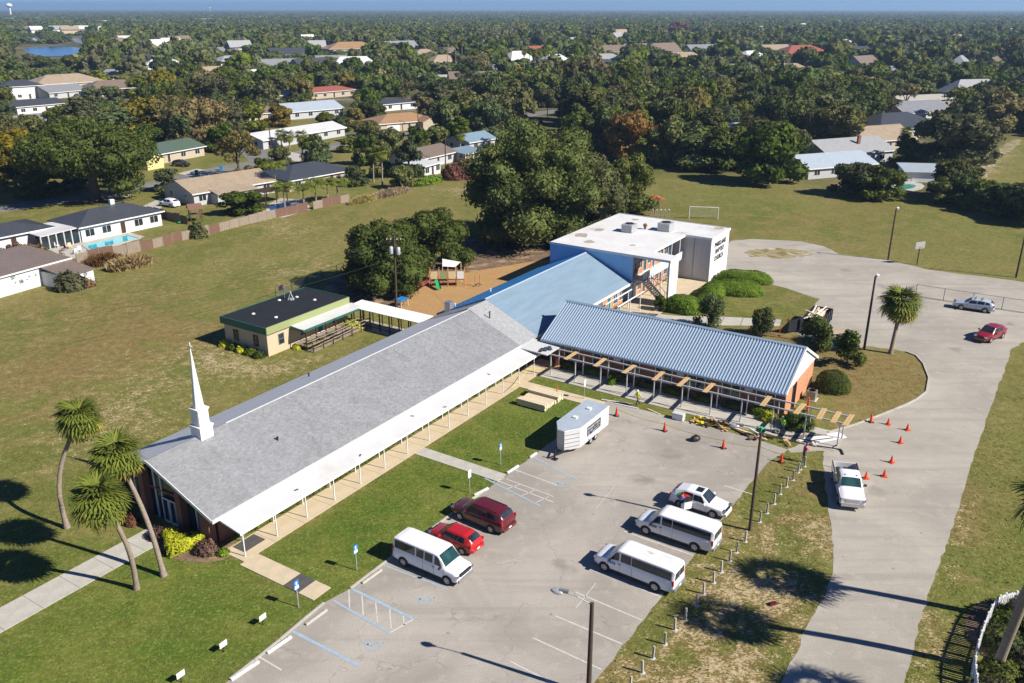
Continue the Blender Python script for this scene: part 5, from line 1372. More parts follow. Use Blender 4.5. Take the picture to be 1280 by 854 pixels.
# basketball hoop
p = G(1146, 331); t = thing("basketball_hoop", "basketball hoop with a pale backboard at the loop's field edge", "basketball hoop", (p.x, p.y, 0), R(20))
b = MB(); b.tube([(0, 0, 0), (0, 0, 2.9)], .08, 8); b.build("pole", M['wood_dark'], t); b = MB(); b.box(-.9, .9, -.06, -.02, 2.6, 3.7)
b.build("backboard", M['galv'], t); b = MB()
for k_ in range(12):
    a0, a1 = 2 * PI * k_ / 12, 2 * PI * (k_ + 1) / 12; b.beam((.23 * math.cos(a0), -.32 + .23 * math.sin(a0), 2.95), (.23 * math.cos(a1), -.32 + .23 * math.sin(a1), 2.95), .03, .03)
b.build("rim", M['orange'], t)
# signs
def parking_sign(px, py, lab, blue=True):
    p = G(px, py); t = thing("road_sign", lab, "sign", (p.x, p.y, 0), R(-33), None)
    b = MB(); b.box(-.03, .03, -.03, .03, 0, 2.05); b.build("post", M['galv'], t)
    fx = .035
    b = MB(); b.box(fx, fx + .015, -.2, .2, 1.45, 2.15); pl = b.build("plate", M['white'] if not blue else M['sign_blue'], t)
    if blue:
        b = MB(); b.box(fx + .015, fx + .02, -.17, .17, 1.5, 1.75); b.build("white_band", M['white'], pl)
        b = MB(); b.box(fx + .015, fx + .021, -.06, .06, 1.82, 2.05); b.build("symbol", M['white'], pl)
    return t
parking_sign(373, 759, "blue wheelchair parking sign on the lawn below the front path"); parking_sign(446, 713, "blue wheelchair parking sign on the lawn above the front path"); parking_sign(625.5, 581, "blue wheelchair parking sign at the lawn edge above the second path"); parking_sign(587, 616, "plain white post sign on the lawn by the second path", False)
parking_sign(730, 499, "pale post sign just behind the cargo trailer", False)
for x, y, lab in ((280, 815, "middle of the three small white name boards"), (329, 781, "small white name board farthest along the lawn edge"), (227, 853, "small white name board at the bottom edge of the lawn")):
    p = G(x, y); t = thing("lawn_sign", lab, "sign", (p.x, p.y, 0), R(-33), "small white boards along the lawn edge")
    b = MB(); b.box(-.025, .025, -.025, .025, 0, .7); b.build("stake", M['wood_dark'], t); b = MB(); b.box(.028, .05, -.28, .28, .42, .82); b.build("board", M['white'], t)

# ================================================================== PEOPLE
def person(label, px, py, face, joints, shirt, pants, scale=1.0, hat=None, vest=None, hair=(.03, .02, .015), base=None):
    """one skinned body; joints give the pose in metres (x = facing direction, y = left, z up)"""
    p = base if base else G(px, py)
    t = thing("person", label, "person", (p[0], p[1], .05 if base is None else p[2]), face)
    J = joints
    V, E, Rr = [], [], []
    def vtx(q, r): V.append(q); Rr.append(r); return len(V) - 1
    pel = vtx(J['pelvis'], .145); ab = vtx(tuple((np.array(J['pelvis']) * .5 + np.array(J['chest']) * .5)), .13); ch = vtx(J['chest'], .15); nk = vtx(J['neck'], .06); hd0 = vtx(J['head'], .098); hd = vtx(tuple(np.array(J['head']) + (np.array(J['head']) - np.array(J['neck'])) * .55), .085)
    E += [(pel, ab), (ab, ch), (ch, nk), (nk, hd0), (hd0, hd)]
    for s, sd_ in ((1, 'l'), (-1, 'r')):
        sh = vtx(J['sh' + sd_], .07); el = vtx(J['el' + sd_], .046); wr = vtx(J['wr' + sd_], .032); E += [(ch, sh), (sh, el), (el, wr)]
        d = np.array(J['wr' + sd_]) - np.array(J['el' + sd_]); d = d / np.linalg.norm(d); side = np.cross(d, (0, 0, 1.0)); side = side / (np.linalg.norm(side) + 1e-6); nrm = np.cross(side, d)
        palm = vtx(tuple(np.array(J['wr' + sd_]) + d * .07), .036); E.append((wr, palm))
        for k_, (off, ln) in enumerate(((-.033, .07), (-.011, .082), (.011, .078), (.032, .06))):
            a_ = vtx(tuple(np.array(V[palm]) + d * .03 + side * off), .0095); b_ = vtx(tuple(np.array(V[palm]) + d * (.03 + ln * .6) + side * off + nrm * -.012), .009); c_ = vtx(tuple(np.array(V[palm]) + d * (.03 + ln) + side * off + nrm * -.035), .008)
            E += [(palm, a_), (a_, b_), (b_, c_)]
        th_ = vtx(tuple(np.array(J['wr' + sd_]) + d * .06 - side * .05 * s), .011); th2 = vtx(tuple(np.array(J['wr' + sd_]) + d * .1 - side * .06 * s), .009); E += [(palm, th_), (th_, th2)]
        hp = vtx(J['hip' + sd_], .1); kn = vtx(J['kn' + sd_], .066); an = vtx(J['an' + sd_], .045); to = vtx(tuple(np.array(J['an' + sd_]) + np.array((.17, .02 * s, -.045))), .04); E += [(pel, hp), (hp, kn), (kn, an), (an, to)]
    me = bpy.data.meshes.new("body"); me.from_pydata([tuple(q) for q in V], E, [])
    ob = bpy.data.objects.new("body_source", me); col.objects.link(ob)
    sk = ob.modifiers.new("skin", 'SKIN'); sk.use_smooth_shade = True
    for i, r in enumerate(Rr): me.skin_vertices[0].data[i].radius = (r, r)
    me.skin_vertices[0].data[0].use_root = True
    ob.modifiers.new("sub", 'SUBSURF').levels = 1
    dg = bpy.context.evaluated_depsgraph_get(); m2 = bpy.data.meshes.new_from_object(ob.evaluated_get(dg)); bpy.data.objects.remove(ob)
    m2.name = "body"; m2.materials.clear()
    for mm in (M['skin'], shirt, pants, M['black_rubber']): m2.materials.append(mm)
    nkz = np.array(J['neck'])
    for pl in m2.polygons:
        c = np.array(pl.center)
        legs = min(np.linalg.norm(c - np.array(J[q])) for q in ('knl', 'knr', 'anl', 'anr', 'hipl', 'hipr', 'pelvis'))
        if c[2] < .07 and min(np.linalg.norm(c - np.array(J[q])) for q in ('anl', 'anr')) < .25: pl.material_index = 3
        elif np.linalg.norm(c - np.array(J['head'])) < .17: pl.material_index = 0
        elif min(np.linalg.norm(c - np.array(J[q])) for q in ('wrl', 'wrr')) < .26: pl.material_index = 0
        elif legs < min(np.linalg.norm(c - np.array(J[q])) for q in ('chest', 'shl', 'shr', 'ell', 'elr', 'neck')): pl.material_index = 2
        else: pl.material_index = 1
    bo = link_mesh("body", m2, None, t)
    hv_ = Vector(J['head']); up = (hv_ - Vector(J['neck'])).normalized()
    fwd = Vector((1, 0, 0)); fwd = (fwd - up * fwd.dot(up)).normalized(); lat = up.cross(fwd)
    b = MB()
    b.tube([hv_ + fwd * .085 - up * .0, hv_ + fwd * .115 - up * .01], [.02, .012], 6); b.build("nose", M['skin'], bo)
    for s in (-1, 1):
        b = MB(); b.lathe([(.001, -.014), (.014, 0), (.001, .014)], hv_ + fwd * .086 + up * .035 + lat * .035 * s, 6); b.build("eye", M['dark'], bo)
        b = MB(); b.rbox(hv_ + lat * .095 * s, (.03, .02, .055)); b.build("ear", M['skin'], bo)
    b = MB(); b.rbox(hv_ + fwd * .09 - up * .045, (.012, .05, .012)); b.build("mouth", M['red_plastic'], bo)
    rot = up.to_track_quat('Z', 'X').to_matrix()
    b = MB()
    if hat is not None:
        b.lathe([(.14, 0), (.145, .012), (.118, .02), (.115, .07), (.08, .115), (.02, .13)], n=12); q = b.build("hard_hat", hat, t, smooth=40)
    else:
        b.lathe([(.1, -.07), (.112, 0), (.105, .05), (.07, .1), (.01, .115)], n=12); q = b.build("hair", plain("hair" + label[:9], hair, .7, .3), t, smooth=60)
    q.location = hv_ + up * .055 - (fwd * .015 if hat is None else Vector()); q.rotation_mode = 'QUATERNION'; q.rotation_quaternion = rot.to_quaternion()
    if vest is not None:
        c1, c0 = Vector(J['chest']), Vector(J['pelvis']); ax_ = (c1 - c0).normalized(); top = c1 + ax_ * .13; sh_ = Vector(J['shl']) - Vector(J['shr']); sl = sh_.normalized(); fr_ = sl.cross(ax_)
        v_ = []; f_ = []; n = 14
        for h_, rx_, ry_ in ((0, .21, .165), (.35, .205, .165), (.75, .225, .18), (1.0, .16, .12)):
            cc_ = c0 + (top - c0) * h_
            for k_ in range(n):
                a_ = 2 * PI * k_ / n; v_.append(cc_ + sl * math.cos(a_) * rx_ + fr_ * math.sin(a_) * ry_)
        for i in range(3):
            for k_ in range(n): f_.append((i * n + k_, i * n + (k_ + 1) % n, (i + 1) * n + (k_ + 1) % n, (i + 1) * n + k_))
        b = MB(); b.add(v_, f_); b.build("safety_vest", vest, t, smooth=60)
        b = MB(); cc_ = c0 + (top - c0) * .42
        v_ = [cc_ + ax_ * z_ + sl * math.cos(2 * PI * k_ / n) * .215 + fr_ * math.sin(2 * PI * k_ / n) * .175 for z_ in (-.03, .03) for k_ in range(n)]
        b.add(v_, [(k_, (k_ + 1) % n, n + (k_ + 1) % n, n + k_) for k_ in range(n)]); b.build("reflective_band", M['galv'], t, smooth=60)
    return t
WALK = dict(pelvis=(0, 0, .95), chest=(.04, 0, 1.32), neck=(.06, 0, 1.5), head=(.09, 0, 1.62), shl=(.04, .2, 1.42), shr=(.04, -.2, 1.42), ell=(-.12, .27, 1.16), elr=(.14, -.27, 1.15), wrl=(-.02, .28, .93), wrr=(.34, -.25, 1.02),
            hipl=(0, .1, .9), hipr=(0, -.1, .9), knl=(.24, .11, .52), knr=(-.08, -.1, .5), anl=(.3, .11, .09), anr=(-.36, -.1, .16))
STAND = dict(pelvis=(0, 0, .95), chest=(.05, 0, 1.32), neck=(.08, 0, 1.5), head=(.12, 0, 1.62), shl=(.05, .19, 1.42), shr=(.05, -.19, 1.42), ell=(.2, .26, 1.18), elr=(.22, -.24, 1.2), wrl=(.42, .2, 1.2), wrr=(.44, -.16, 1.25),
             hipl=(0, .1, .9), hipr=(0, -.1, .9), knl=(.04, .12, .5), knr=(.0, -.11, .5), anl=(0, .13, .09), anr=(-.06, -.12, .09))
BEND = dict(pelvis=(-.2, 0, .78), chest=(.18, 0, .98), neck=(.36, 0, 1.05), head=(.48, 0, 1.04), shl=(.24, .2, 1.0), shr=(.24, -.2, 1.0), ell=(.3, .26, .72), elr=(.34, -.24, .72), wrl=(.46, .18, .5), wrr=(.48, -.14, .48),
            hipl=(-.18, .1, .74), hipr=(-.18, -.1, .74), knl=(.12, .15, .48), knr=(.1, -.14, .46), anl=(-.06, .15, .09), anr=(-.1, -.15, .09))
hiv = plain('hi_vis_yellow', (.55, .62, .04), .6, .3, var=.08); hig = plain('hi_vis_green', (.25, .72, .05), .6, .3, var=.08); gsh = plain('bright_green_shirt', (.03, .38, .1), .7, .2)
dk = plain('dark_trousers', (.025, .028, .035), .8, .2); navy = plain('navy_trousers', (.02, .03, .08), .8, .2); purp = plain('purple_shirt', (.28, .16, .36), .8, .2); redsh = plain('red_shirt', (.62, .05, .08), .75, .2); grn = plain('grey_trousers', (.1, .1, .1), .8, .2)
def at(v, s): return v
person("worker in a yellow hi-vis top and white hard hat walking behind the trailer", 797, 508, R(-150), WALK, hiv, dk, hat=M['white'], vest=hiv)
person("worker in a bright green hi-vis vest striding along the walkway under canopy planks", 977.5, 542, R(-165), WALK, hig, dk, hat=plain('lime_hat', (.5, .7, .1), .5, .3), vest=hig)
person("worker in a green shirt bending over beside the tall dark pole top", 953, 547, R(185), BEND, gsh, navy, hat=plain('green_hat', (.03, .4, .12), .5, .3))
person("person in a red shirt and dark red cap by the last concrete posts", 1004, 578, R(20), STAND, redsh, grn, hat=plain('dark_red_hat', (.25, .02, .03), .6, .3))
wp = bpy.context.evaluated_depsgraph_get()
sx_, sy_ = SUVC[0], SUVC[1]; fx_ = Vector((math.cos(R(-34)), math.sin(R(-34)), 0)); nx_ = Vector((-fx_.y, fx_.x, 0))
pp = Vector((sx_, sy_, 0)) - fx_ * 1.05 - nx_ * 1.45
person("woman in a purple top and dark trousers reaching into the open white SUV", 0, 0, R(58), STAND, purp, navy, base=(pp.x, pp.y, .02), hair=(.05, .035, .02))
for i, (a_, c_, cm) in enumerate(((-.75, 'red_plastic', "red"), (-1.35, 'green_plastic', "green"), (-1.15, 'orange', "orange"))):
    q = Vector((sx_, sy_, 0)) + fx_ * a_ - nx_ * (1.02 if i < 2 else 1.1)
    t = thing("shopping_bag", cm + " bag held in the rear doorway of the white SUV", "bag", (q.x, q.y, 1.02 + i * .04), R(-34) + i)
    b = MB(); b.add([(-.2, -.1, 0), (.2, -.1, 0), (.2, .1, 0), (-.2, .1, 0), (-.24, -.15, .36), (.24, -.15, .4), (.24, .15, .36), (-.24, .15, .4)], [(0, 3, 2, 1), (0, 1, 5, 4), (1, 2, 6, 5), (2, 3, 7, 6), (3, 0, 4, 7), (4, 5, 6, 7)]); b.build("sack", M[c_], t)
    b = MB(); b.tube([(-.12, 0, .37), (-.06, 0, .5), (.06, 0, .5), (.12, 0, .37)], .015, 5); b.build("handle", M[c_], t)

# ================================================================== PLAYGROUND, GOAL, FENCES, POLES, WIRES
def uvq(px, py, z=0): p = G(px, py, z); return (p.x, p.y, z)
p = G(560, 357); PG = thing("play_structure", "orange, tan and dull red climbing frame with slides on the orange mulch", "playground", (p.x, p.y, 0), R(2))
for x in (-2.6, -1.3, .0, 1.3, 2.4):
    for y in (-.6, .6):
        b = MB(); b.tube([(x, y, 0), (x, y, 2.6)], .07, 8); b.build("post", M['faded_orange'], PG)
for x in (-1.95, .65, 1.85):
    b = MB(); b.box(x - .62, x + .62, -.62, .62, 1.05, 1.15); b.build("deck", M['faded_red'], PG)
for x, c_ in ((-1.95, 'tan_plastic'), (-.6, 'lime'), (.65, 'tan_plastic'), (1.85, 'white')):
    b = MB(); b.box(x - .5, x + .5, -.68, -.62, 1.2, 2.3); b.build("panel", M[c_], PG)
b = MB(); b.box(-1.3, .0, -.5, .5, .85, .95); b.build("bridge", M['faded_red'], PG)
def slide(x0, z0, x1, y1, c_):
    b = MB(); a = Vector((x0, -.6, z0)); e = Vector((x1, y1, .2)); n = 8; d = (e - a); s_ = Vector((-d.y, d.x, 0)).normalized() * .32
    for i in range(n):
        p0 = a + d * (i / n); p1 = a + d * ((i + 1) / n)
        b.add([p0 - s_, p1 - s_, p1 + s_, p0 + s_, p0 - s_ + Vector((0, 0, .2)), p1 - s_ + Vector((0, 0, .2)), p0 + s_ + Vector((0, 0, .2)), p1 + s_ + Vector((0, 0, .2))], [(0, 1, 2, 3), (0, 4, 5, 1), (3, 2, 7, 6)])
    b.build("slide", M[c_], PG)
slide(-2.4, 1.15, -4.2, -1.6, 'faded_red'); slide(-1.6, 1.1, -1.2, -2.4, 'green_plastic')
p = G(597, 358); t = thing("swing_frame", "small orange post climber at the right end of the mulch", "climber", (p.x, p.y, 0), .3)
for x in (-.35, .35):
    b = MB(); b.tube([(x, 0, 0), (x, 0, 1.7)], .06, 8); b.build("post", M['faded_orange'], t)
b = MB(); b.tube([(-.5 + .1 * i, -.3, .25 + .25 * math.sin(PI * i / 10)) for i in range(11)], .07, 7); b.build("arch", M['dark'], t)
p = G(555, 349); t = thing("shade_sail", "white shade sail on poles beside the round tree", "shade sail", (p.x, p.y, 0), 0)
q = [uvq(553, 323.5, 3.2), uvq(576, 327.5, 3.0), uvq(569, 334, 2.6), uvq(553, 333, 2.7)]
b = MB((p.x, p.y, 0)); b.add([q[0], q[1], q[2], q[3], ((q[0][0] + q[2][0]) / 2, (q[0][1] + q[2][1]) / 2, 2.85)] + [(a[0], a[1], a[2] + .02) for a in q], [(0, 1, 4), (1, 2, 4), (2, 3, 4), (3, 0, 4)]); b.build("sail", M['white'], t, fix=False)
for a in q:
    b = MB((p.x, p.y, 0)); b.tube([(a[0], a[1], 0), (a[0], a[1], a[2])], .05, 7); b.build("post", M['tan_plastic'], t)
p = G(502, 383); t = thing("play_cube", "small blue climbing cube beside the utility pole base", "climber", (p.x, p.y, 0), TH)
for x in (-.7, .7):
    for y in (-.5, .5):
        b = MB(); b.box(x - .05, x + .05, y - .05, y + .05, 0, 1.0); b.build("post", M['tan_plastic'], t)
b = MB(); b.box(-.85, .85, -.65, .65, 1.0, 1.1); b.build("top", M['sign_blue'], t)
p = G(879, 274); t = thing("soccer_goal", "white football goal frame behind the two-storey block", "goal", (p.x, p.y, 0), R(-8))
b = MB()
for x in (-2.7, 2.7): b.tube([(x, 0, 0), (x, 0, 2.3)], .07, 7); b.tube([(x, 0, 2.3), (x, 1.5, 0)], .04, 6)
b.tube([(-2.7, 0, 2.3), (2.7, 0, 2.3)], .07, 7); b.build("frame", M['white'], t)
b = MB()
for i in range(19): b.tube([(-2.7 + i * .3, 0, 2.28), (-2.7 + i * .3, 1.5, .05)], .008, 3)
for i in range(8): b.tube([(-2.7, i * .2, 2.28 - i * .3), (2.7, i * .2, 2.28 - i * .3)], .008, 3)
setp(b.build("net", M['white'], t), kind="stuff")
p = G(818, 268); t = thing("umbrella_frame", "orange umbrella-shaped frame on the field behind the flat roof", "frame", (p.x, p.y, 0), .2)
b = MB(); b.tube([(0, 0, 0), (0, 0, 3.6)], .08, 7); b.build("post", M['orange'], t)
for i in range(6):
    a = i * PI / 3; b = MB(); b.tube([(0, 0, 3.6), (1.0 * math.cos(a), 1.0 * math.sin(a), 3.3), (1.9 * math.cos(a), 1.9 * math.sin(a), 2.7)], .09, 6); b.build("rib", M['orange'], t)
p = G(825, 272); t = thing("bike_rack", "row of pale hoops on the field behind the flat roof", "rack", (p.x, p.y, 0), .1)
for i in range(5):
    b = MB(); b.tube([(-1.6 + i * .8 - .25, 0, 0), (-1.6 + i * .8 - .25, 0, 1.4), (-1.6 + i * .8, 0, 1.6), (-1.6 + i * .8 + .25, 0, 1.4), (-1.6 + i * .8 + .25, 0, 0)], .05, 6); b.build("hoop", M['galv'], t)
# chain-link fence
def chain_fence(pts, h, step, lab, mat='dark', dens=.9):
    P = [G(*p) for p in pts]; t = thing("chain_link_fence", lab, "fence", (P[0].x, P[0].y, 0)); o = (P[0].x, P[0].y, 0); mesh = MB(o)
    for i in range(len(P) - 1):
        a, e = P[i], P[i + 1]; n = max(1, round((e - a).length / step))
        for k_ in range(n + (1 if i == len(P) - 2 else 0)):
            q = a + (e - a) * (k_ / n); b = MB(o); b.tube([(q.x, q.y, 0), (q.x, q.y, h)], .04, 6); b.build("post", M[mat], t)
        b = MB(o)
        for z in (h - .03, .08): b.tube([(a.x, a.y, z), (e.x, e.y, z)], .025, 5)
        b.build("rail", M[mat], t)
        m = int((e - a).length / .35)
        for k_ in range(m):
            q0 = a + (e - a) * (k_ / m); q1 = a + (e - a) * (min(k_ + 3, m) / m)
            mesh.tube([(q0.x, q0.y, .08), (q1.x, q1.y, h - .05)], .006, 3, False); mesh.tube([(q1.x, q1.y, .08), (q0.x, q0.y, h - .05)], .006, 3, False)
    setp(mesh.build("wire_mesh", M['grey_metal'], t, fix=False), kind="stuff")
chain_fence([(1144, 370.5), (1290, 393)], 1.75, 3.2, "chain-link fence with dark posts behind the silver-blue wagon")
chain_fence([(345, 372), (402, 350), (440, 337)], 1.5, 3.0, "chain-link fence between the portable classroom and the round trees", 'wood_dark')
# utility pole with transformers and wires
UP = G(495.5, 386); t = thing("utility_pole", "dark utility pole with two pale transformers in front of the round trees", "utility pole", (UP.x, UP.y, 0))
b = MB(); b.tube([(0, 0, 0), (.1, 0, 5), (.15, 0, 10.2)], [.17, .15, .12], 9); b.build("pole", M['pole'], t, smooth=50)
for dx, z in ((-.42, 8.1), (.52, 8.0)):
    b = MB(); b.lathe([(.05, -.5), (.26, -.48), (.28, .4), (.2, .5), (.05, .55)], (.12 + dx, -.1, z), 12); tr_ = b.build("transformer", M['galv'], t, smooth=50)
    b = MB(); b.lathe([(.04, .5), (.06, .6), (.03, .75)], (.12 + dx, -.1, z), 6); b.build("bushing", M['wood_dark'], tr_)
b = MB(); b.beam((-.9, .1, 9.4), (1.1, -.1, 9.4), .1, .12); b.build("crossarm", M['pole'], t)
for dx in (-.8, -.3, .5, 1.0):
    b = MB(); b.lathe([(.03, 9.46), (.06, 9.52), (.05, 9.62), (.02, 9.64)], (dx, 0, 0), 6); b.build("insulator", M['white'], t)
def wire(a, e, sag, lab, r=.012, n=14):
    a = Vector(a); e = Vector(e); t = thing("overhead_wire", lab, "wire", a)
    pts = [(a + (e - a) * (i / n)) - Vector((0, 0, sag * 4 * (i / n) * (1 - i / n))) - a for i in range(n + 1)]
    b = MB(); b.tube(pts, r, 4); b.build("wire", M['dark'] if r < .02 else M['grey_metal'], t)
far = G(0, 452, 7.0)
wire((UP.x + .1, UP.y, 7.0), G(-120, 470, 7.2), .9, "thick overhead wire from the utility pole across the portable classroom roof", .016)
for i, (z, yy) in enumerate(((9.5, 424), (9.4, 436), (9.0, 450))):
    wire((UP.x - .6 + i * .4, UP.y, z), G(-120, yy, z), 1.0, "thin overhead wire from the utility pole across the left field, " + ("topmost", "middle", "lowest")[i] + " of three", .01)
wire((UP.x + .1, UP.y, 8.5), W(45, 14.6, 3.2), .1, "guy wire from the utility pole down to the blue roof corner", .014)
# barrier tape
def tape(pts, lab, h=.85):
    P = [G(*p) for p in pts]; t = thing("barrier_tape", lab, "tape", (P[0].x, P[0].y, 0), 0, None); b = MB((P[0].x, P[0].y, 0))
    for i in range(len(P) - 1):
        a, e = P[i], P[i + 1]; n = 6
        for k_ in range(n):
            s0, s1 = k_ / n, (k_ + 1) / n; f_ = lambda s: h - .35 * 4 * s * (1 - s) * .5
            q0, q1 = a + (e - a) * s0, a + (e - a) * s1
            b.beam((q0.x, q0.y, f_(s0)), (q1.x, q1.y, f_(s1)), .012, .05)
    b.build("tape_strip", M['yellow'], t)
tape([(770, 520), (830, 539), (904, 560), (950, 568), (1004, 583), (1060, 597)], "yellow barrier tape strung between the cones along the lot", .75)
tape([(870, 392), (903, 392), (942, 396), (985, 400)], "yellow barrier tape across the lawn beside the dumpster")
tape([(640, 494), (660, 470), (700, 466)], "yellow barrier tape at the awning corner")
for x, y, lab in ((942.5, 397, "orange tape post on the lawn between two small trees"), (986, 405, "orange tape post at the dumpster gate"), (998.5, 412, "orange tape post at the front of the dumpster"), (974, 420, "dark tape post behind the metal roof ridge"), (696, 496, "thin reddish stake at the lumber stacks")):
    p = G(x, y); t = thing("tape_post", lab, "post", (p.x, p.y, 0)); b = MB(); b.tube([(0, 0, 0), (0, 0, 1.3)], .05, 6); b.build("shaft", M['orange'], t); b = MB(); b.lathe([(.2, 0), (.2, .05), (.05, .08)], n=8); b.build("foot", M['dark'], t)
# litter and loose lumber by the dumpster
for i, (x, y, a) in enumerate(((1040, 414, 5), (1044, 418, -8), (1036, 420, 12), (1046, 423, 0))):
    loose(x, y, 4.2, R(a), ('wood', 'wood_pale', 'wood_red', 'wood')[i], "loose plank on the asphalt right of the dumpster", "loose planks by the dumpster", .22, .02 + i * .05)
p = G(966, 756); t = thing("red_box", "small dark red box lying in the dry median", "box", (p.x, p.y, 0), .3); b = MB(); b.box(-.24, .24, -.12, .12, 0, .14); b.build("box", M['maroon_car'], t); b = MB(); b.box(-.25, .25, -.13, .13, .14, .18); b.build("lid", M['maroon_car'], t)
# white fence along the hedge at bottom right
fp = smooth_poly([(q[0], q[1]) for q in px_poly([(1222, 885), (1221, 850), (1219, 828), (1222, 808), (1229, 785), (1238, 762), (1247, 748), (1262, 742), (1300, 738)], 1.3)], 0)
P = [G(a, c_, 1.35) for a, c_ in ((1226, 885), (1222, 850), (1219, 828), (1222, 808), (1229, 785), (1238, 762), (1247, 748), (1262, 742), (1300, 738))]
WF = thing("white_fence", "curved white picket fence in front of the hedge at the bottom right corner", "fence", (P[0].x, P[0].y, 0)); o = (P[0].x, P[0].y, 0)
Pc = bez(P, 1)
for i in range(len(Pc) - 1):
    a, e = Pc[i], Pc[i + 1]; ln = (e - a).length; n = max(1, int(ln / .16))
    b = MB(o); b.beam((a.x, a.y, 1.3), (e.x, e.y, 1.3), .05, .09); b.beam((a.x, a.y, .3), (e.x, e.y, .3), .05, .09); b.build("rail", M['white'], WF)
    b = MB(o); b.box(a.x - .06, a.x + .06, a.y - .06, a.y + .06, 0, 1.5); b.build("post", M['white'], WF)
    b = MB(o)
    for k_ in range(n):
        q = a + (e - a) * ((k_ + .5) / n); d = (e - a).normalized(); b.beam((q.x, q.y, .05), (q.x, q.y, 1.4 + .03 * (k_ % 3)), .03, .11, up=(d.x, d.y, 0))
    setp(b.build("picket", M['white'], WF), kind="stuff")

fw = W(36.9, 34.6); FL = thing("flag", "red and white striped flag hanging beyond the portable classroom's black roof", "flag", (fw.x, fw.y, 3.56), TH + PI / 2)
FL.scale = (.75, .75, .7)
b = MB(); b.tube([(0, 0, 0), (0, 0, 2.6)], .03, 6); b.build("staff", M['galv'], FL)
for i in range(6):
    b = MB(); v_ = []
    for j in range(9):
        x = .03 + j * .15
        for q in (0, 1): v_.append((x, .08 * math.sin(j * .9), 2.5 - (i + q) * .16 - .05 * j))
    b.add(v_, [(2 * j, 2 * j + 2, 2 * j + 3, 2 * j + 1) for j in range(8)]); b.build("stripe", M['red_plastic' if i % 2 == 0 else 'white'], FL, fix=False)
# ================================================================== HOUSES OF THE NEIGHBOURHOOD
FOOT = []      # (x, y, radius) kept clear of trees
def house(label, mid, rot, w, d, eave, ridge, roof, rm, wm, n_win=4, garage=None, chimney=None, name="house", cat="house", trim='white', base=True, group=None, over=.55):
    """front wall faces the camera side; mid = middle of the front wall on the ground"""
    if base: mid = G(*mid)
    fx, fy = math.cos(rot), math.sin(rot); nx_, ny_ = -fy, fx
    c = (mid[0] + nx_ * d / 2, mid[1] + ny_ * d / 2, 0)
    t = thing(name, label, cat, c, rot, group)
    FOOT.append((c[0], c[1], max(w, d) * .5))
    x0, x1, y0, y1 = -w / 2, w / 2, -d / 2, d / 2
    b = MB()
    if roof == 'gable':
        b.xprism([(y0, 0), (y1, 0), (y1, eave), (0, ridge - .25), (y0, eave)], x0, x1)
    else: b.box(x0, x1, y0, y1, 0, eave - .05)
    b.build("wall", M[wm], t)
    o_ = over; b = MB()
    if roof == 'gable':
        gable_roof(b, x0 - o_, x1 + o_, y0 - o_, y1 + o_, eave - .1, ridge, .15)
    elif roof == 'hip':
        X0, X1, Y0, Y1 = x0 - o_, x1 + o_, y0 - o_, y1 + o_; k_ = (Y1 - Y0) / 2
        if X1 - X0 < 2 * k_: k_ = (X1 - X0) / 2 - .3
        b.add([(X0, Y0, eave - .15), (X1, Y0, eave - .15), (X1, Y1, eave - .15), (X0, Y1, eave - .15), (X0, Y0, eave), (X1, Y0, eave), (X1, Y1, eave), (X0, Y1, eave), (X0 + k_, 0, ridge), (X1 - k_, 0, ridge)],
              [(0, 3, 2, 1), (0, 1, 5, 4), (1, 2, 6, 5), (2, 3, 7, 6), (3, 0, 4, 7), (4, 5, 9, 8), (6, 7, 8, 9), (5, 6, 9), (7, 4, 8)])
    else:
        b.add([(x0 - o_, y0 - o_, eave), (x1 + o_, y0 - o_, eave), (x1 + o_, y1 + o_, ridge), (x0 - o_, y1 + o_, ridge), (x0 - o_, y0 - o_, eave - .2), (x1 + o_, y0 - o_, eave - .2), (x1 + o_, y1 + o_, ridge - .2), (x0 - o_, y1 + o_, ridge - .2)],
              [(0, 1, 2, 3), (7, 6, 5, 4), (0, 4, 5, 1), (1, 5, 6, 2), (2, 6, 7, 3), (3, 7, 4, 0)])
    rf = b.build("roof", M[rm], t)
    b = MB(); ez = eave - (.1 if roof == 'gable' else 0)
    b.box(x0 - o_, x1 + o_, y0 - o_ - .05, y0 - o_ - .003, ez - .24, ez - .02); b.build("fascia", M[trim], rf)
    if chimney:
        b = MB(); b.box(chimney[0] - .4, chimney[0] + .4, chimney[1] - .3, chimney[1] + .3, eave, ridge + .8); b.build("chimney", M[chimney[2]], rf)
    g0 = g1 = 99
    if garage is not None:
        g0, g1 = garage - 2.3, garage + 2.3
        b = MB(); b.box(g0, g1, y0 - .05, y0 + .05, .02, 2.2); gd = b.build("garage_door", M['white'], t)
        b = MB()
        for z in (.6, 1.15, 1.7): b.box(g0, g1, y0 - .06, y0 - .045, z - .02, z + .02)
        b.build("panel_line", M['grey_house'], gd)
    for i in range(n_win):
        cx_ = x0 + (i + .5) * w / n_win
        if g0 - 1 < cx_ < g1 + 1: continue
        if i == n_win // 2:
            opening(t, (0, 0, 0), 'y', y0, cx_ - .45, cx_ + .45, .1, 2.1, -1, "door", 'wood_dark', trim, 0)
        else: opening(t, (0, 0, 0), 'y', y0, cx_ - .8, cx_ + .8, .85, 2.05, -1, "window", 'glass', trim, 1)
    for s, n_ in ((-1, 2), (1, 2)):
        for i in range(n_):
            cy = y0 + (i + .5) * d / n_; opening(t, (0, 0, 0), 'x', x0 if s < 0 else x1, cy - .6, cy + .6, .9, 2.0, s, "window", 'glass', trim, 0)
    return t
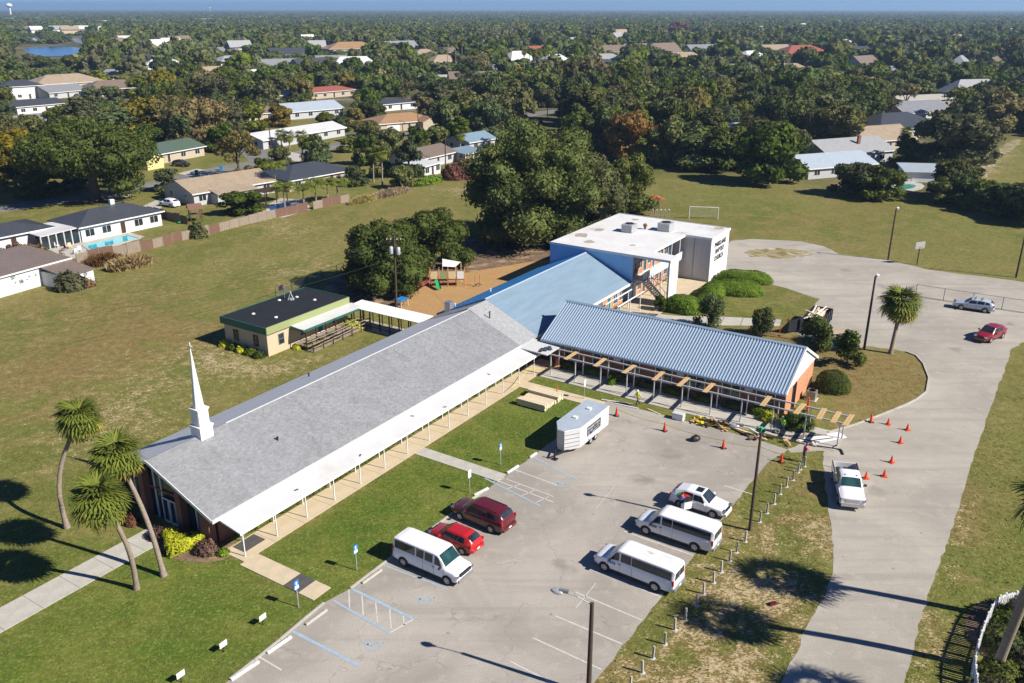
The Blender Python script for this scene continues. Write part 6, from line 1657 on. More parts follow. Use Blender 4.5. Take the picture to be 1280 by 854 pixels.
# --- near left: white house with the pool
h1 = house("white house with a charcoal hip roof behind the bright turquoise pool", (-69.6 + .3, 151.2 - .2), R(55), 15.5, 9, 2.75, 4.5, 'hip', 'shingle_dark', 'white_wall', 5, chimney=(1.5, .5, 'white'), base=False)
h1b = house("charcoal-roofed rear wing at the left of the white house with the pool", (-82.5, 139.5), R(55), 13, 9, 2.75, 3.9, 'hip', 'shingle_dark', 'white_wall', 3, base=False)
q = [G(19, 286, 2.6), G(64.7, 277.5, 2.9), G(97.5, 284.5, 2.7), G(50, 296, 2.4)]
PT = thing("patio_cover", "flat white patio cover on posts at the left end of the pool house", "patio cover", (q[3].x, q[3].y, 0)); o = (q[3].x, q[3].y, 0)
b = MB(o); b.add(q + [Vector((a.x, a.y, a.z - .14)) for a in q], [(0, 1, 2, 3), (7, 6, 5, 4), (0, 4, 5, 1), (1, 5, 6, 2), (2, 6, 7, 3), (3, 7, 4, 0)]); b.build("roof", M['white_metal'], PT)
for i in range(6):
    a = q[3] + (q[2] - q[3]) * (i / 5); b = MB(o); b.box(a.x - .07, a.x + .07, a.y - .07, a.y + .07, 0, a.z - .13); b.build("post", M['white'], PT)
a, e = q[3], q[2]
b = MB(o); n_ = Vector((-(e - a).y, (e - a).x, 0)).normalized(); b.beam((a.x + n_.x * .1, a.y + n_.y * .1, 1.2), (e.x + n_.x * .1, e.y + n_.y * .1, 1.2), .03, 2.0); b.build("screen", M['glass'], PT)
setp(flat(px_poly([(60, 312), (98, 303), (155, 289), (181, 296), (150, 307), (108, 319), (88, 325)]), .04, "patio", M['concrete']), kind="structure")
setp(flat(px_poly([(103, 307), (159, 294), (175, 298.5), (113, 313.5)]), .06, "swimming_pool", M['pool']), kind="structure")
def coping(pts, name="pool_coping"):
    P = [G(*p) for p in pts]; r_ = thing(name, None, None, P[0], 0, kind="structure")
    for i in range(len(P)):
        a, e = P[i], P[(i + 1) % len(P)]; b = MB((P[0].x, P[0].y, 0)); b.beam((a.x, a.y, .06), (e.x, e.y, .06), .35, .1); b.build("coping_stone", M['concrete'], r_)
coping([(103, 307), (159, 294), (175, 298.5), (113, 313.5)])
rr = random.Random(8)
for i, (x, y) in enumerate(((72, 310), (80, 314), (88, 311), (94, 318), (100, 315), (78, 320), (86, 306))):
    p = G(x, y); t = thing("patio_chair", "small pale patio chair on the paving left of the turquoise pool", "chair", (p.x, p.y, .05), rr.uniform(0, 6), "patio chairs by the turquoise pool")
    c_ = ('white', 'wood_red', 'tan_plastic', 'white')[i % 4]
    b = MB(); b.box(-.28, .28, -.28, .28, .36, .42); b.build("seat", M[c_], t); b = MB(); b.box(-.28, .28, .24, .3, .42, .95); b.build("backrest", M[c_], t)
    for sx in (-.24, .24):
        for sy in (-.24, .24):
            b = MB(); b.box(sx - .03, sx + .03, sy - .03, sy + .03, 0, .36); b.build("leg", M[c_], t)
# --- bottom-left white building
A0, B0 = Vector((-70.8, 114.8)), Vector((-65.8, 124.5)); dv = (B0 - A0).normalized()
m0 = B0 - dv * 13
h0 = house("long white stucco house with a low brown-grey roof at the left edge of the field", (m0.x, m0.y), R(62.7), 25.5, 10, 3.0, 3.7, 'shed', 'shingle_brown', 'white_wall', 0, base=False, over=.3)
b = MB(); b.box(8.0, 12.5, -10.4, -5.02, 0, 2.1); ex = b.build("side_wing", M['white_wall'], h0)
b = MB(); b.add([(7.8, -10.6, 2.1), (12.7, -10.6, 2.1), (12.7, -5.0, 2.85), (7.8, -5.0, 2.85), (7.8, -10.6, 1.98), (12.7, -10.6, 1.98), (12.7, -5.0, 2.73), (7.8, -5.0, 2.73)], [(0, 1, 2, 3), (7, 6, 5, 4), (0, 4, 5, 1), (1, 5, 6, 2), (2, 6, 7, 3), (3, 7, 4, 0)]); b.build("roof", M['shingle_brown'], ex)
b = MB(); b.rbox((2, 0, 3.5), (3, 1.0, .1)); b.build("skylight", M['white'], h0)
# --- tan gable house with the dark-blue pool
h2 = house("tan-roofed gable house with grey walls beside the small dark blue pool", (-58.2, 181.0), R(48.5), 19, 12, 2.7, 4.6, 'gable', 'shingle_tan', 'grey_house', 5, base=False)
b = MB(); b.add([(-6, -9.2, 2.25), (3.5, -9.2, 2.25), (3.5, -5.9, 2.9), (-6, -5.9, 2.9), (-6, -9.2, 2.1), (3.5, -9.2, 2.1), (3.5, -5.9, 2.75), (-6, -5.9, 2.75)], [(0, 1, 2, 3), (7, 6, 5, 4), (0, 4, 5, 1), (1, 5, 6, 2), (2, 6, 7, 3), (3, 7, 4, 0)]); b.build("lean_to_roof", M['shingle_tan'], h2)
b = MB(); b.box(-5.8, 3.2, -8.8, -6.01, 0, 2.15); b.build("lean_to_wall", M['grey_house'], h2)
PV = G(340, 252); t = thing("pergola", "dark pergola on posts between the tan house and the dark blue pool", "pergola", (PV.x, PV.y, 0), R(48))
for x in (-2.6, 0, 2.6):
    for y in (-1.8, 1.8):
        b = MB(); b.box(x - .08, x + .08, y - .08, y + .08, 0, 2.5); b.build("post", M['wood_dark'], t)
b = MB(); b.box(-3.1, 3.1, -2.2, 2.2, 2.5, 2.62); b.build("top", M['wood_dark'], t)
setp(flat(px_poly([(322, 262), (350, 248), (384, 250), (388, 262), (355, 272), (325, 272)]), .03, "patio", M['concrete']), kind="structure")
setp(flat(smooth_poly(px_poly([(336, 259), (358, 253), (379, 254), (380, 258), (350, 265), (338, 264)]), 2), .05, "swimming_pool", M['pool_deep']), kind="structure")
h3 = house("long green-roofed house with a yellow garage front", (212, 203), R(64), 25, 11, 2.7, 4.5, 'gable', 'shingle_green', 'beige', 5)
b = MB(); b.xprism([(-2.6, 0), (2.6, 0), (2.6, 2.5), (0, 3.6), (-2.6, 2.5)], -3.6, 3.2); gw = b.build("garage", M['yellow_wall'], h3); gw.location = (-9.0, -6.8, 0); gw.rotation_euler = (0, 0, PI / 2)
b = gable_roof(MB(), -3.9, 3.0, -3.0, 3.0, 2.55, 3.8, .15); b.build("roof", M['shingle_green'], gw)
b = MB(); b.box(-3.66, -3.6, -1.9, 1.9, .05, 2.1); b.build("garage_door", M['yellow_wall'], gw)
h4 = house("charcoal hip-roofed house behind the row of arching palms", (-42.6, 195.4), R(51), 19, 13, 2.6, 4.6, 'hip', 'shingle_dark', 'beige', 4, base=False)
h5 = house("long house with a pale grey metal roof across the street", (383, 178), R(58), 34, 11, 2.7, 4.2, 'gable', 'white_metal', 'grey_house', 6)
h6 = house("orange-brown hip-roofed house with a pale front gable", (512, 163), R(36), 22, 13, 2.8, 5.0, 'hip', 'shingle_orange', 'beige', 5, garage=-6)
b = MB(); b.xprism([(-3, 0), (3, 0), (3, 2.8), (0, 4.0), (-3, 2.8)], -2, 3); g_ = b.build("front_gable", M['beige'], h6); g_.location = (6.5, -7.5, 0); g_.rotation_euler = (0, 0, PI / 2)
b = gable_roof(MB(), -2.4, 3, -3.5, 3.5, 2.75, 4.3, .15); b.build("roof", M['shingle_orange'], g_)
h7 = house("pale blue-white metal-roofed house with a dark porch", (397, 147), R(42), 22, 14, 2.8, 5.2, 'gable', 'trailer_roof', 'grey_house', 4)
h8 = house("red-roofed low house in front of the dark wood", (418, 122), R(48), 25, 12, 2.8, 4.6, 'hip', 'tile_red', 'beige', 5)
h9 = house("grey-roofed house with a pale flat carport by the red-leaved bush", (548, 207), R(58), 15, 10, 2.7, 4.4, 'gable', 'shingle_brown', 'grey_house', 3)
h10 = house("small white house with a flat pale roof and big windows above the grass field", (541, 219), R(62), 7, 6, 2.7, 2.9, 'shed', 'white_metal', 'white_wall', 3)
h11 = house("house with a pale blue metal roof half hidden by the big oak's left side", (603, 187), R(50), 11, 9, 2.7, 4.4, 'gable', 'blue_under', 'grey_house', 2)
h12 = house("low shed with a pale blue roof left of the big oak", (594, 201), R(52), 8, 6, 2.3, 2.9, 'shed', 'blue_under', 'beige', 1)
h13 = house("charcoal low house among parked cars above the orange roof", (495, 138), R(45), 22, 12, 2.7, 4.0, 'hip', 'shingle_dark', 'white_wall', 4)
h14 = house("long flat-roofed pale house below the tall palms", (540, 105), R(35), 34, 12, 3.0, 3.5, 'shed', 'concrete', 'beige', 4)
h15 = house("grey metal-roofed house at the street corner by the two arching palms", (150, 262), R(55), 8, 6, 2.5, 3.2, 'shed', 'shingle_brown', 'white_wall', 0) if False else None
# upper left cluster
house("two-storey white house with a charcoal roof and chimney at the upper left", (32, 124), R(48), 17, 11, 5.6, 8.0, 'hip', 'shingle_dark', 'white_wall', 4, chimney=(-8, 2, 'grey_house'))
house("broad tan hip-roofed house at the upper left", (92, 112), R(50), 34, 18, 3.2, 7.0, 'hip', 'shingle_tan', 'beige', 5)
house("grey-roofed house in front of the broad tan roof", (86, 122), R(60), 18, 14, 2.8, 5.4, 'gable', 'shingle_grey', 'grey_house', 3)
house("bluish grey gabled house at the right of the upper-left cluster", (146, 104), R(40), 20, 16, 3.0, 6.8, 'hip', 'shingle_grey', 'white_wall', 4)
house("brown hip-roofed house with white gables at the upper left", (150, 119), R(45), 28, 16, 3.0, 6.4, 'hip', 'shingle_brown', 'white_wall', 5)
house("white-walled garage house below the charcoal two-storey house", (52, 141), R(55), 18, 10, 3.0, 4.8, 'gable', 'shingle_dark', 'white_wall', 4)
house("long grey-roofed house at the left edge below the white garage house", (24, 164), R(62), 22, 11, 2.8, 4.4, 'gable', 'shingle_grey', 'white_wall', 4)
house("tan gable house with a tall white chimney in the left wood", (270, 100), R(45), 24, 14, 3.0, 7.0, 'gable', 'shingle_tan', 'beige', 4, chimney=(8, 0, 'white'))
house("white low house glimpsed through the left wood", (232, 127), R(50), 18, 10, 2.8, 4.6, 'hip', 'white_metal', 'white_wall', 3)
house("brown-roofed house at the end of the pale metal roof row", (324, 152), R(50), 14, 10, 2.8, 4.6, 'gable', 'shingle_brown', 'beige', 3)
house("small grey house by the left of the red roof", (357, 127), R(50), 9, 8, 2.8, 4.4, 'gable', 'shingle_grey', 'grey_house', 2)
house("orange and cream two-storey house in the middle distance wood", (445, 72), R(30), 44, 24, 7.0, 12, 'hip', 'shingle_orange', 'beige', 4)
house("grey steep-roofed house in the middle distance wood", (505, 68), R(48), 40, 18, 4.0, 11, 'gable', 'shingle_grey', 'grey_house', 4)
house("blue-grey house with a chimney far behind the big oak", (612, 64), R(40), 34, 18, 5.0, 10, 'gable', 'shingle_grey', 'grey_house', 3, chimney=(10, 0, 'white'))
# right side
house("pale blue metal-roofed house at the far field edge, nearest the field", (1052, 221), R(22), 20, 12, 2.7, 4.9, 'gable', 'trailer_roof', 'grey_house', 4, trim='white')
house("pale grey gable-roofed house with a brick chimney behind the blue roof", (1075, 205), R(24), 22, 13, 3.0, 5.9, 'gable', 'shingle_pale', 'grey_house', 3, chimney=(2, -3, 'brick_red'))
house("tan gable-roofed house between the grey and charcoal roofs at the right", (1112, 188), R(24), 18, 13, 3.0, 6.2, 'gable', 'shingle_tan', 'beige', 3)
house("broad charcoal hip-roofed house at the right", (1140, 172), R(22), 27, 17, 3.0, 6.8, 'hip', 'shingle_dark', 'white_wall', 4)
house("grey gabled house with parked boats beside it at the right", (1160, 151), R(20), 22, 15, 3.0, 6.4, 'gable', 'shingle_grey', 'white_wall', 4)
house("flat-roofed pale house behind the grey gabled house at the right", (1172, 134), R(20), 34, 12, 3.2, 3.8, 'shed', 'concrete', 'beige', 4)
house("white shed with a pale roof beside the green pool", (1152, 228), R(-8), 7.6, 6, 2.6, 3.4, 'shed', 'trailer_roof', 'white_wall', 0, garage=0, name="shed", cat="shed")
setp(flat(smooth_poly(px_poly([(1112, 233), (1135, 226), (1158, 231), (1150, 239), (1118, 240)]), 1), .03, "patio", M['concrete']), kind="structure")
setp(flat(smooth_poly(px_poly([(1118, 234), (1132, 229.5), (1147, 231.5), (1140, 236.5), (1120, 237)]), 2), .05, "swimming_pool", M['pool_green']), kind="structure")
house("red tile-roofed house in the wood at the right", (1012, 76), R(20), 42, 24, 5.0, 11, 'hip', 'tile_red', 'beige', 4)
house("grey-roofed house just right of the red tile roof", (1037, 80), R(25), 20, 16, 3.0, 7.0, 'hip', 'shingle_grey', 'grey_house', 2)
house("beige house left of the red tile roof", (975, 70), R(30), 30, 16, 5.0, 9.0, 'gable', 'shingle_tan', 'beige', 3)
house("dark red-brown gabled house in the middle of the wood", (832, 74), R(35), 36, 18, 5, 12, 'gable', 'shingle_brown', 'brick_red', 3)
house("grey house with a white chimney in the middle of the wood", (886, 72), R(20), 32, 18, 5, 10, 'gable', 'shingle_grey', 'grey_house', 3, chimney=(11, 0, 'white'))
house("reddish house with a pale chimney left of the orange-leaved trees", (680, 72), R(40), 22, 14, 5, 9, 'gable', 'tile_red', 'beige', 3, chimney=(5, 0, 'grey_house'))
house("low pale house glimpsed behind the trees at the far field's edge", (922, 174), R(20), 14, 9, 2.8, 4.4, 'gable', 'trailer_roof', 'grey_house', 3)
house("white-roofed house glimpsed below the right-hand oaks", (905, 158), R(35), 12, 9, 2.8, 4.4, 'gable', 'white_metal', 'white_wall', 3)
# wooden fence of the back gardens: one panel after another
def board_fence(pts, h, lab, step=2.4):
    P = [G(*p) for p in pts]; t = thing("wooden_fence", lab, "fence", (P[0].x, P[0].y, 0)); o = (P[0].x, P[0].y, 0); rr = random.Random(4)
    for i in range(len(P) - 1):
        a, e = P[i], P[i + 1]; n = max(1, round((e - a).length / step)); d = (e - a).normalized()
        for k_ in range(n):
            q0 = a + (e - a) * (k_ / n); q1 = a + (e - a) * ((k_ + 1) / n); b = MB(o); m = 14; hh = h + rr.uniform(-.12, .12)
            for j in range(m):
                c_ = q0 + (q1 - q0) * ((j + .5) / m); b.beam((c_.x, c_.y, .02), (c_.x, c_.y, hh + rr.uniform(-.04, .04)), (q1 - q0).length / m * .93, .03, up=(-d.y, d.x, 0))
            pn = b.build("fence_panel", M['wood_red' if rr.random() < .16 else 'wood_grey'], t)
            b = MB(o); b.box(q0.x - .06, q0.x + .06, q0.y - .06, q0.y + .06, 0, hh + .1); b.build("post", M['wood_grey'], t)
            b = MB(o); n_ = Vector((d.y, -d.x, 0)) * -.05
            for z in (.4, 1.4): b.beam((q0.x + n_.x, q0.y + n_.y, z), (q1.x + n_.x, q1.y + n_.y, z), .05, .09)
            b.build("fence_rail", M['wood_grey'], pn)
board_fence([(97, 331), (125, 324), (160, 318), (192, 311)], 1.8, "weathered board fence behind the tall grass below the turquoise pool")
board_fence([(192, 311), (228, 301), (262, 293.5), (300, 283), (345, 272.5), (385, 264)], 1.7, "long grey and red-brown board fence along the field below the tan house")
board_fence([(392, 262), (415, 257), (437, 252)], 1.7, "short board fence right of the arching palms")
board_fence([(186, 268), (210, 275), (235, 281)], 1.7, "dark board fence across the garden beside the turquoise-pool house")
# garden bits
p = G(245, 276); t = thing("play_structure", "small brown wooden playhouse with a green slide behind the board fence", "playground", (p.x, p.y, 0), .5)
for x in (-1, 1):
    for y in (-1, 1):
        b = MB(); b.box(x - .07, x + .07, y - .07, y + .07, 0, 2.4); b.build("post", M['wood_dark'], t)
b = MB(); b.box(-1.1, 1.1, -1.1, 1.1, 1.2, 1.3); b.build("deck", M['wood_red'], t); b = gable_roof(MB(), -1.3, 1.3, -1.3, 1.3, 2.4, 3.3, .08); b.build("roof", M['wood_red'], t)
b = MB(); b.beam((-1.1, -.3, 1.3), (-3.4, -1.2, .2), .6, .08); b.build("slide", M['green_plastic'], t)
for lab, px, py, mt, rz in (("dark blue wheeled bin on the drive of the green-roofed house", 276.5, 213, 'sign_blue', .3), ("green wheeled bin at the kerb of the green-roofed house", 246, 219, 'green_trim', .2), ("dark wheeled bin in front of the bare-limbed tree", 284, 221, 'dark', .1)):
    p = G(px, py); t = thing("wheeled_bin", lab, "bin", (p.x, p.y, 0), rz); b = MB(); b.add([(-.3, -.3, .08), (.3, -.3, .08), (.3, .3, .08), (-.3, .3, .08), (-.38, -.4, 1.05), (.38, -.4, 1.05), (.38, .4, 1.05), (-.38, .4, 1.05)], [(0, 3, 2, 1), (0, 1, 5, 4), (1, 2, 6, 5), (2, 3, 7, 6), (3, 0, 4, 7), (4, 5, 6, 7)]); b.build("tub", M[mt], t)
    b = MB(); b.rbox((0, 0, 1.1), (.82, .86, .08), 0, .08); b.build("lid", M[mt], t)
# parked cars of the neighbourhood
def ncar(lab, px, py, rz, spec, mat, cat="car", name="parked_car"):
    p = G(px, py); return car(lab, cat, spec, (p.x, p.y, .02), rz, M[mat], None, name)
ncar("dark blue car on the drive in front of the yellow garage", 227, 208, R(-20), SP_SUV, 'black_car')
ncar("white pickup-like SUV parked left of the tan gable house", 212, 258, R(150), SP_SUV, 'van_white', 'SUV')
ncar("white car in the street above the grey-roofed house", 551, 181, R(30), SP_WAGON, 'van_white')
ncar("dark SUV parked before the orange-brown house", 518, 165, R(-40), SP_SUV, 'navy_car', 'SUV')
ncar("white car beside the long pale metal-roofed house", 441, 174, R(30), SP_HATCH, 'van_white')
ncar("white motorhome-like van parked behind the charcoal house at the right", 1133, 138, R(110), spec_van(6.15, 3.95), 'van_white', 'van', 'passenger_van')
ncar("dark pickup-like SUV beside the grey gabled house at the right", 1172, 152, R(20), SP_SUV, 'navy_car', 'SUV')
ncar("dark car under the trees at the left edge", 4, 168, R(60), SP_WAGON, 'black_car')
ncar("white car at the roadside in the gap behind the big oak", 700, 143, R(20), SP_HATCH, 'van_white')
p = G(1180, 158); t = thing("boat", "small blue-tarped boat beside the grey gabled house at the right", "boat", (p.x, p.y, .3), R(15))
b = MB(); b.add([(-3, -1.1, 0), (2, -1.1, 0), (3.4, 0, .3), (2, 1.1, 0), (-3, 1.1, 0), (-3, -1.2, .9), (2, -1.2, 1.0), (3.7, 0, 1.2), (2, 1.2, 1.0), (-3, 1.2, .9)], [(4, 3, 2, 1, 0), (0, 1, 6, 5), (1, 2, 7, 6), (2, 3, 8, 7), (3, 4, 9, 8), (4, 0, 5, 9), (5, 6, 7, 8, 9)]); b.build("hull", M['white'], t)
b = MB(); b.add([(-3, -1.15, .95), (2, -1.15, 1.05), (3.5, 0, 1.25), (2, 1.15, 1.05), (-3, 1.15, .95), (-2.5, 0, 1.5), (1.5, 0, 1.6)], [(0, 1, 6, 5), (1, 2, 6), (2, 3, 6), (3, 4, 5, 6), (4, 0, 5)]); b.build("tarp", M['sign_blue'], t)
# street poles
for px, py, h, lab in ((340, 200, 9, "thin street pole by the pale concrete drive of the long metal-roofed house"), (483, 112, 11, "utility pole with a pale transformer left of the dark wood"), (523, 165, 9, "thin pole before the orange-brown house"), (557, 212, 8, "dark thin pole by the grey-roofed house"),
                       (684, 150, 11, "pale pole at the road gap behind the big oak"), (1007, 190, 11, "brown leaning pole by the driveway strip at the right"), (418, 112, 10, "thin pole left of the red roof")):
    p = G(px, py); t = thing("utility_pole", lab, "utility pole", (p.x, p.y, 0)); b = MB(); b.tube([(0, 0, 0), (.1, 0, h)], [.16, .12], 7); b.build("pole", M['pole'], t); b = MB(); b.beam((-.9, 0, h - .6), (1.1, 0, h - .6), .1, .1); b.build("crossarm", M['pole'], t)
# water towers, masts, far pale buildings
def water_tower(px, py, h, r_, lab):
    p = G(px, py); t = thing("water_tower", lab, "water tower", (p.x, p.y, 0))
    b = MB(); b.lathe([(r_ * .42, 0), (r_ * .26, h * .1), (r_ * .26, h * .62), (r_ * .42, h * .74)], n=16); b.build("stem", M['tank'], t, smooth=40)
    b = MB(); b.lathe([(r_ * .4, h * .73), (r_ * .85, h * .79), (r_, h * .86), (r_ * .86, h * .93), (r_ * .5, h * .985), (.1, h)], n=20); b.build("tank", M['tank'], t, smooth=60)
water_tower(14.5, 23.5, 58, 12.5, "pale bulbous water tower standing on the horizon at the far left")
water_tower(263, 16.2, 50, 14, "tiny white water tower on the horizon left of centre")
for px, py, h in ((824, 17, 100), (726, 15.5, 70)):
    p = G(px, py); t = thing("radio_mast", "thin radio mast on the horizon, the " + ("taller right one" if px > 800 else "shorter left one"), "mast", (p.x, p.y, 0)); b = MB(); b.tube([(0, 0, 0), (0, 0, h)], .8, 5); b.build("mast", M['grey_metal'], t)
rr = random.Random(21)
far_b = [(8, 29, 60), (22, 29, 40), (40, 29, 50), (53, 28, 60), (38, 44, 34), (46, 44, 28), (75, 43, 50), (88, 44, 40), (104, 43, 36), (122, 40, 30), (136, 44, 40), (150, 30, 60), (170, 31, 40), (130, 33, 30), (255, 30, 90), (275, 31, 70), (290, 28, 70), (310, 27, 80), (330, 26, 60), (395, 29, 60), (410, 28, 50), (520, 15.6, 300), (545, 15, 420), (580, 15.2, 300),
         (600, 15, 260), (640, 24, 120), (655, 24, 50), (735, 22, 90), (745, 22, 60), (860, 19.5, 160), (865, 21, 120), (770, 56, 30), (775, 50, 30), (800, 49, 34), (700, 20, 60), (1000, 39, 40), (1045, 33, 30), (1040, 17.5, 120), (1220, 31, 50), (1235, 30, 40), (1190, 14, 200), (1260, 48, 30), (950, 44, 30), (215, 66, 30), (225, 62, 34), (200, 69, 26), (300, 71, 30), (270, 45, 30), (160, 62, 24), (145, 66, 24), (385, 60, 24), (395, 71, 26)]
mats_f = ('white_wall', 'white_wall', 'cream', 'beige', 'white_metal')
for i, (x, y, w_) in enumerate(far_b):
    big = w_ > 55; w_ *= .6 if y > 24 else .85; p = G(x, y); hgt = 8 if not big else 12
    t = thing("far_building", ("long pale flat building far off near the horizon" if big else "small " + ('white-walled', 'white-walled', 'cream', 'beige', 'pale metal')[i % 5] + " house far off among the trees, " + ('beside the lake' if x < 160 else 'left of centre' if x < 500 else 'right of centre')), "building", (p.x, p.y, 0), R(rr.uniform(10, 60) if not big else rr.uniform(-8, 8)), "long pale buildings near the horizon" if big else "small " + ('white-walled', 'white-walled', 'cream', 'beige', 'pale metal')[i % 5] + " houses far off, " + ('beside the lake' if x < 160 else 'left of centre' if x < 500 else 'right of centre'))
    d = w_ * .5 if not big else w_ * .4
    FOOT.append((p.x, p.y, w_ * .55))
    b = MB(); b.box(-w_ / 2, w_ / 2, -d / 2, d / 2, 0, hgt); b.build("wall", M[mats_f[i % 5]], t)
    b = MB()
    if big: b.box(-w_ / 2 - .5, w_ / 2 + .5, -d / 2 - .5, d / 2 + .5, hgt, hgt + 1.2)
    else: gable_roof(b, -w_ / 2 - 1, w_ / 2 + 1, -d / 2 - 1, d / 2 + 1, hgt, hgt + 5, .4)
    b.build("roof", M[('white_metal', 'shingle_pale', 'shingle_tan', 'white_metal', 'shingle_brown')[i % 5] if not big else 'white_metal'], t)
# roofs glimpsed in the wood
hid = [(640, 100), (560, 86), (590, 120), (700, 88), (745, 96), (720, 60), (930, 98), (990, 100), (1090, 92), (1060, 62), (1150, 80), (1210, 90), (1100, 120), (1240, 70), (870, 52), (640, 47), (560, 44), (470, 48), (350, 92), (310, 60), (385, 45), (210, 92), (180, 84), (1140, 44), (1180, 60), (930, 60), (770, 72), (330, 115), (250, 60), (1225, 130), (420, 84), (535, 76), (575, 72), (655, 84), (690, 56), (760, 84), (800, 66), (860, 82), (905, 52), (945, 78), (1085, 74), (1110, 62), (1170, 66), (1200, 54), (1255, 92), (1240, 50), (360, 76), (300, 84), (275, 72), (500, 52), (530, 48), (605, 50), (1010, 54), (1060, 48), (1130, 104), (820, 44), (725, 44), (445, 92), (395, 92)]
for i, (x, y) in enumerate(hid):
    y2 = y
    zn = 'far left' if x < 330 else 'left of centre' if x < 560 else 'centre' if x < 760 else 'right of centre' if x < 980 else 'far right'
    rl_ = ('grey', 'tan', 'brown', 'white', 'charcoal', 'pale grey')[i % 6] + (' gable', ' hip')[i % 2] + ' roof ' + ('just behind the nearest wood' if y > 84 else 'midway to the horizon' if y > 58 else 'near the horizon') + ', ' + zn
    house(rl_ + ', half hidden by crowns', (x, y2), R(rr.uniform(10, 60)), rr.uniform(18, 28), rr.uniform(11, 15), 4.5, rr.uniform(7.5, 10.5), ('gable', 'hip')[i % 2], ('shingle_grey', 'shingle_tan', 'shingle_brown', 'white_metal', 'shingle_dark', 'shingle_pale')[i % 6], ('white_wall', 'beige', 'grey_house')[i % 3], 3, group=rl_.replace(' roof', ' roofs', 1))

rr = random.Random(12)
for i in range(16):
    x = rr.uniform(5.0, 12.0) if i < 11 else rr.uniform(8.4, 12.2); y = -5.0 if i < 11 else -10.4
    if i < 11 and x > 7.8: x = rr.uniform(3.4, 7.6)
    z = rr.uniform(.8, 2.4) if i < 11 else rr.uniform(.5, 1.7); s_ = rr.uniform(.12, .34); b = MB()
    for k_ in range(6):
        a = k_ * PI / 3; b.add([(x, y - .012, z), (x + s_ * math.cos(a - .3), y - .012, z + s_ * math.sin(a - .3)), (x + 1.15 * s_ * math.cos(a), y - .012, z + 1.15 * s_ * math.sin(a)), (x + s_ * math.cos(a + .3), y - .012, z + s_ * math.sin(a + .3))], [(0, 1, 2, 3)])
    b.build("painted_flower", M[('sign_blue', 'dark', 'grey_house', 'green_trim')[i % 4]], h0, fix=False)
# ================================================================== VEGETATION
ico = bmesh.new(); bmesh.ops.create_icosphere(ico, subdivisions=2, radius=1.0)
ICO_V = np.array([v.co[:] for v in ico.verts]); ICO_F = np.array([[v.index for v in f.verts] for f in ico.faces]); ico.free()
def rand_dirs(rng, n, up=0.0):
    d = rng.normal(size=(n, 3)); d[:, 2] += up; return d / np.linalg.norm(d, axis=1)[:, None]
def cards(rng, pos, nor, size, aspect=(.5, .9)):
    """leaf clusters: small bent cards"""
    n = len(pos); t = np.cross(nor, rng.normal(size=(n, 3))); t /= np.linalg.norm(t, axis=1)[:, None] + 1e-9; bt = np.cross(nor, t)
    s = size * np.clip(rng.lognormal(-.12, .42, n), .35, 2.0); a = rng.uniform(*aspect, n)
    T = t * s[:, None] * .5; B = bt * (s * a)[:, None] * .5; bend = nor * (s * .16)[:, None]
    v = np.stack([pos - T - bend, pos - B * 1.0 + bend * .3, pos + T - bend, pos + B * 1.0 + bend * .3], 1)
    return v.reshape(-1, 3), np.arange(n * 4).reshape(n, 4)
def mesh_np(name, v, quads=None, tris=None, mat=None):
    me = bpy.data.meshes.new(name); me.vertices.add(len(v)); me.vertices.foreach_set("co", np.asarray(v, np.float32).ravel())
    loops = []; starts = []; c = 0
    if quads is not None and len(quads): loops.append(np.asarray(quads).ravel()); starts.append(np.arange(0, quads.size, 4)); c = quads.size
    if tris is not None and len(tris): loops.append(np.asarray(tris).ravel()); starts.append(c + np.arange(0, tris.size, 3))
    L_ = np.concatenate(loops); S_ = np.concatenate(starts)
    me.loops.add(len(L_)); me.loops.foreach_set("vertex_index", L_.astype(np.int32)); me.polygons.add(len(S_)); me.polygons.foreach_set("loop_start", S_.astype(np.int32))
    me.update(calc_edges=True)
    if mat: me.materials.append(mat)
    return me
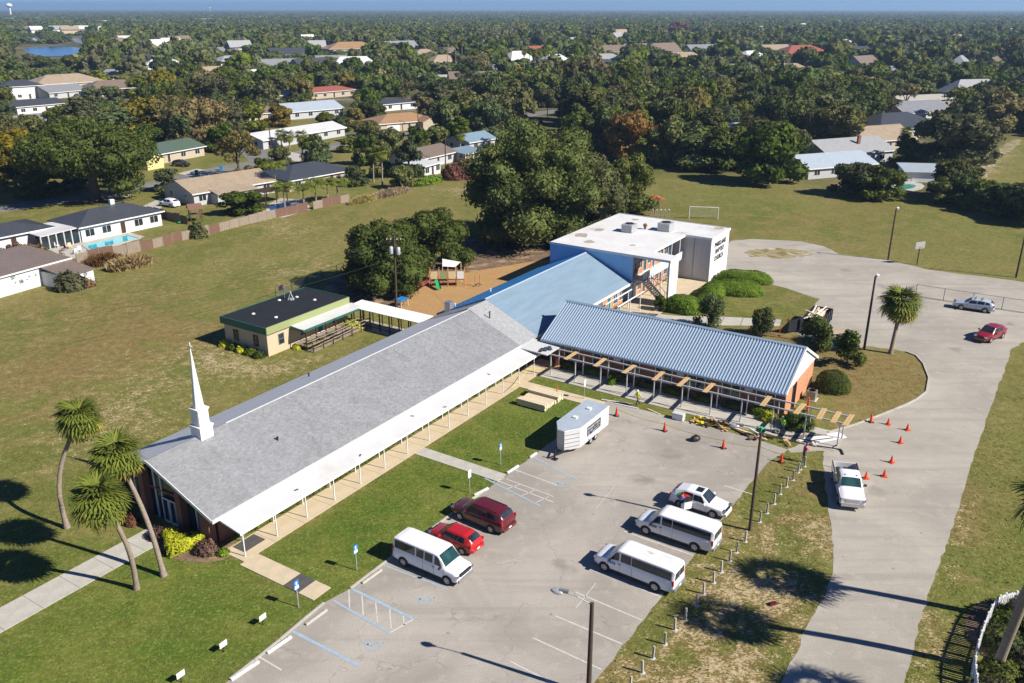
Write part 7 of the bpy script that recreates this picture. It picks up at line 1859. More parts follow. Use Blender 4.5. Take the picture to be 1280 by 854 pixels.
def crown_mesh(name, seed, r, z0, z1, lobes, n, leaf, mat, core=.74, flat=.8, up=.25, spread=.66, lobe_r=(.26, .42), jitter=.55, skirt=.36):
    rng = np.random.default_rng(seed); C = []; RL = []
    for i in range(lobes):
        a = rng.uniform(0, 2 * PI) if i % 3 else i * 2.4; rho = r * spread * math.sqrt(rng.uniform(.02, 1)); dome = math.sqrt(max(0, 1 - (rho / r) ** 2))
        zz = z0 + (z1 - z0) * (.1 + .72 * dome * rng.uniform(.3, 1.0) ** .8); rl_ = r * rng.uniform(*lobe_r)
        if i < lobes * skirt: rl_ *= 1.2; rho = r * rng.uniform(.25, .8); zz = z0 * .4 + rl_ * flat * rng.uniform(.75, 1.5)
        C.append((rho * math.cos(a), rho * math.sin(a), zz)); RL.append(rl_)
    C.append((0, 0, z0 + (z1 - z0) * .55)); RL.append(r * .5)
    C = np.array(C); RL = np.array(RL); V = []; Q = []; T = []; off = 0
    for c, rl in zip(C, RL):
        nz = 1 + .12 * np.sin(ICO_V @ rng.normal(size=3) * 3 + rng.uniform(0, 6)); cv = ICO_V * nz[:, None] * rl * core * np.array([1, 1, flat]) + c
        cv[:, 2] = np.maximum(cv[:, 2], z0 * .3); V.append(cv); T.append(ICO_F + off); off += len(cv)
    k_ = rng.choice(len(C), n, p=RL ** 2 / (RL ** 2).sum()); d = rand_dirs(rng, n, up)
    pos = C[k_] + d * (RL[k_] * rng.uniform(.76, 1.1, n))[:, None] * np.array([1, 1, flat])
    keep = np.ones(n, bool)
    for c, rl in zip(C, RL):
        dd = np.linalg.norm((pos - c) / np.array([1, 1, flat]), axis=1); keep &= dd > rl * .66
    keep &= pos[:, 2] > z0 * .3
    pos = pos[keep]; d = d[keep]; nor = d + rng.normal(size=d.shape) * jitter; nor /= np.linalg.norm(nor, axis=1)[:, None]
    lv, lq = cards(rng, pos, nor, leaf); V.append(lv); Q = lq + off
    return mesh_np(name, np.concatenate(V), Q, np.concatenate(T), mat)
def trunk_mesh(name, seed, h, r0, crown_r, limbs=5, z_split=.4, mat='bark'):
    rng = random.Random(seed); b = MB(); zs_ = h * z_split
    b.tube([(0, 0, -.1), (rng.uniform(-.1, .1), rng.uniform(-.1, .1), zs_ * .5), (rng.uniform(-.2, .2), rng.uniform(-.2, .2), zs_), (rng.uniform(-.3, .3), rng.uniform(-.3, .3), h * .75)], [r0 * 1.25, r0, r0 * .85, r0 * .3], 8)
    for i in range(limbs):
        a = 2 * PI * i / limbs + rng.uniform(-.4, .4); e = crown_r * rng.uniform(.4, .7)
        b.tube([(0, 0, zs_ * rng.uniform(.7, 1)), (e * .4 * math.cos(a), e * .4 * math.sin(a), zs_ + (h - zs_) * .25), (e * math.cos(a), e * math.sin(a), zs_ + (h - zs_) * rng.uniform(.4, .65))], [r0 * .55, r0 * .35, r0 * .1], 6)
    return b.mesh(name, 60)
VAR = {}
def variant(kind, i):
    key = (kind, i)
    if key in VAR: return VAR[key]
    s = hash(kind) % 1 + i * 13 + {'oak': 1, 'tall': 2, 'round': 3, 'thin': 4}[kind] * 101
    if kind == 'oak': c = crown_mesh("crown", s, 5, .9, 8.6, 27, 4200, .56, None, lobe_r=(.17, .33), core=.68); t = trunk_mesh("trunk", s, 6.5, .32, 4)
    elif kind == 'tall': c = crown_mesh("crown", s, 4, 1.2, 12, 28, 4200, .54, None, flat=1.05, spread=.6, lobe_r=(.18, .34), core=.66); t = trunk_mesh("trunk", s, 9, .28, 3, 4, .45)
    elif kind == 'round': c = crown_mesh("crown", s, 3, .5, 5.6, 15, 2200, .4, None, spread=.6, lobe_r=(.2, .36)); t = trunk_mesh("trunk", s, 3.8, .16, 2)
    else: c = crown_mesh("crown", s, 3.6, 2.5, 11, 15, 800, .55, None, core=.34, flat=1.0, spread=.75, skirt=.1, lobe_r=(.2, .34)); t = trunk_mesh("trunk", s, 9.5, .2, 3.6, 8, .3)
    c.materials.append(M['leaf_dark']); t.materials.append(M['bark'])
    VAR[key] = (c, t); return VAR[key]
DIM = {'oak': (5, 8.6), 'tall': (4, 12), 'round': (3, 5.6), 'thin': (3.6, 11)}
TREES = []
def tree(label, px, py, h, r, kind='oak', leaf='leaf_dark', i=None, group=None, name="tree", world=None, rz=None):
    p = Vector((*world, 0)) if world is not None else G(px, py)
    i = (len(TREES) % 4) if i is None else i
    c, t = variant(kind, i); root = thing(name, label, "tree", (p.x, p.y, 0), random.uniform(0, 6.28) if rz is None else rz, group)
    R0, H0 = DIM[kind]; s = (r / R0, r / R0, h / H0)
    co = bpy.data.objects.new("crown", c); col.objects.link(co); co.parent = root; co.scale = s
    co.material_slots[0].link = 'OBJECT'; co.material_slots[0].material = M[leaf]
    to = bpy.data.objects.new("trunk", t); col.objects.link(to); to.parent = root; to.scale = s
    TREES.append((p.x, p.y, r)); return root
def own_tree(label, px, py, h, r, n, leaf_s, leaf, seed, z0=1.5, lobes=26, r0=.4, name="oak_tree", **k):
    p = G(px, py); root = thing(name, label, "tree", (p.x, p.y, 0))
    link_mesh("crown", crown_mesh("crown", seed, r, z0, h, lobes, n, leaf_s, M[leaf], **k), None, root)
    t = trunk_mesh("trunk", seed, h * .8, r0, r, 7); t.materials.append(M['bark']); link_mesh("trunk", t, None, root)
    TREES.append((p.x, p.y, r)); return root
# ---- named near trees
own_tree("huge dark green oak between the far lawn and the white flat-roofed block", 674, 304, 23.5, 12.6, 46000, .42, 'leaf_mid', 5, z0=1.6, skirt=.2, lobes=76, r0=.7, lobe_r=(.14, .28), spread=.8, up=.2, core=.66)
own_tree("broad lower oak crown in front of the huge oak, by the flat roof's corner", 724, 302, 18.0, 8.8, 20000, .42, 'leaf_mid', 6, z0=1.2, skirt=.25, lobes=36, r0=.5, lobe_r=(.16, .3), core=.66)
own_tree("smaller oak at the right side of the huge oak above the orange frame", 783, 270, 14.5, 6.8, 12000, .45, 'leaf_mid', 8, z0=1.0, lobes=30, lobe_r=(.16, .3), core=.62)
own_tree("oak crown at the left flank of the huge oak with low hanging branches", 632, 296, 18.5, 7.4, 18000, .42, 'leaf_mid', 9, z0=.8, skirt=.25, lobes=36, lobe_r=(.15, .28), core=.64)
own_tree("broad rounded green tree behind the utility pole and portable classroom", 486, 362, 11.0, 7.3, 26000, .34, 'leaf_oak', 15, z0=.5, lobes=44, name="round_tree", lobe_r=(.2, .34), up=.15)
own_tree("darker rounded tree joining the right side of the broad rounded one", 541, 336, 10.6, 6.4, 16000, .34, 'leaf_oak', 16, z0=.5, lobes=26, name="round_tree", lobe_r=(.2, .34))
own_tree("great spreading live oak at the left beside the neighbourhood street", 120, 250, 17.5, 15.5, 30000, .52, 'leaf_oak', 25, z0=3.4, skirt=.06, core=.56, lobes=64, r0=1.0, lobe_r=(.15, .28), spread=.78, flat=.7)
own_tree("olive-yellow oak at the left edge above the pool house", 22, 235, 14, 9, 9000, .6, 'leaf_yellow', 26, skirt=.2, z0=2.5, lobes=24, lobe_r=(.18, .3))
own_tree("thin golden-brown half-bare tree by the green-roofed house", 299, 222, 13.0, 5.6, 3200, .48, 'leaf_yellow', 27, skirt=.05, z0=2.2, lobes=26, core=.22, lobe_r=(.14, .24), spread=.85, name="thin_tree")
own_tree("spreading golden-green tree above the green-roofed house", 250, 182, 15, 12, 9500, .75, 'leaf_yellow', 28, z0=2, lobes=30, lobe_r=(.16, .28))
own_tree("tall grey-green open tree behind the golden-green one", 268, 142, 17, 9, 6500, .75, 'leaf_olive', 29, z0=3, lobes=26, core=.5, lobe_r=(.16, .3))
T_ = [("small dark tree on the street verge left of the tan house", 207, 240, 6.0, 4.0, 'round', 'leaf_dark'), ("dense dark tree hiding the tan house's right front", 300, 268, 5.2, 5.2, 'round', 'leaf_dark'),
      ("dark pine-like tree right of the palms at the street", 396, 207, 8.6, 4.4, 'oak', 'leaf_dark'), ("tall dark tree by the charcoal hip roof, left of a pair", 478, 222, 10, 3.2, 'tall', 'leaf_mid'), ("tall dark tree by the charcoal hip roof, right of a pair", 512, 222, 11, 3.6, 'tall', 'leaf_dark'),
      ("low grey-green tree above the row of pale metal roofs", 458, 177, 7.0, 6.0, 'oak', 'leaf_olive'), ("rounded green tree at the end of the pale metal roofs", 351, 158, 7.5, 5.5, 'oak', 'leaf_yellow'), ("yellow-green tree left of the red roof", 374, 127, 12, 7.0, 'oak', 'leaf_yellow'),
      ("tall forked oak left of the road gap behind the huge oak", 640, 170, 17, 10, 'oak', 'leaf_olive'), ("grey-green crown above the small blue-roofed houses", 618, 172, 15, 9, 'oak', 'leaf_olive'), ("tall sparse oak hung with moss right of the road gap", 727, 172, 18, 9, 'tall', 'leaf_olive'),
      ("dark oak with a reddish top at the field's far edge", 790, 190, 13, 8, 'oak', 'leaf_dark'), ("brightest orange-yellow tree in the middle distance", 600, 104, 19, 8, 'tall', 'leaf_yellow'), ("golden tree with a pale orange left half above the huge oak", 738, 120, 20, 11, 'oak', 'leaf_yellow'),
      ("pale olive-brown tree beside the golden one above the huge oak", 710, 128, 19, 9, 'oak', 'leaf_olive'), ("rust-red rounded tree in the far wood right of centre", 845, 52, 26, 17, 'oak', 'leaf_red'),
      ("first dark broad oak at the far field edge, right of the white house", 960, 230, 15, 9, 'oak', 'leaf_dark'), ("leafy dark tree before the pale blue metal roof, left of two", 1065, 245, 8, 6.2, 'oak', 'leaf_dark'), ("glossy dark tree before the pale blue metal roof, right of two", 1100, 250, 7.4, 5.4, 'oak', 'leaf_mid'),
      ("dark oak between the driveway strip and tan roof at the right", 1050, 192, 15, 9.5, 'oak', 'leaf_olive'), ("large olive oak behind the white shed at the right", 1190, 212, 16, 11.5, 'oak', 'leaf_olive'), ("small bright green tree before the tan gable roof at the right", 1130, 208, 9, 4, 'tall', 'leaf_dark'),
      ("yellow-green round tree at the right edge before the mown strip", 1245, 165, 14, 9, 'oak', 'leaf_yellow'), ("dark tree right of the white shed", 1190, 248, 9.5, 6.0, 'oak', 'leaf_olive'), ("small cut-leaf tree by the green pool", 1168, 205, 7.5, 4.5, 'tall', 'leaf_dark')]
LN = [(150, 180, 12, 8, 1), (186, 174, 14, 9, 2), (222, 172, 15, 9, 2), (132, 172, 10, 6.5, 0), (106, 168, 14, 6.5, 3), (72, 158, 7, 4.5, 0), (42, 176, 9, 6, 3), (8, 188, 11, 7, 3), (62, 204, 10, 8, 0), (30, 206, 10, 7, 2), (172, 206, 8, 6, 0), (290, 168, 13, 7, 3), (318, 164, 11, 6.5, 0), (332, 140, 13, 8, 0), (302, 138, 15, 9, 1), (335, 116, 13, 8, 1), (362, 108, 14, 8, 1),
      (386, 104, 14, 9, 0), (412, 104, 14, 8, 1), (440, 103, 15, 9, 1), (466, 110, 14, 9, 1), (490, 117, 12, 7, 0), (454, 141, 7, 4.5, 0), (470, 150, 7, 4.5, 1), (560, 148, 13, 8, 3), (582, 158, 13, 8, 3), (560, 134, 13, 9, 1), (602, 140, 15, 10, 3), (536, 127, 11, 7, 1), (580, 118, 14, 8, 1), (490, 192, 8, 4.5, 0), (462, 206, 9, 4.5, 1), (438, 190, 5, 3.5, 0), (522, 192, 8, 4, 1), (254, 122, 14, 8, 2), (202, 128, 15, 9, 2),
      (176, 122, 11, 7, 0), (235, 110, 14, 9, 1), (282, 112, 13, 8, 0), (206, 100, 14, 9, 1), (310, 98, 14, 9, 1), (350, 210, 6, 3.6, 0), (428, 165, 6, 4, 1), (405, 160, 6, 4, 0), (278, 190, 9, 5, 1), (330, 222, 5, 3.4, 0), (160, 228, 6, 4, 0), (88, 236, 6, 5, 1), (50, 246, 7, 5, 1), (445, 232, 5, 3.2, 1), (500, 236, 6, 3.5, 0), (545, 185, 7, 4.5, 0), (575, 182, 9, 5, 0), (0, 222, 11, 7, 2), (115, 126, 7, 5, 0), (140, 132, 9, 6, 1), (56, 92, 12, 8, 1), (20, 100, 12, 8, 1), (90, 90, 12, 8, 3), (1000, 170, 14, 8, 1), (1030, 166, 14, 8, 0), (1075, 165, 13, 8, 1), (985, 205, 11, 6, 0), (905, 214, 12, 8, 1), (870, 210, 13, 8, 1), (838, 206, 13, 8, 0), (935, 205, 13, 8, 3)]
for q_, (x, y, h, r, c_) in enumerate(LN):
    wh_ = "between the houses at the left" if x < 130 else "above the green-roofed house" if x < 262 else "behind the half-bare golden tree" if x < 345 else "beside the red and pale roofs" if x < 480 else "around the orange-brown roof" if x < 700 else "at the far field's edge"
    lf_ = ('leaf_mid', 'leaf_dark', 'leaf_yellow', 'leaf_olive')[c_]; sz_ = "small " if h < 8 else "large " if h > 12.5 else "medium "
    nm_2 = sz_ + ("mid-green", "dark green", "golden-green", "grey-olive")[c_] + " tree " + wh_
    tree(nm_2, x, y, h, r, 'oak' if q_ % 4 else 'tall', lf_, group=nm_2.replace(" tree", " trees", 1))
for lab, x, y, h, r, kd, lf in T_: tree(lab, x, y, h, r, kd, lf)
for i, (x, y, h, r) in enumerate(((1205, 255, 7, 5), (1228, 262, 6.5, 5), (1250, 268, 7, 5.5), (1275, 274, 8, 6), (1300, 282, 8, 6), (1180, 254, 6, 4.5))):
    tree("dark bushy tree in the hedge row along the far field's right edge", x, y, h, r, 'oak', ('leaf_dark', 'leaf_mid')[i % 2], group="hedge row along the far field")
# small trees around the metal-roofed wing
for x, y, h, r, lab in ((886, 409, 5.0, 2.1, "small dark magnolia tree beside the clipped hedges"), (952, 421, 4.0, 1.9, "small dark tree behind the metal roof's ridge, second from the hedges"), (1017, 438, 4.6, 2.1, "small dark tree in front of the dumpster"), (1058, 458, 4.8, 2.0, "small dark tree at the right of the metal-roofed wing"), (825, 388, 2.2, 1.0, "little green shrub-tree by the stair fin wall")):
    p = G(x, y); root = thing("small_tree", lab, "tree", (p.x, p.y, 0)); link_mesh("crown", crown_mesh("crown", int(x), r, .25, h, 18, 3200, .22, M['leaf_dark'], core=.55, skirt=.22, flat=1.0, spread=.62, lobe_r=(.24, .38)), None, root)
    t = trunk_mesh("trunk", int(x), h * .8, .09, r, 4); t.materials.append(M['bark']); link_mesh("trunk", t, None, root)

# ---- shrubs and hedges
def tall_grass(label, px, py, rx, ry, h, n, leaf, seed, rz):
    p = G(px, py); rng = np.random.default_rng(seed); root = thing("tall_grass", label, "grass clump", (p.x, p.y, 0), rz); a = rng.uniform(0, 2 * PI, n); q = np.sqrt(rng.uniform(0, 1, n))
    x, y = rx * q * np.cos(a), ry * q * np.sin(a); hh = h * (1 - .55 * q ** 2) * rng.uniform(.5, 1.15, n); dr = rng.normal(size=(n, 2)) * .28; w_ = rng.uniform(.05, .11, n); an = rng.uniform(0, PI, n); wx, wy = w_ * np.cos(an), w_ * np.sin(an); z0 = np.zeros(n)
    v = np.stack([np.stack([x - wx, y - wy, z0], 1), np.stack([x + wx, y + wy, z0], 1), np.stack([x + wx * .7 + dr[:, 0] * hh * .5, y + wy * .7 + dr[:, 1] * hh * .5, hh * .65], 1), np.stack([x + dr[:, 0] * hh * 1.2, y + dr[:, 1] * hh * 1.2, hh], 1)], 1).reshape(-1, 3)
    me = mesh_np("blades", v, np.arange(4 * n).reshape(n, 4), None, M[leaf]); setp(link_mesh("blades", me, None, root), kind="stuff")
def shrub(label, px, py, rx, ry, h, n, leaf_s, leaf, name="shrub", rz=0.0, seed=1, cat="shrub", world=None, power=2.0, group=None, z=0.0, bump=1.0, jit=.45):
    p = Vector((*world, 0)) if world else G(px, py); rng = np.random.default_rng(seed); root = thing(name, label, cat, (p.x, p.y, z), rz, group)
    d = rand_dirs(rng, n, .35); d[:, 2] = np.abs(d[:, 2]); q = np.sign(d) * np.abs(d) ** (2 / power)
    nzs = 1 + bump * (.09 * np.sin(d @ np.array([5.1, 2.2, 3.3]) * 2.1 + seed) + .06 * np.sin(d @ np.array([-3.1, 6.2, 4.3]) * 2.7))
    sc_ = np.array([rx, ry, h]); pos = q * sc_ * (nzs * rng.uniform(1 - .14 * bump ** .5, 1.04, n))[:, None]; nor = d / sc_ ; nor /= np.linalg.norm(nor, axis=1)[:, None]; nor += rng.normal(size=nor.shape) * jit; nor /= np.linalg.norm(nor, axis=1)[:, None]
    cv = np.sign(ICO_V) * np.abs(ICO_V) ** (2 / power); nc = 1 + .09 * bump * np.sin(ICO_V @ np.array([5.1, 2.2, 3.3]) * 2.1 + seed)
    cv = cv * sc_ * (.86 * nc)[:, None]; cv[:, 2] = np.maximum(cv[:, 2], 0)
    lv, lq = cards(rng, pos, nor, leaf_s)
    me = mesh_np("foliage", np.concatenate([cv, lv]), lq + len(cv), ICO_F, M[leaf]); link_mesh("foliage", me, None, root); return root
shrub("bright yellow-green clipped hedge at the church front, arm nearer the walkway", 217, 684, 1.5, .6, 1.0, 4200, .11, 'leaf_lime', "hedge", TH + R(62), 3, "hedge", power=4)
shrub("bright yellow-green clipped hedge at the church front, arm along the wall", 240, 683, 1.5, .65, 1.0, 4200, .11, 'leaf_lime', "hedge", TH + R(-25), 8, "hedge", power=4)
shrub("dark brown-red shrub beside the yellow-green hedge, nearest the awning", 260, 690, .95, .8, 1.0, 1500, .13, 'leaf_brown', seed=4)
shrub("dull brown-red shrub at the church walkway, left of the yellow-green hedge", 199, 672, .85, .75, .9, 1200, .13, 'leaf_brown', seed=5)
shrub("small brown shrub in the shade by the church pillar", 166, 655, .6, .6, .9, 700, .13, 'leaf_brown', seed=6); shrub("little green tuft beside the brown shrub at the awning corner", 279, 693, .5, .45, .5, 500, .12, 'leaf_hedge', seed=7)
for i in range(13):
    u = 2.6 + i * 2.95; c_ = W(u + .9, 2.28)
    shrub("section of dark green hedge beneath the church awning", 0, 0, 1.3, .42, .95, 900, .14, 'leaf_mid', "hedge", TH, 20 + i, "hedge", (c_.x, c_.y), 3, "hedge sections beneath the awning")
for i, v in enumerate((-2.5, -5.4, -8.6, -11.8, -15, -18.2, -21.4, -24.4)):
    c_ = W(43.75, v); shrub("section of dark planting along the shaded wall of the metal-roofed wing", 0, 0, .42, 1.25, .8, 700, .14, 'leaf_hedge' if i == 7 else 'leaf_mid', "hedge", TH, 40 + i, "hedge", (c_.x, c_.y), 2.6, "planting along the shaded wall")
shrub("bright green small bush inside the canopy frame by a window", 760, 478, .55, .5, .9, 700, .13, 'leaf_hedge', seed=52, world=tuple(W(42.6, -8.4))[:2])
shrub("yellow-flowering bush at the corner of the metal-roofed wing", 950, 520, .9, .7, .9, 900, .14, 'leaf_lime', seed=53, world=tuple(W(43.2, -25.2))[:2])
shrub("large dark clipped bush under the orange corner of the metal-roofed wing", 975, 535, 1.5, 1.3, 1.5, 2400, .14, 'leaf_dark', seed=54, world=tuple(W(43.2, -28.0))[:2], power=2.6)
shrub("big dark round clipped bush beside the orange end wall", 1030, 478, 1.75, 1.6, 2.1, 7500, .1, 'leaf_oak', "round_bush", 0, 55, world=tuple(W(54.0, -28.6))[:2], power=2.5, bump=.15, jit=.3)
H_ = [("long clipped green hedge curling behind the others below the sign wall", 930, 352, 3.4, 1.5, 1.6, -15), ("large clipped green hedge mound at the lawn's edge below the sign wall", 920, 366, 3.2, 2.0, 1.7, -10), ("clipped green hedge running down from the sign wall corner", 893, 368, 1.5, 2.6, 1.6, -33), ("clipped round green hedge at the foot of the white fin wall", 854, 388, 2.1, 1.8, 1.9, -30), ("clipped green hedge link between the round hedge and the mound", 884, 383, 1.5, 1.6, 1.5, -40)]
for i, (lab, x, y, rx, ry, h, a) in enumerate(H_): shrub(lab, x, y, rx * 1.18, ry * 1.1, h * 1.05, 9000, .13, 'leaf_hedge', "hedge", R(a), 60 + i, "hedge", None, 2.7, bump=.22, jit=.3)
p = G(862, 346); shrub("bare grey-brown shrub against the grey tower wall", 862, 347, .7, .7, 1.4, 260, .16, 'leaf_dead', seed=70)
for i, (x, y, lf, r, lab) in enumerate(((283, 433, 'leaf_lime', .8, "first"), (293, 437, 'leaf_mid', .8, "second"), (303, 440, 'leaf_lime', .75, "third"), (314, 443, 'leaf_mid', .8, "fourth"), (324, 447, 'leaf_dark', .7, "last"))):
    shrub("low shrub under the shaded end of the portable classroom, " + lab + " from the left", x, y, r, r * .8, .8, 700, .15, lf, seed=80 + i)
for i, (x, y, lf, r, lab) in enumerate(((372, 436, 'leaf_lime', .6, "small yellow-green shrub at the foot of the ramp"), (386, 435, 'leaf_dark', .8, "low dark shrub beside the ramp, nearest the yellow-green one"), (402, 430, 'leaf_mid', .8, "low green shrub midway along the ramp"), (416, 425, 'leaf_dark', .9, "low dark shrub toward the ramp's far end"), (441, 412, 'leaf_lime', 1.5, "large yellow-green shrub at the far end of the ramp"))):
    shrub(lab, x, y, r, r * .85, r * .85, 1100, .17, lf, seed=90 + i)
shrub("wide spiky dark shrub against the white house wall at the left", 88, 362, 2.2, 1.8, 2.6, 1500, .34, 'leaf_olive', seed=101); shrub("bare twiggy shrub right of the spiky dark one", 108, 358, 1.5, 1.2, 1.4, 260, .25, 'leaf_rust', seed=102)
tall_grass("tall dry grass clump below the pool fence", 163, 334, 3.6, 1.9, 2.0, 2600, 'leaf_grass', 103, R(50)); tall_grass("reddish dry bushes left of the tall dry grass", 128, 330, 3.2, 1.6, 1.7, 2600, 'leaf_rust', 104, R(50))
shrub("green bush leaning over the board fence", 248, 297, 1.9, 1.5, 2.6, 1500, .32, 'leaf_mid', seed=105); shrub("red-leaved large bush by the small white house", 585, 222, 4.0, 3.2, 4.2, 3500, .42, 'leaf_red', seed=106); shrub("red-green bush left half of the red-leaved one", 567, 224, 3, 2.4, 3.4, 2200, .42, 'leaf_red', seed=107)
tall_grass("long dry grass strip at the field edge below the charcoal roof", 487, 244, 7.0, 1.6, 1.5, 2600, 'leaf_grass', 108, R(55)); tall_grass("dry grass strip at the left of the longer one", 455, 252, 4.5, 1.4, 1.4, 2600, 'leaf_grass', 109, R(55)); shrub("green shrub row left of the red-leaved bush", 535, 230, 4.5, 1.6, 1.9, 1800, .4, 'leaf_hedge', seed=110, rz=R(52))
shrub("small shrub row at the base of the pool house wall, left part", 112, 296, 2.6, .6, .9, 600, .3, 'leaf_mid', seed=111, rz=R(55)); shrub("small shrub row at the base of the pool house wall, right part", 176, 284, 3.2, .7, .9, 700, .3, 'leaf_mid', seed=112, rz=R(55))
shrub("brown bare bush at the left edge by the patio cover", 22, 322, 2.6, 2, 2.2, 900, .35, 'leaf_rust', seed=113); shrub("brown bare bush before the patio cover", 40, 318, 2.2, 1.6, 1.8, 800, .35, 'leaf_rust', seed=114)
for i, (x, y) in enumerate(((1250, 800), (1258, 775), (1272, 760), (1290, 790), (1262, 815), (1285, 830), (1248, 842), (1300, 860), (1240, 868))):
    shrub("dense green shrub in the hedge inside the curved white fence", x, y + 4, 1.25, 1.1, 1.15, 1600, .15, ('leaf_mid', 'leaf_dark', 'leaf_olive')[i % 3], seed=120 + i, group="shrubs inside the curved white fence")
p = G(1292, 806); setp(flat(smooth_poly([(p.x + 4.0 * math.cos(a), p.y + 4.6 * math.sin(a)) for a in np.linspace(0, 2 * PI, 10)[:-1]], 2), .012, "mulch_bed", M['litter']), kind="structure")

# ---- palms
def fan_mesh(seed, n_seg, ln, droop, fold=.25):
    rng = random.Random(seed); V = []; F = []
    for i in range(n_seg):
        a = -1.55 + 3.1 * i / (n_seg - 1); l = ln * (1 - .18 * abs(a) / 1.55) * rng.uniform(.88, 1.08); w_ = ln * .055
        dx, dy = math.cos(a), math.sin(a); nx_, ny_ = -dy, dx; b0 = len(V)
        for t, wf in ((0.04, .5), (.5, 1.0), (.8, .7), (1.0, .08)):
            z = fold * abs(math.sin(a)) * l * t * .3 - droop * l * (t ** 2.4) * rng.uniform(.8, 1.3)
            for s in (-1, 1): V.append((dx * l * t + nx_ * w_ * wf * s, dy * l * t + ny_ * w_ * wf * s, z - (.02 if s > 0 else 0)))
        for k_ in range(3): F.append((b0 + 2 * k_, b0 + 2 * k_ + 1, b0 + 2 * k_ + 3, b0 + 2 * k_ + 2))
    return np.array(V), np.array(F)
def palm_crown(name, seed, rad, n, dead=10, mat='leaf_palm'):
    rng = random.Random(seed); Vg, Qg, og = [], [], 0; Vd, Qd, od = [], [], 0; Vy, Qy, oy = [], [], 0
    for i in range(n + dead):
        isd = i >= n
        el = (-.95 + rng.uniform(-.3, .35)) if isd else (1.4 - 2.25 * (i / n) ** .9 + rng.uniform(-.15, .15)); az = i * 2.39996 + rng.uniform(-.3, .3)
        v, f = fan_mesh(seed * 100 + i, 11, rad * (.55 if not isd else .5), .24 if not isd else .7); pl = rad * (.48 if not isd else .4) * rng.uniform(.68, 1.18)
        d = np.array([math.cos(el), 0, math.sin(el)]); upv = np.array([-math.sin(el), 0, math.cos(el)])
        tilt = el - .5; fd = np.array([math.cos(tilt), 0, math.sin(tilt)]); fu = np.array([-math.sin(tilt), 0, math.cos(tilt)])
        P = d * pl + v[:, :1] * fd + v[:, 1:2] * np.array([0, 1, 0]) + v[:, 2:3] * fu
        st_ = np.array([[0, -.025, 0], [0, .025, 0], [0, .02, 0], [0, -.02, 0]]) + np.array([[0, 0, 0], [0, 0, 0], d * pl * 1.05, d * pl * 1.05]); P = np.concatenate([P, st_]); f = np.concatenate([f, [[len(v), len(v) + 1, len(v) + 2, len(v) + 3]]])
        c, s = math.cos(az), math.sin(az); P = np.stack([P[:, 0] * c - P[:, 1] * s, P[:, 0] * s + P[:, 1] * c, P[:, 2]], 1)
        if isd: Vd.append(P); Qd.append(f + od); od += len(P)
        elif i > n * .66 and i % 3: Vy.append(P); Qy.append(f + oy); oy += len(P)
        else: Vg.append(P); Qg.append(f + og); og += len(P)
    g_ = mesh_np(name, np.concatenate(Vg), np.concatenate(Qg), None, M[mat]); dd = mesh_np("dead_frond", np.concatenate(Vd), np.concatenate(Qd), None, M['leaf_dead']) if dead else None
    yy = mesh_np("yellowing_frond", np.concatenate(Vy), np.concatenate(Qy), None, M['leaf_palm_old'])
    return g_, dd, yy
def palm(label, base, top, bend, rad, n, seed, r0=.19, dead=12, group=None, meshes=None, mat='leaf_palm'):
    root = thing("palm_tree", label, "palm", (base[0], base[1], 0), 0, group); h = top[2]; T = Vector((top[0] - base[0], top[1] - base[1], h)); pts = []; rd = []
    for i in range(11):
        t = i / 10; q = Vector((T.x * t, T.y * t, h * t)) + Vector((bend[0], bend[1], 0)) * math.sin(PI * t); pts.append(q); rd.append(r0 * (1.35 if i == 0 else 1 - .25 * t + (.25 if i > 8 else 0)))
    b = MB(); b.tube(pts, rd, 10); b.build("trunk", M['palm_bark'], root, smooth=60)
    g_, dd, yy = meshes if meshes else palm_crown("crown", seed, rad, n, dead, mat)
    o_ = link_mesh("crown", g_, None, root); o_.location = T
    if dd: q = link_mesh("dead_frond", dd, None, root); q.location = T; setp(q, kind="stuff")
    q = link_mesh("yellowing_frond", yy, None, root); q.location = T; setp(q, kind="stuff")
    return root
palm("tall curved palm farthest from the church, on the lawn left of the walkway", (-34.43, 57.22), (-32.2, 58.05, 9.0), (-1.0, -.1), 2.05, 80, 31, .2, 16)
palm("leaning palm nearest the church front, its crown against the gable", (-24.66, 51.15), (-26.8, 51.85, 9.2), (.35, 0), 2.05, 80, 32, .19, 16)
palm("leaning palm nearest the camera of the three at the church front", (-26.0, 49.7), (-26.5, 48.3, 7.9), (.45, .1), 2.15, 84, 33, .19, 16)
pp = G(1113, 442); palm("single round-headed palm on the grassy peninsula by the loop", (pp.x, pp.y), (pp.x + .35, pp.y + .1, 6.0), (0, 0), 2.75, 96, 34, .24, dead=18)
palm("stout leaning palm trunk at the bottom right, nearest the white fence", (29.3, 41.7), (29.2, 39.55, 13.0), (.2, .3), 2.7, 34, 35, .3, 4)
palm("second stout palm trunk at the bottom right, behind the nearest one", (32.7, 46.4), (34.0, 44.4, 12.4), (.1, .1), 2.9, 36, 36, .3, 4)
S3 = G(1030, 862); hz = 12.0; sx3 = Vector((math.cos(R(155.6)), math.sin(R(155.6)), 0)) * (hz / math.tan(SUN_EL)); C3 = S3 - sx3
palm("palm standing outside the bottom right corner, its shadow on the drive", (C3.x + .6, C3.y - .5), (C3.x, C3.y, hz), (.1, .1), 2.5, 26, 37, .28, 4)
small_p = palm_crown("crown", 38, 2.3, 40, 8)
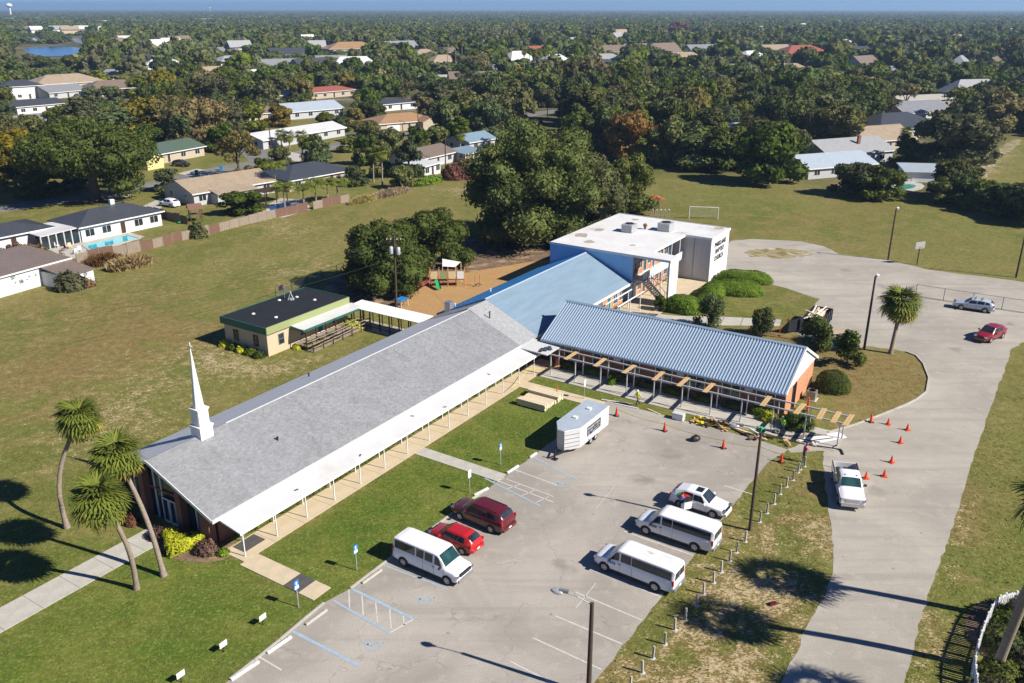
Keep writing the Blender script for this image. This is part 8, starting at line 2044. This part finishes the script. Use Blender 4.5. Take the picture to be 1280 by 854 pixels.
for x, y, h, lab in ((379, 208, 7.5, "palm at the street left of the dark pine-like tree"), (388, 208, 6.0, "shorter palm at the street just left of the dark pine-like tree"), (447, 152, 9.0, "palm right of the pale blue-white roof"), (575, 197, 6, "palm above the grey carport house"), (478, 232, 7.5, "palm above the dark gazebo"), (467, 228, 6.5, "palm left of the one above the dark gazebo"), (1128, 196, 6.5, "palm at the right-hand house row"), (1175, 200, 6.0, "palm right of the white shed roof"), (352, 186, 4.0, "small palm before the long pale metal roof"), (362, 186, 3.6, "smaller palm before the long pale metal roof, right one")):
    p = G(x, y); palm(lab, (p.x, p.y), (p.x + .2, p.y, h), (0, 0), 2.3, 40, 38, .2, 8, None, small_p)
for i, (x, y) in enumerate(((655, 108), (662, 106), (668, 109), (674, 106), (681, 110), (560, 90), (570, 92), (578, 90))):
    p = G(x, y); palm("tall thin palm in a clump in the middle-distance wood", (p.x, p.y), (p.x, p.y, 17), (0, 0), 2.3, 40, 38, .22, 8, "tall palm clumps in the wood", small_p)
def feather_palm(label, px, py, h, rad, seed, n=16):
    p = G(px, py); rng = random.Random(seed); root = thing("palm_tree", label, "palm", (p.x, p.y, 0)); V = []; F = []
    for i in range(n):
        az = i * 2.4 + rng.uniform(-.2, .2); el0 = rng.uniform(.55, 1.3); ln = rad * rng.uniform(.85, 1.15); pos = np.array([0, 0, h]); c, s = math.cos(az), math.sin(az); m = 9; prev = pos.copy()
        for k_ in range(m):
            el = el0 - 2.1 * (k_ / m) ** 1.3; d = np.array([c * math.cos(el), s * math.cos(el), math.sin(el)]); q = prev + d * ln / m; lat = np.array([-s, c, 0]); wl = ln * .26 * math.sin(PI * min(1, (k_ + 1.2) / (m + 1)))
            for sg in (-1, 1):
                b0 = len(V); tip = lat * sg * wl + d * wl * .4 - np.array([0, 0, wl * .55]); mid = (prev + q) / 2; V += [prev, mid, mid + tip, prev + tip * .97]; F.append((b0, b0 + 1, b0 + 2, b0 + 3))
            prev = q
    me = mesh_np("crown", np.array(V), np.array(F), None, M['leaf_palm']); link_mesh("crown", me, None, root); b = MB(); b.tube([(0, 0, 0), (.1, 0, h * .5), (0, 0, h)], [.2, .16, .13], 8); b.build("trunk", M['palm_bark'], root, smooth=60)
for i, (x, y, h, lab) in enumerate(((356, 262, 4.0, "arching feather palm by the dark blue pool, leftmost of the row"), (380, 260, 3.6, "second arching feather palm from the dark blue pool"), (395, 257, 4.0, "third arching feather palm, before the charcoal roof"), (410, 254, 3.8, "fourth arching feather palm, before the charcoal roof"), (422, 251, 3.6, "rightmost arching feather palm of the row"), (345, 240, 5.0, "feather palm behind the pergola"))):
    feather_palm(lab, x, y, h, 3.4, 140 + i, 22)

# ---- the wood: nearest trees one by one, the rest as one mass
clear = [(0, 0, 0)]
keep_px = [(0, 255, 205, 340), (215, 215, 345, 262), (185, 178, 262, 215), (365, 195, 445, 225), (325, 158, 445, 195), (470, 140, 550, 172), (365, 132, 432, 154), (395, 108, 450, 126), (520, 182, 580, 225), (580, 165, 612, 200), (470, 122, 520, 142), (515, 92, 562, 108), (8, 100, 60, 130), (50, 92, 130, 118), (62, 108, 104, 125), (120, 86, 172, 108), (125, 100, 178, 125), (20, 118, 72, 148), (0, 145, 56, 170), (245, 84, 295, 98),
           (425, 54, 468, 70), (486, 54, 520, 68), (595, 50, 625, 62), (1005, 190, 1112, 232), (1030, 176, 1118, 205), (1085, 158, 1148, 188), (1092, 142, 1192, 172), (1132, 126, 1188, 152), (1130, 200, 1176, 232), (990, 62, 1032, 77), (962, 58, 990, 70), (1025, 70, 1045, 80), (818, 62, 848, 74), (874, 62, 900, 72), (668, 62, 692, 72), (340, 120, 360, 132), (655, 138, 705, 152), (985, 150, 1000, 192), (905, 158, 940, 176), (1200, 172, 1290, 250), (262, 208, 330, 226), (330, 186, 380, 204), (0, 240, 60, 262), (440, 228, 600, 250)]
def free_ok(x, y, r, h):
    for (fx, fy, fr_) in FOOT:
        if (x - fx) ** 2 + (y - fy) ** 2 < (fr_ * .9 + r * .45) ** 2: return False
    px, py = PX(x, y); d = math.sqrt(x * x + y * y + CAMH ** 2); ppm = FPX / d; top = PX(x, y, h)[1]; rp = r * ppm
    for (a, b_, c, e) in keep_px:
        if px + rp * .6 > a + (c - a) * .12 and px - rp * .6 < c - (c - a) * .12 and py > b_ + 2 and top < e - 3 and py > e - (e - b_) * .5: return False
    return True
xs_b = [-2500, -900, 0, 100, 200, 330, 480, 560, 640, 720, 812, 900, 960, 1010, 1100, 1180, 1215, 1290, 1600, 4000]
ys_b = [330, 250, 236, 232, 222, 200, 180, 186, 190, 196, 214, 219, 222, 205, 200, 196, 160, 165, 230, 400]
rng = np.random.default_rng(99); cand = []
def street_far(x, y):
    for pts, wd_ in ((st1, 9), (st2, 9), (st3, 10), (st4, 8), (st5, 9)):
        for q in pts:
            if (q.x - x) ** 2 + (q.y - y) ** 2 < wd_ * wd_: return False
    return True
Yb = 185.0
while Yb < 460:
    Xs = np.arange(-Yb * .68 - 20, Yb * .68 + 20, 8.6)
    for X in Xs:
        x = X + rng.uniform(-3.2, 3.2); y = Yb + rng.uniform(-3.2, 3.2); px, py = PX(x, y)
        if py > np.interp(px, xs_b, ys_b): continue
        left = px < 600 and py > 92
        if left and rng.random() > .75: continue
        r = rng.uniform(3.4, 6.4) if left else rng.uniform(4.8, 8.6); h = r * rng.uniform(1.3, 1.85) + 2
        if not free_ok(x, y, r, h) or not street_far(x, y): continue
        if any((x - a) ** 2 + (y - b_) ** 2 < ((.6 if left else .5) * (r + c)) ** 2 for a, b_, c in TREES[-400:]): continue
        cand.append((x, y, r, h, px, py)); TREES.append((x, y, r))
    Yb += 7.6
cand.sort(key=lambda c: math.hypot(c[0], c[1]))
kinds = ['oak', 'oak', 'oak', 'tall', 'oak', 'thin']
def pick_leaf():
    u = rng.random()
    return 'leaf_dark' if u < .42 else 'leaf_mid' if u < .72 else 'leaf_olive' if u < .95 else 'leaf_yellow' if u < .985 else 'leaf_rust'
LW = {'leaf_dark': "dark green", 'leaf_mid': "mid-green", 'leaf_olive': "grey-olive", 'leaf_yellow': "yellowing", 'leaf_rust': "rust-brown"}
n_named = 0; rest = []
for (x, y, r, h, px, py) in cand:
    if n_named >= 248 or abs(px - 640) > 700: rest.append((x, y, r, h)); continue
    kd = kinds[rng.integers(len(kinds))]; lf = pick_leaf()
    zone = ("the upper-left neighbourhood" if px < 200 else "the gardens left of centre" if px < 400 else "the wood left of the big oak" if px < 600 else "the wood behind the big oak" if px < 760 else "the wood behind the orange frame" if px < 900 else "the wood left of the pale blue roofs" if px < 1030 else "the wood above the right-hand houses" if px < 1180 else "the wood at the right edge")
    dd_ = math.hypot(x, y); row = "nearest rows of " if dd_ < 265 else "middle rows of " if dd_ < 330 else "back rows of "
    zone = zone.replace("the wood", "wood", 1) if zone.startswith("the wood") else zone
    nmk = {'oak': "broad ", 'tall': "tall ", 'thin': "thin open "}[kd] + LW[lf] + " tree, " + row + zone
    tree(nmk, 0, 0, h * (1.15 if kd == 'tall' else 1), r * (.8 if kd != 'oak' else 1), kd, lf, int(rng.integers(4)), nmk.replace(" tree", " trees", 1), world=(x, y)); n_named += 1

# far canopy as one mass, instanced with geometry nodes
pts = [(x, y, 0, r / 5.0, h / 8.6, 0) for x, y, r, h in rest]
def in_lake(px, py): return (14 < px < 110 and 55 < py < 73) or (26 < px < 52 and 46 < py < 54.5) or (84 < px < 124 and 45.5 < py < 55.5)
Y = 455.0
while Y < 12000:
    step = 9.0 if Y < 900 else 13 if Y < 1800 else 24 if Y < 3500 else 48
    sc_ = 1.35 if Y < 900 else 1.7 if Y < 1800 else 2.6 if Y < 3500 else 5.0
    Xs = np.arange(-Y * .64 - 30, Y * .64 + 30, step)
    X = Xs + rng.uniform(-.45, .45, len(Xs)) * step; YY = Y + rng.uniform(-.45, .45, len(Xs)) * step
    dens = .5 + .5 * np.sin(X * .004 + np.sin(YY * .003) * 2) * np.sin(YY * .0035 + X * .0017)
    for x, y, dn in zip(X, YY, dens):
        if Y < 3500 and rng.random() < (.03 if dn > .3 else .2): continue
        px, py = PX(x, y)
        if in_lake(px, py) or (16 < px < 106 and 70 < py < 80): continue
        s = sc_ * (rng.uniform(.6, 1.0) if rng.random() < .55 else rng.uniform(1.0, 1.55)); hs = min(s, 1.9) * rng.uniform(.85, 1.25)
        if 8 < px < 112 and 45 < py < 108: hs *= .4; s *= .7
        ok = True
        if Y < 3600:
            for (fx, fy, fr_) in FOOT:
                if abs(x - fx) < fr_ + 4 * s and abs(y - fy) < fr_ + 4 * s and (x - fx) ** 2 + (y - fy) ** 2 < (fr_ + 2.5 * s) ** 2: ok = False; break
                dy_ = fy - y
                if 0 < dy_ < 110 + fr_ and abs(x - fx * y / max(fy, 1)) < fr_ * 1.1: hs *= .5; s *= .8
        if ok: pts.append((x, y, 0, s, hs, 1 if Y < 1300 else 2))
    Y += step * .9
pts = np.array(pts)
far_col = {}
def protos(lod):
    out = []
    for i, (lf, wgt) in enumerate((('leaf_dark', 4), ('leaf_mid', 5), ('leaf_olive', 2), ('leaf_dark', 1), ('leaf_olive' if lod else 'leaf_yellow', 1))):
        for j in range(wgt):
            if lod < 2: me = crown_mesh("canopy", 500 + i * 10 + j + lod * 100, 5, .6, 8.6, 12, 800 if lod == 0 else 420, .95 if lod == 0 else 1.25, M[lf], core=.8)
            else: me = crown_mesh("canopy", 700 + i * 10 + j, 5, .2, 8.2, 14, 240, 1.5, M[lf], core=.86, spread=.8, lobe_r=(.2, .4))
            out.append(me)
    return out
fv = bpy.data.meshes.new("distant_wood"); fo = bpy.data.objects.new("distant_wood", fv); col.objects.link(fo)
setp(fo, "distant unbroken tree canopy stretching from the middle distance to the horizon", "woodland", None, "stuff")
fv.vertices.add(len(pts)); co_ = pts[:, :3].copy(); fv.vertices.foreach_set("co", co_.astype(np.float32).ravel())
for nm_a, arr in (("sx", pts[:, 3]), ("sz", pts[:, 4]), ("lod", pts[:, 5]), ("rot", rng.uniform(0, 6.28, len(pts)))):
    at_ = fv.attributes.new(nm_a, 'FLOAT', 'POINT'); at_.data.foreach_set("value", arr.astype(np.float32))
ng = bpy.data.node_groups.new("canopy", 'GeometryNodeTree'); ng.interface.new_socket("Geometry", in_out='INPUT', socket_type='NodeSocketGeometry'); ng.interface.new_socket("Geometry", in_out='OUTPUT', socket_type='NodeSocketGeometry')
gi = ng.nodes.new("NodeGroupInput"); go = ng.nodes.new("NodeGroupOutput"); join = ng.nodes.new("GeometryNodeJoinGeometry")
def nattr(nm_): a = ng.nodes.new("GeometryNodeInputNamedAttribute"); a.data_type = 'FLOAT'; a.inputs[0].default_value = nm_; return a.outputs[0]
cx = ng.nodes.new("ShaderNodeCombineXYZ"); sxa = nattr("sx"); ng.links.new(sxa, cx.inputs[0]); ng.links.new(sxa, cx.inputs[1]); ng.links.new(nattr("sz"), cx.inputs[2])
cr = ng.nodes.new("ShaderNodeCombineXYZ"); ng.links.new(nattr("rot"), cr.inputs[2]); lodv = nattr("lod")
for lod in (0, 1, 2):
    cc = bpy.data.collections.new("canopy_kind_%s" % "abc"[lod])
    for me in protos(lod):
        ob = bpy.data.objects.new("canopy", me); cc.objects.link(ob)
    ci = ng.nodes.new("GeometryNodeCollectionInfo"); ci.inputs[0].default_value = cc; ci.inputs[1].default_value = True; ci.inputs[2].default_value = True
    io = ng.nodes.new("GeometryNodeInstanceOnPoints"); io.inputs["Pick Instance"].default_value = True
    cmp_ = ng.nodes.new("FunctionNodeCompare"); cmp_.data_type = 'FLOAT'; cmp_.operation = 'EQUAL'; cmp_.inputs[12 if False else 1].default_value = float(lod); cmp_.inputs["Epsilon"].default_value = .1
    ng.links.new(lodv, cmp_.inputs[0])
    rv = ng.nodes.new("FunctionNodeRandomValue"); rv.data_type = 'INT'; rv.inputs[4].default_value = 0; rv.inputs[5].default_value = 12; rv.inputs["Seed"].default_value = lod + 3
    ng.links.new(gi.outputs[0], io.inputs["Points"]); ng.links.new(cmp_.outputs[0], io.inputs["Selection"]); ng.links.new(ci.outputs[0], io.inputs["Instance"]); ng.links.new(rv.outputs[2], io.inputs["Instance Index"]); ng.links.new(cr.outputs[0], io.inputs["Rotation"]); ng.links.new(cx.outputs[0], io.inputs["Scale"])
    ng.links.new(io.outputs[0], join.inputs[0])
ng.links.new(join.outputs[0], go.inputs[0]); md = fo.modifiers.new("canopy", 'NODES'); md.node_group = ng
print("TREES named", n_named, "rest", len(rest), "pts", len(pts))

# grass tufts over lawns and field
rng = np.random.default_rng(5); TX, TY = [], []
for (xa, xb, ya, yb_, n) in ((-38, 46, 38, 75, 15000), (-80, 20, 60, 150, 22000), (20, 60, 36, 90, 5000), (10, 100, 100, 200, 10000)):
    TX.append(rng.uniform(xa, xb, n)); TY.append(rng.uniform(ya, yb_, n))
TX = np.concatenate(TX); TY = np.concatenate(TY)
bad = (soft_mask(TX, TY, px_poly(lot), .1) > .3) | (soft_mask(TX, TY, px_poly(apron), .1) > .3)
du, dv_ = TX - OX, TY - OY; tu = du * UX + dv_ * UY; tv = -du * UY + dv_ * UX
for (a, b_, c, d) in ((-1, 45, -.8, 16), (43, 92, -4, 16.5), (40, 56, -33, 1), (27.5, 44, 24.5, 36.5), (-1.2, 1, -8.2, 0), (18.8, 20.6, -9.8, 0), (36.4, 38.4, -10.2, 0), (-28, 0, 6.3, 9.4), (40, 44, 15, 28), (32, 37, -6.5, -2), (25, 34, -13.3, -10), (44, 75, 15, 60)): bad |= (tu > a) & (tu < b_) & (tv > c) & (tv < d)
dep_ = TY * _c + CAMH * _s; pyt = 427 - FPX * (TY * _s - CAMH * _c) / dep_; pxt = 640 + FPX * TX / dep_
bad |= (pxt < 480) & (pyt < np.interp(pxt, [-50, 130, 200, 300, 437, 480], [400, 350, 318, 290, 258, 250])); bad |= (pxt > 1215) & (pyt > 735)
TX, TY = TX[~bad], TY[~bad]; n = len(TX); m = 3
x = np.repeat(TX, m) + rng.normal(size=n * m) * .09; y = np.repeat(TY, m) + rng.normal(size=n * m) * .09; h = rng.uniform(.012, .045, n * m); an = rng.uniform(0, PI, n * m); w_ = rng.uniform(.03, .08, n * m); wx, wy = w_ * np.cos(an), w_ * np.sin(an); lx, ly = rng.normal(size=(2, n * m)) * .06; z0 = np.zeros(n * m)
v = np.stack([np.stack([x - wx, y - wy, z0], 1), np.stack([x + wx, y + wy, z0], 1), np.stack([x + wx * .6 + lx, y + wy * .6 + ly, h], 1), np.stack([x - wx * .6 + lx, y - wy * .6 + ly, h * .9], 1)], 1).reshape(-1, 3)
tm = mesh_np("grass_tufts", v, np.arange(4 * n * m).reshape(-1, 4), None, leaf_mat('leaf_tuft', (.08, .11, .016), (.16, .165, .036), (.28, .25, .1), vary=False))
setp(link_mesh("grass_tufts", tm), "scattered short grass tufts over the lawns and the left field", "grass", None, "stuff")
# ================================================================== AIR
HZ = MB(); HZ.box(-31000, 31000, -200, 16000, -1.0, 110.0)
hk = NT("haze_air"); hk.t.nodes.remove(hk.out) if False else None
pv = hk.n("ShaderNodeVolumePrincipled"); pv.inputs["Color"].default_value = (.48, .71, 1.0, 1); pv.inputs["Density"].default_value = 0.00014; pv.inputs["Anisotropy"].default_value = .2
hk.l(pv.outputs[0], hk.out.inputs["Volume"])
hz = HZ.build("haze", hk.m); setp(hz, "thin pale haze over the whole landscape", "haze", None, "stuff")
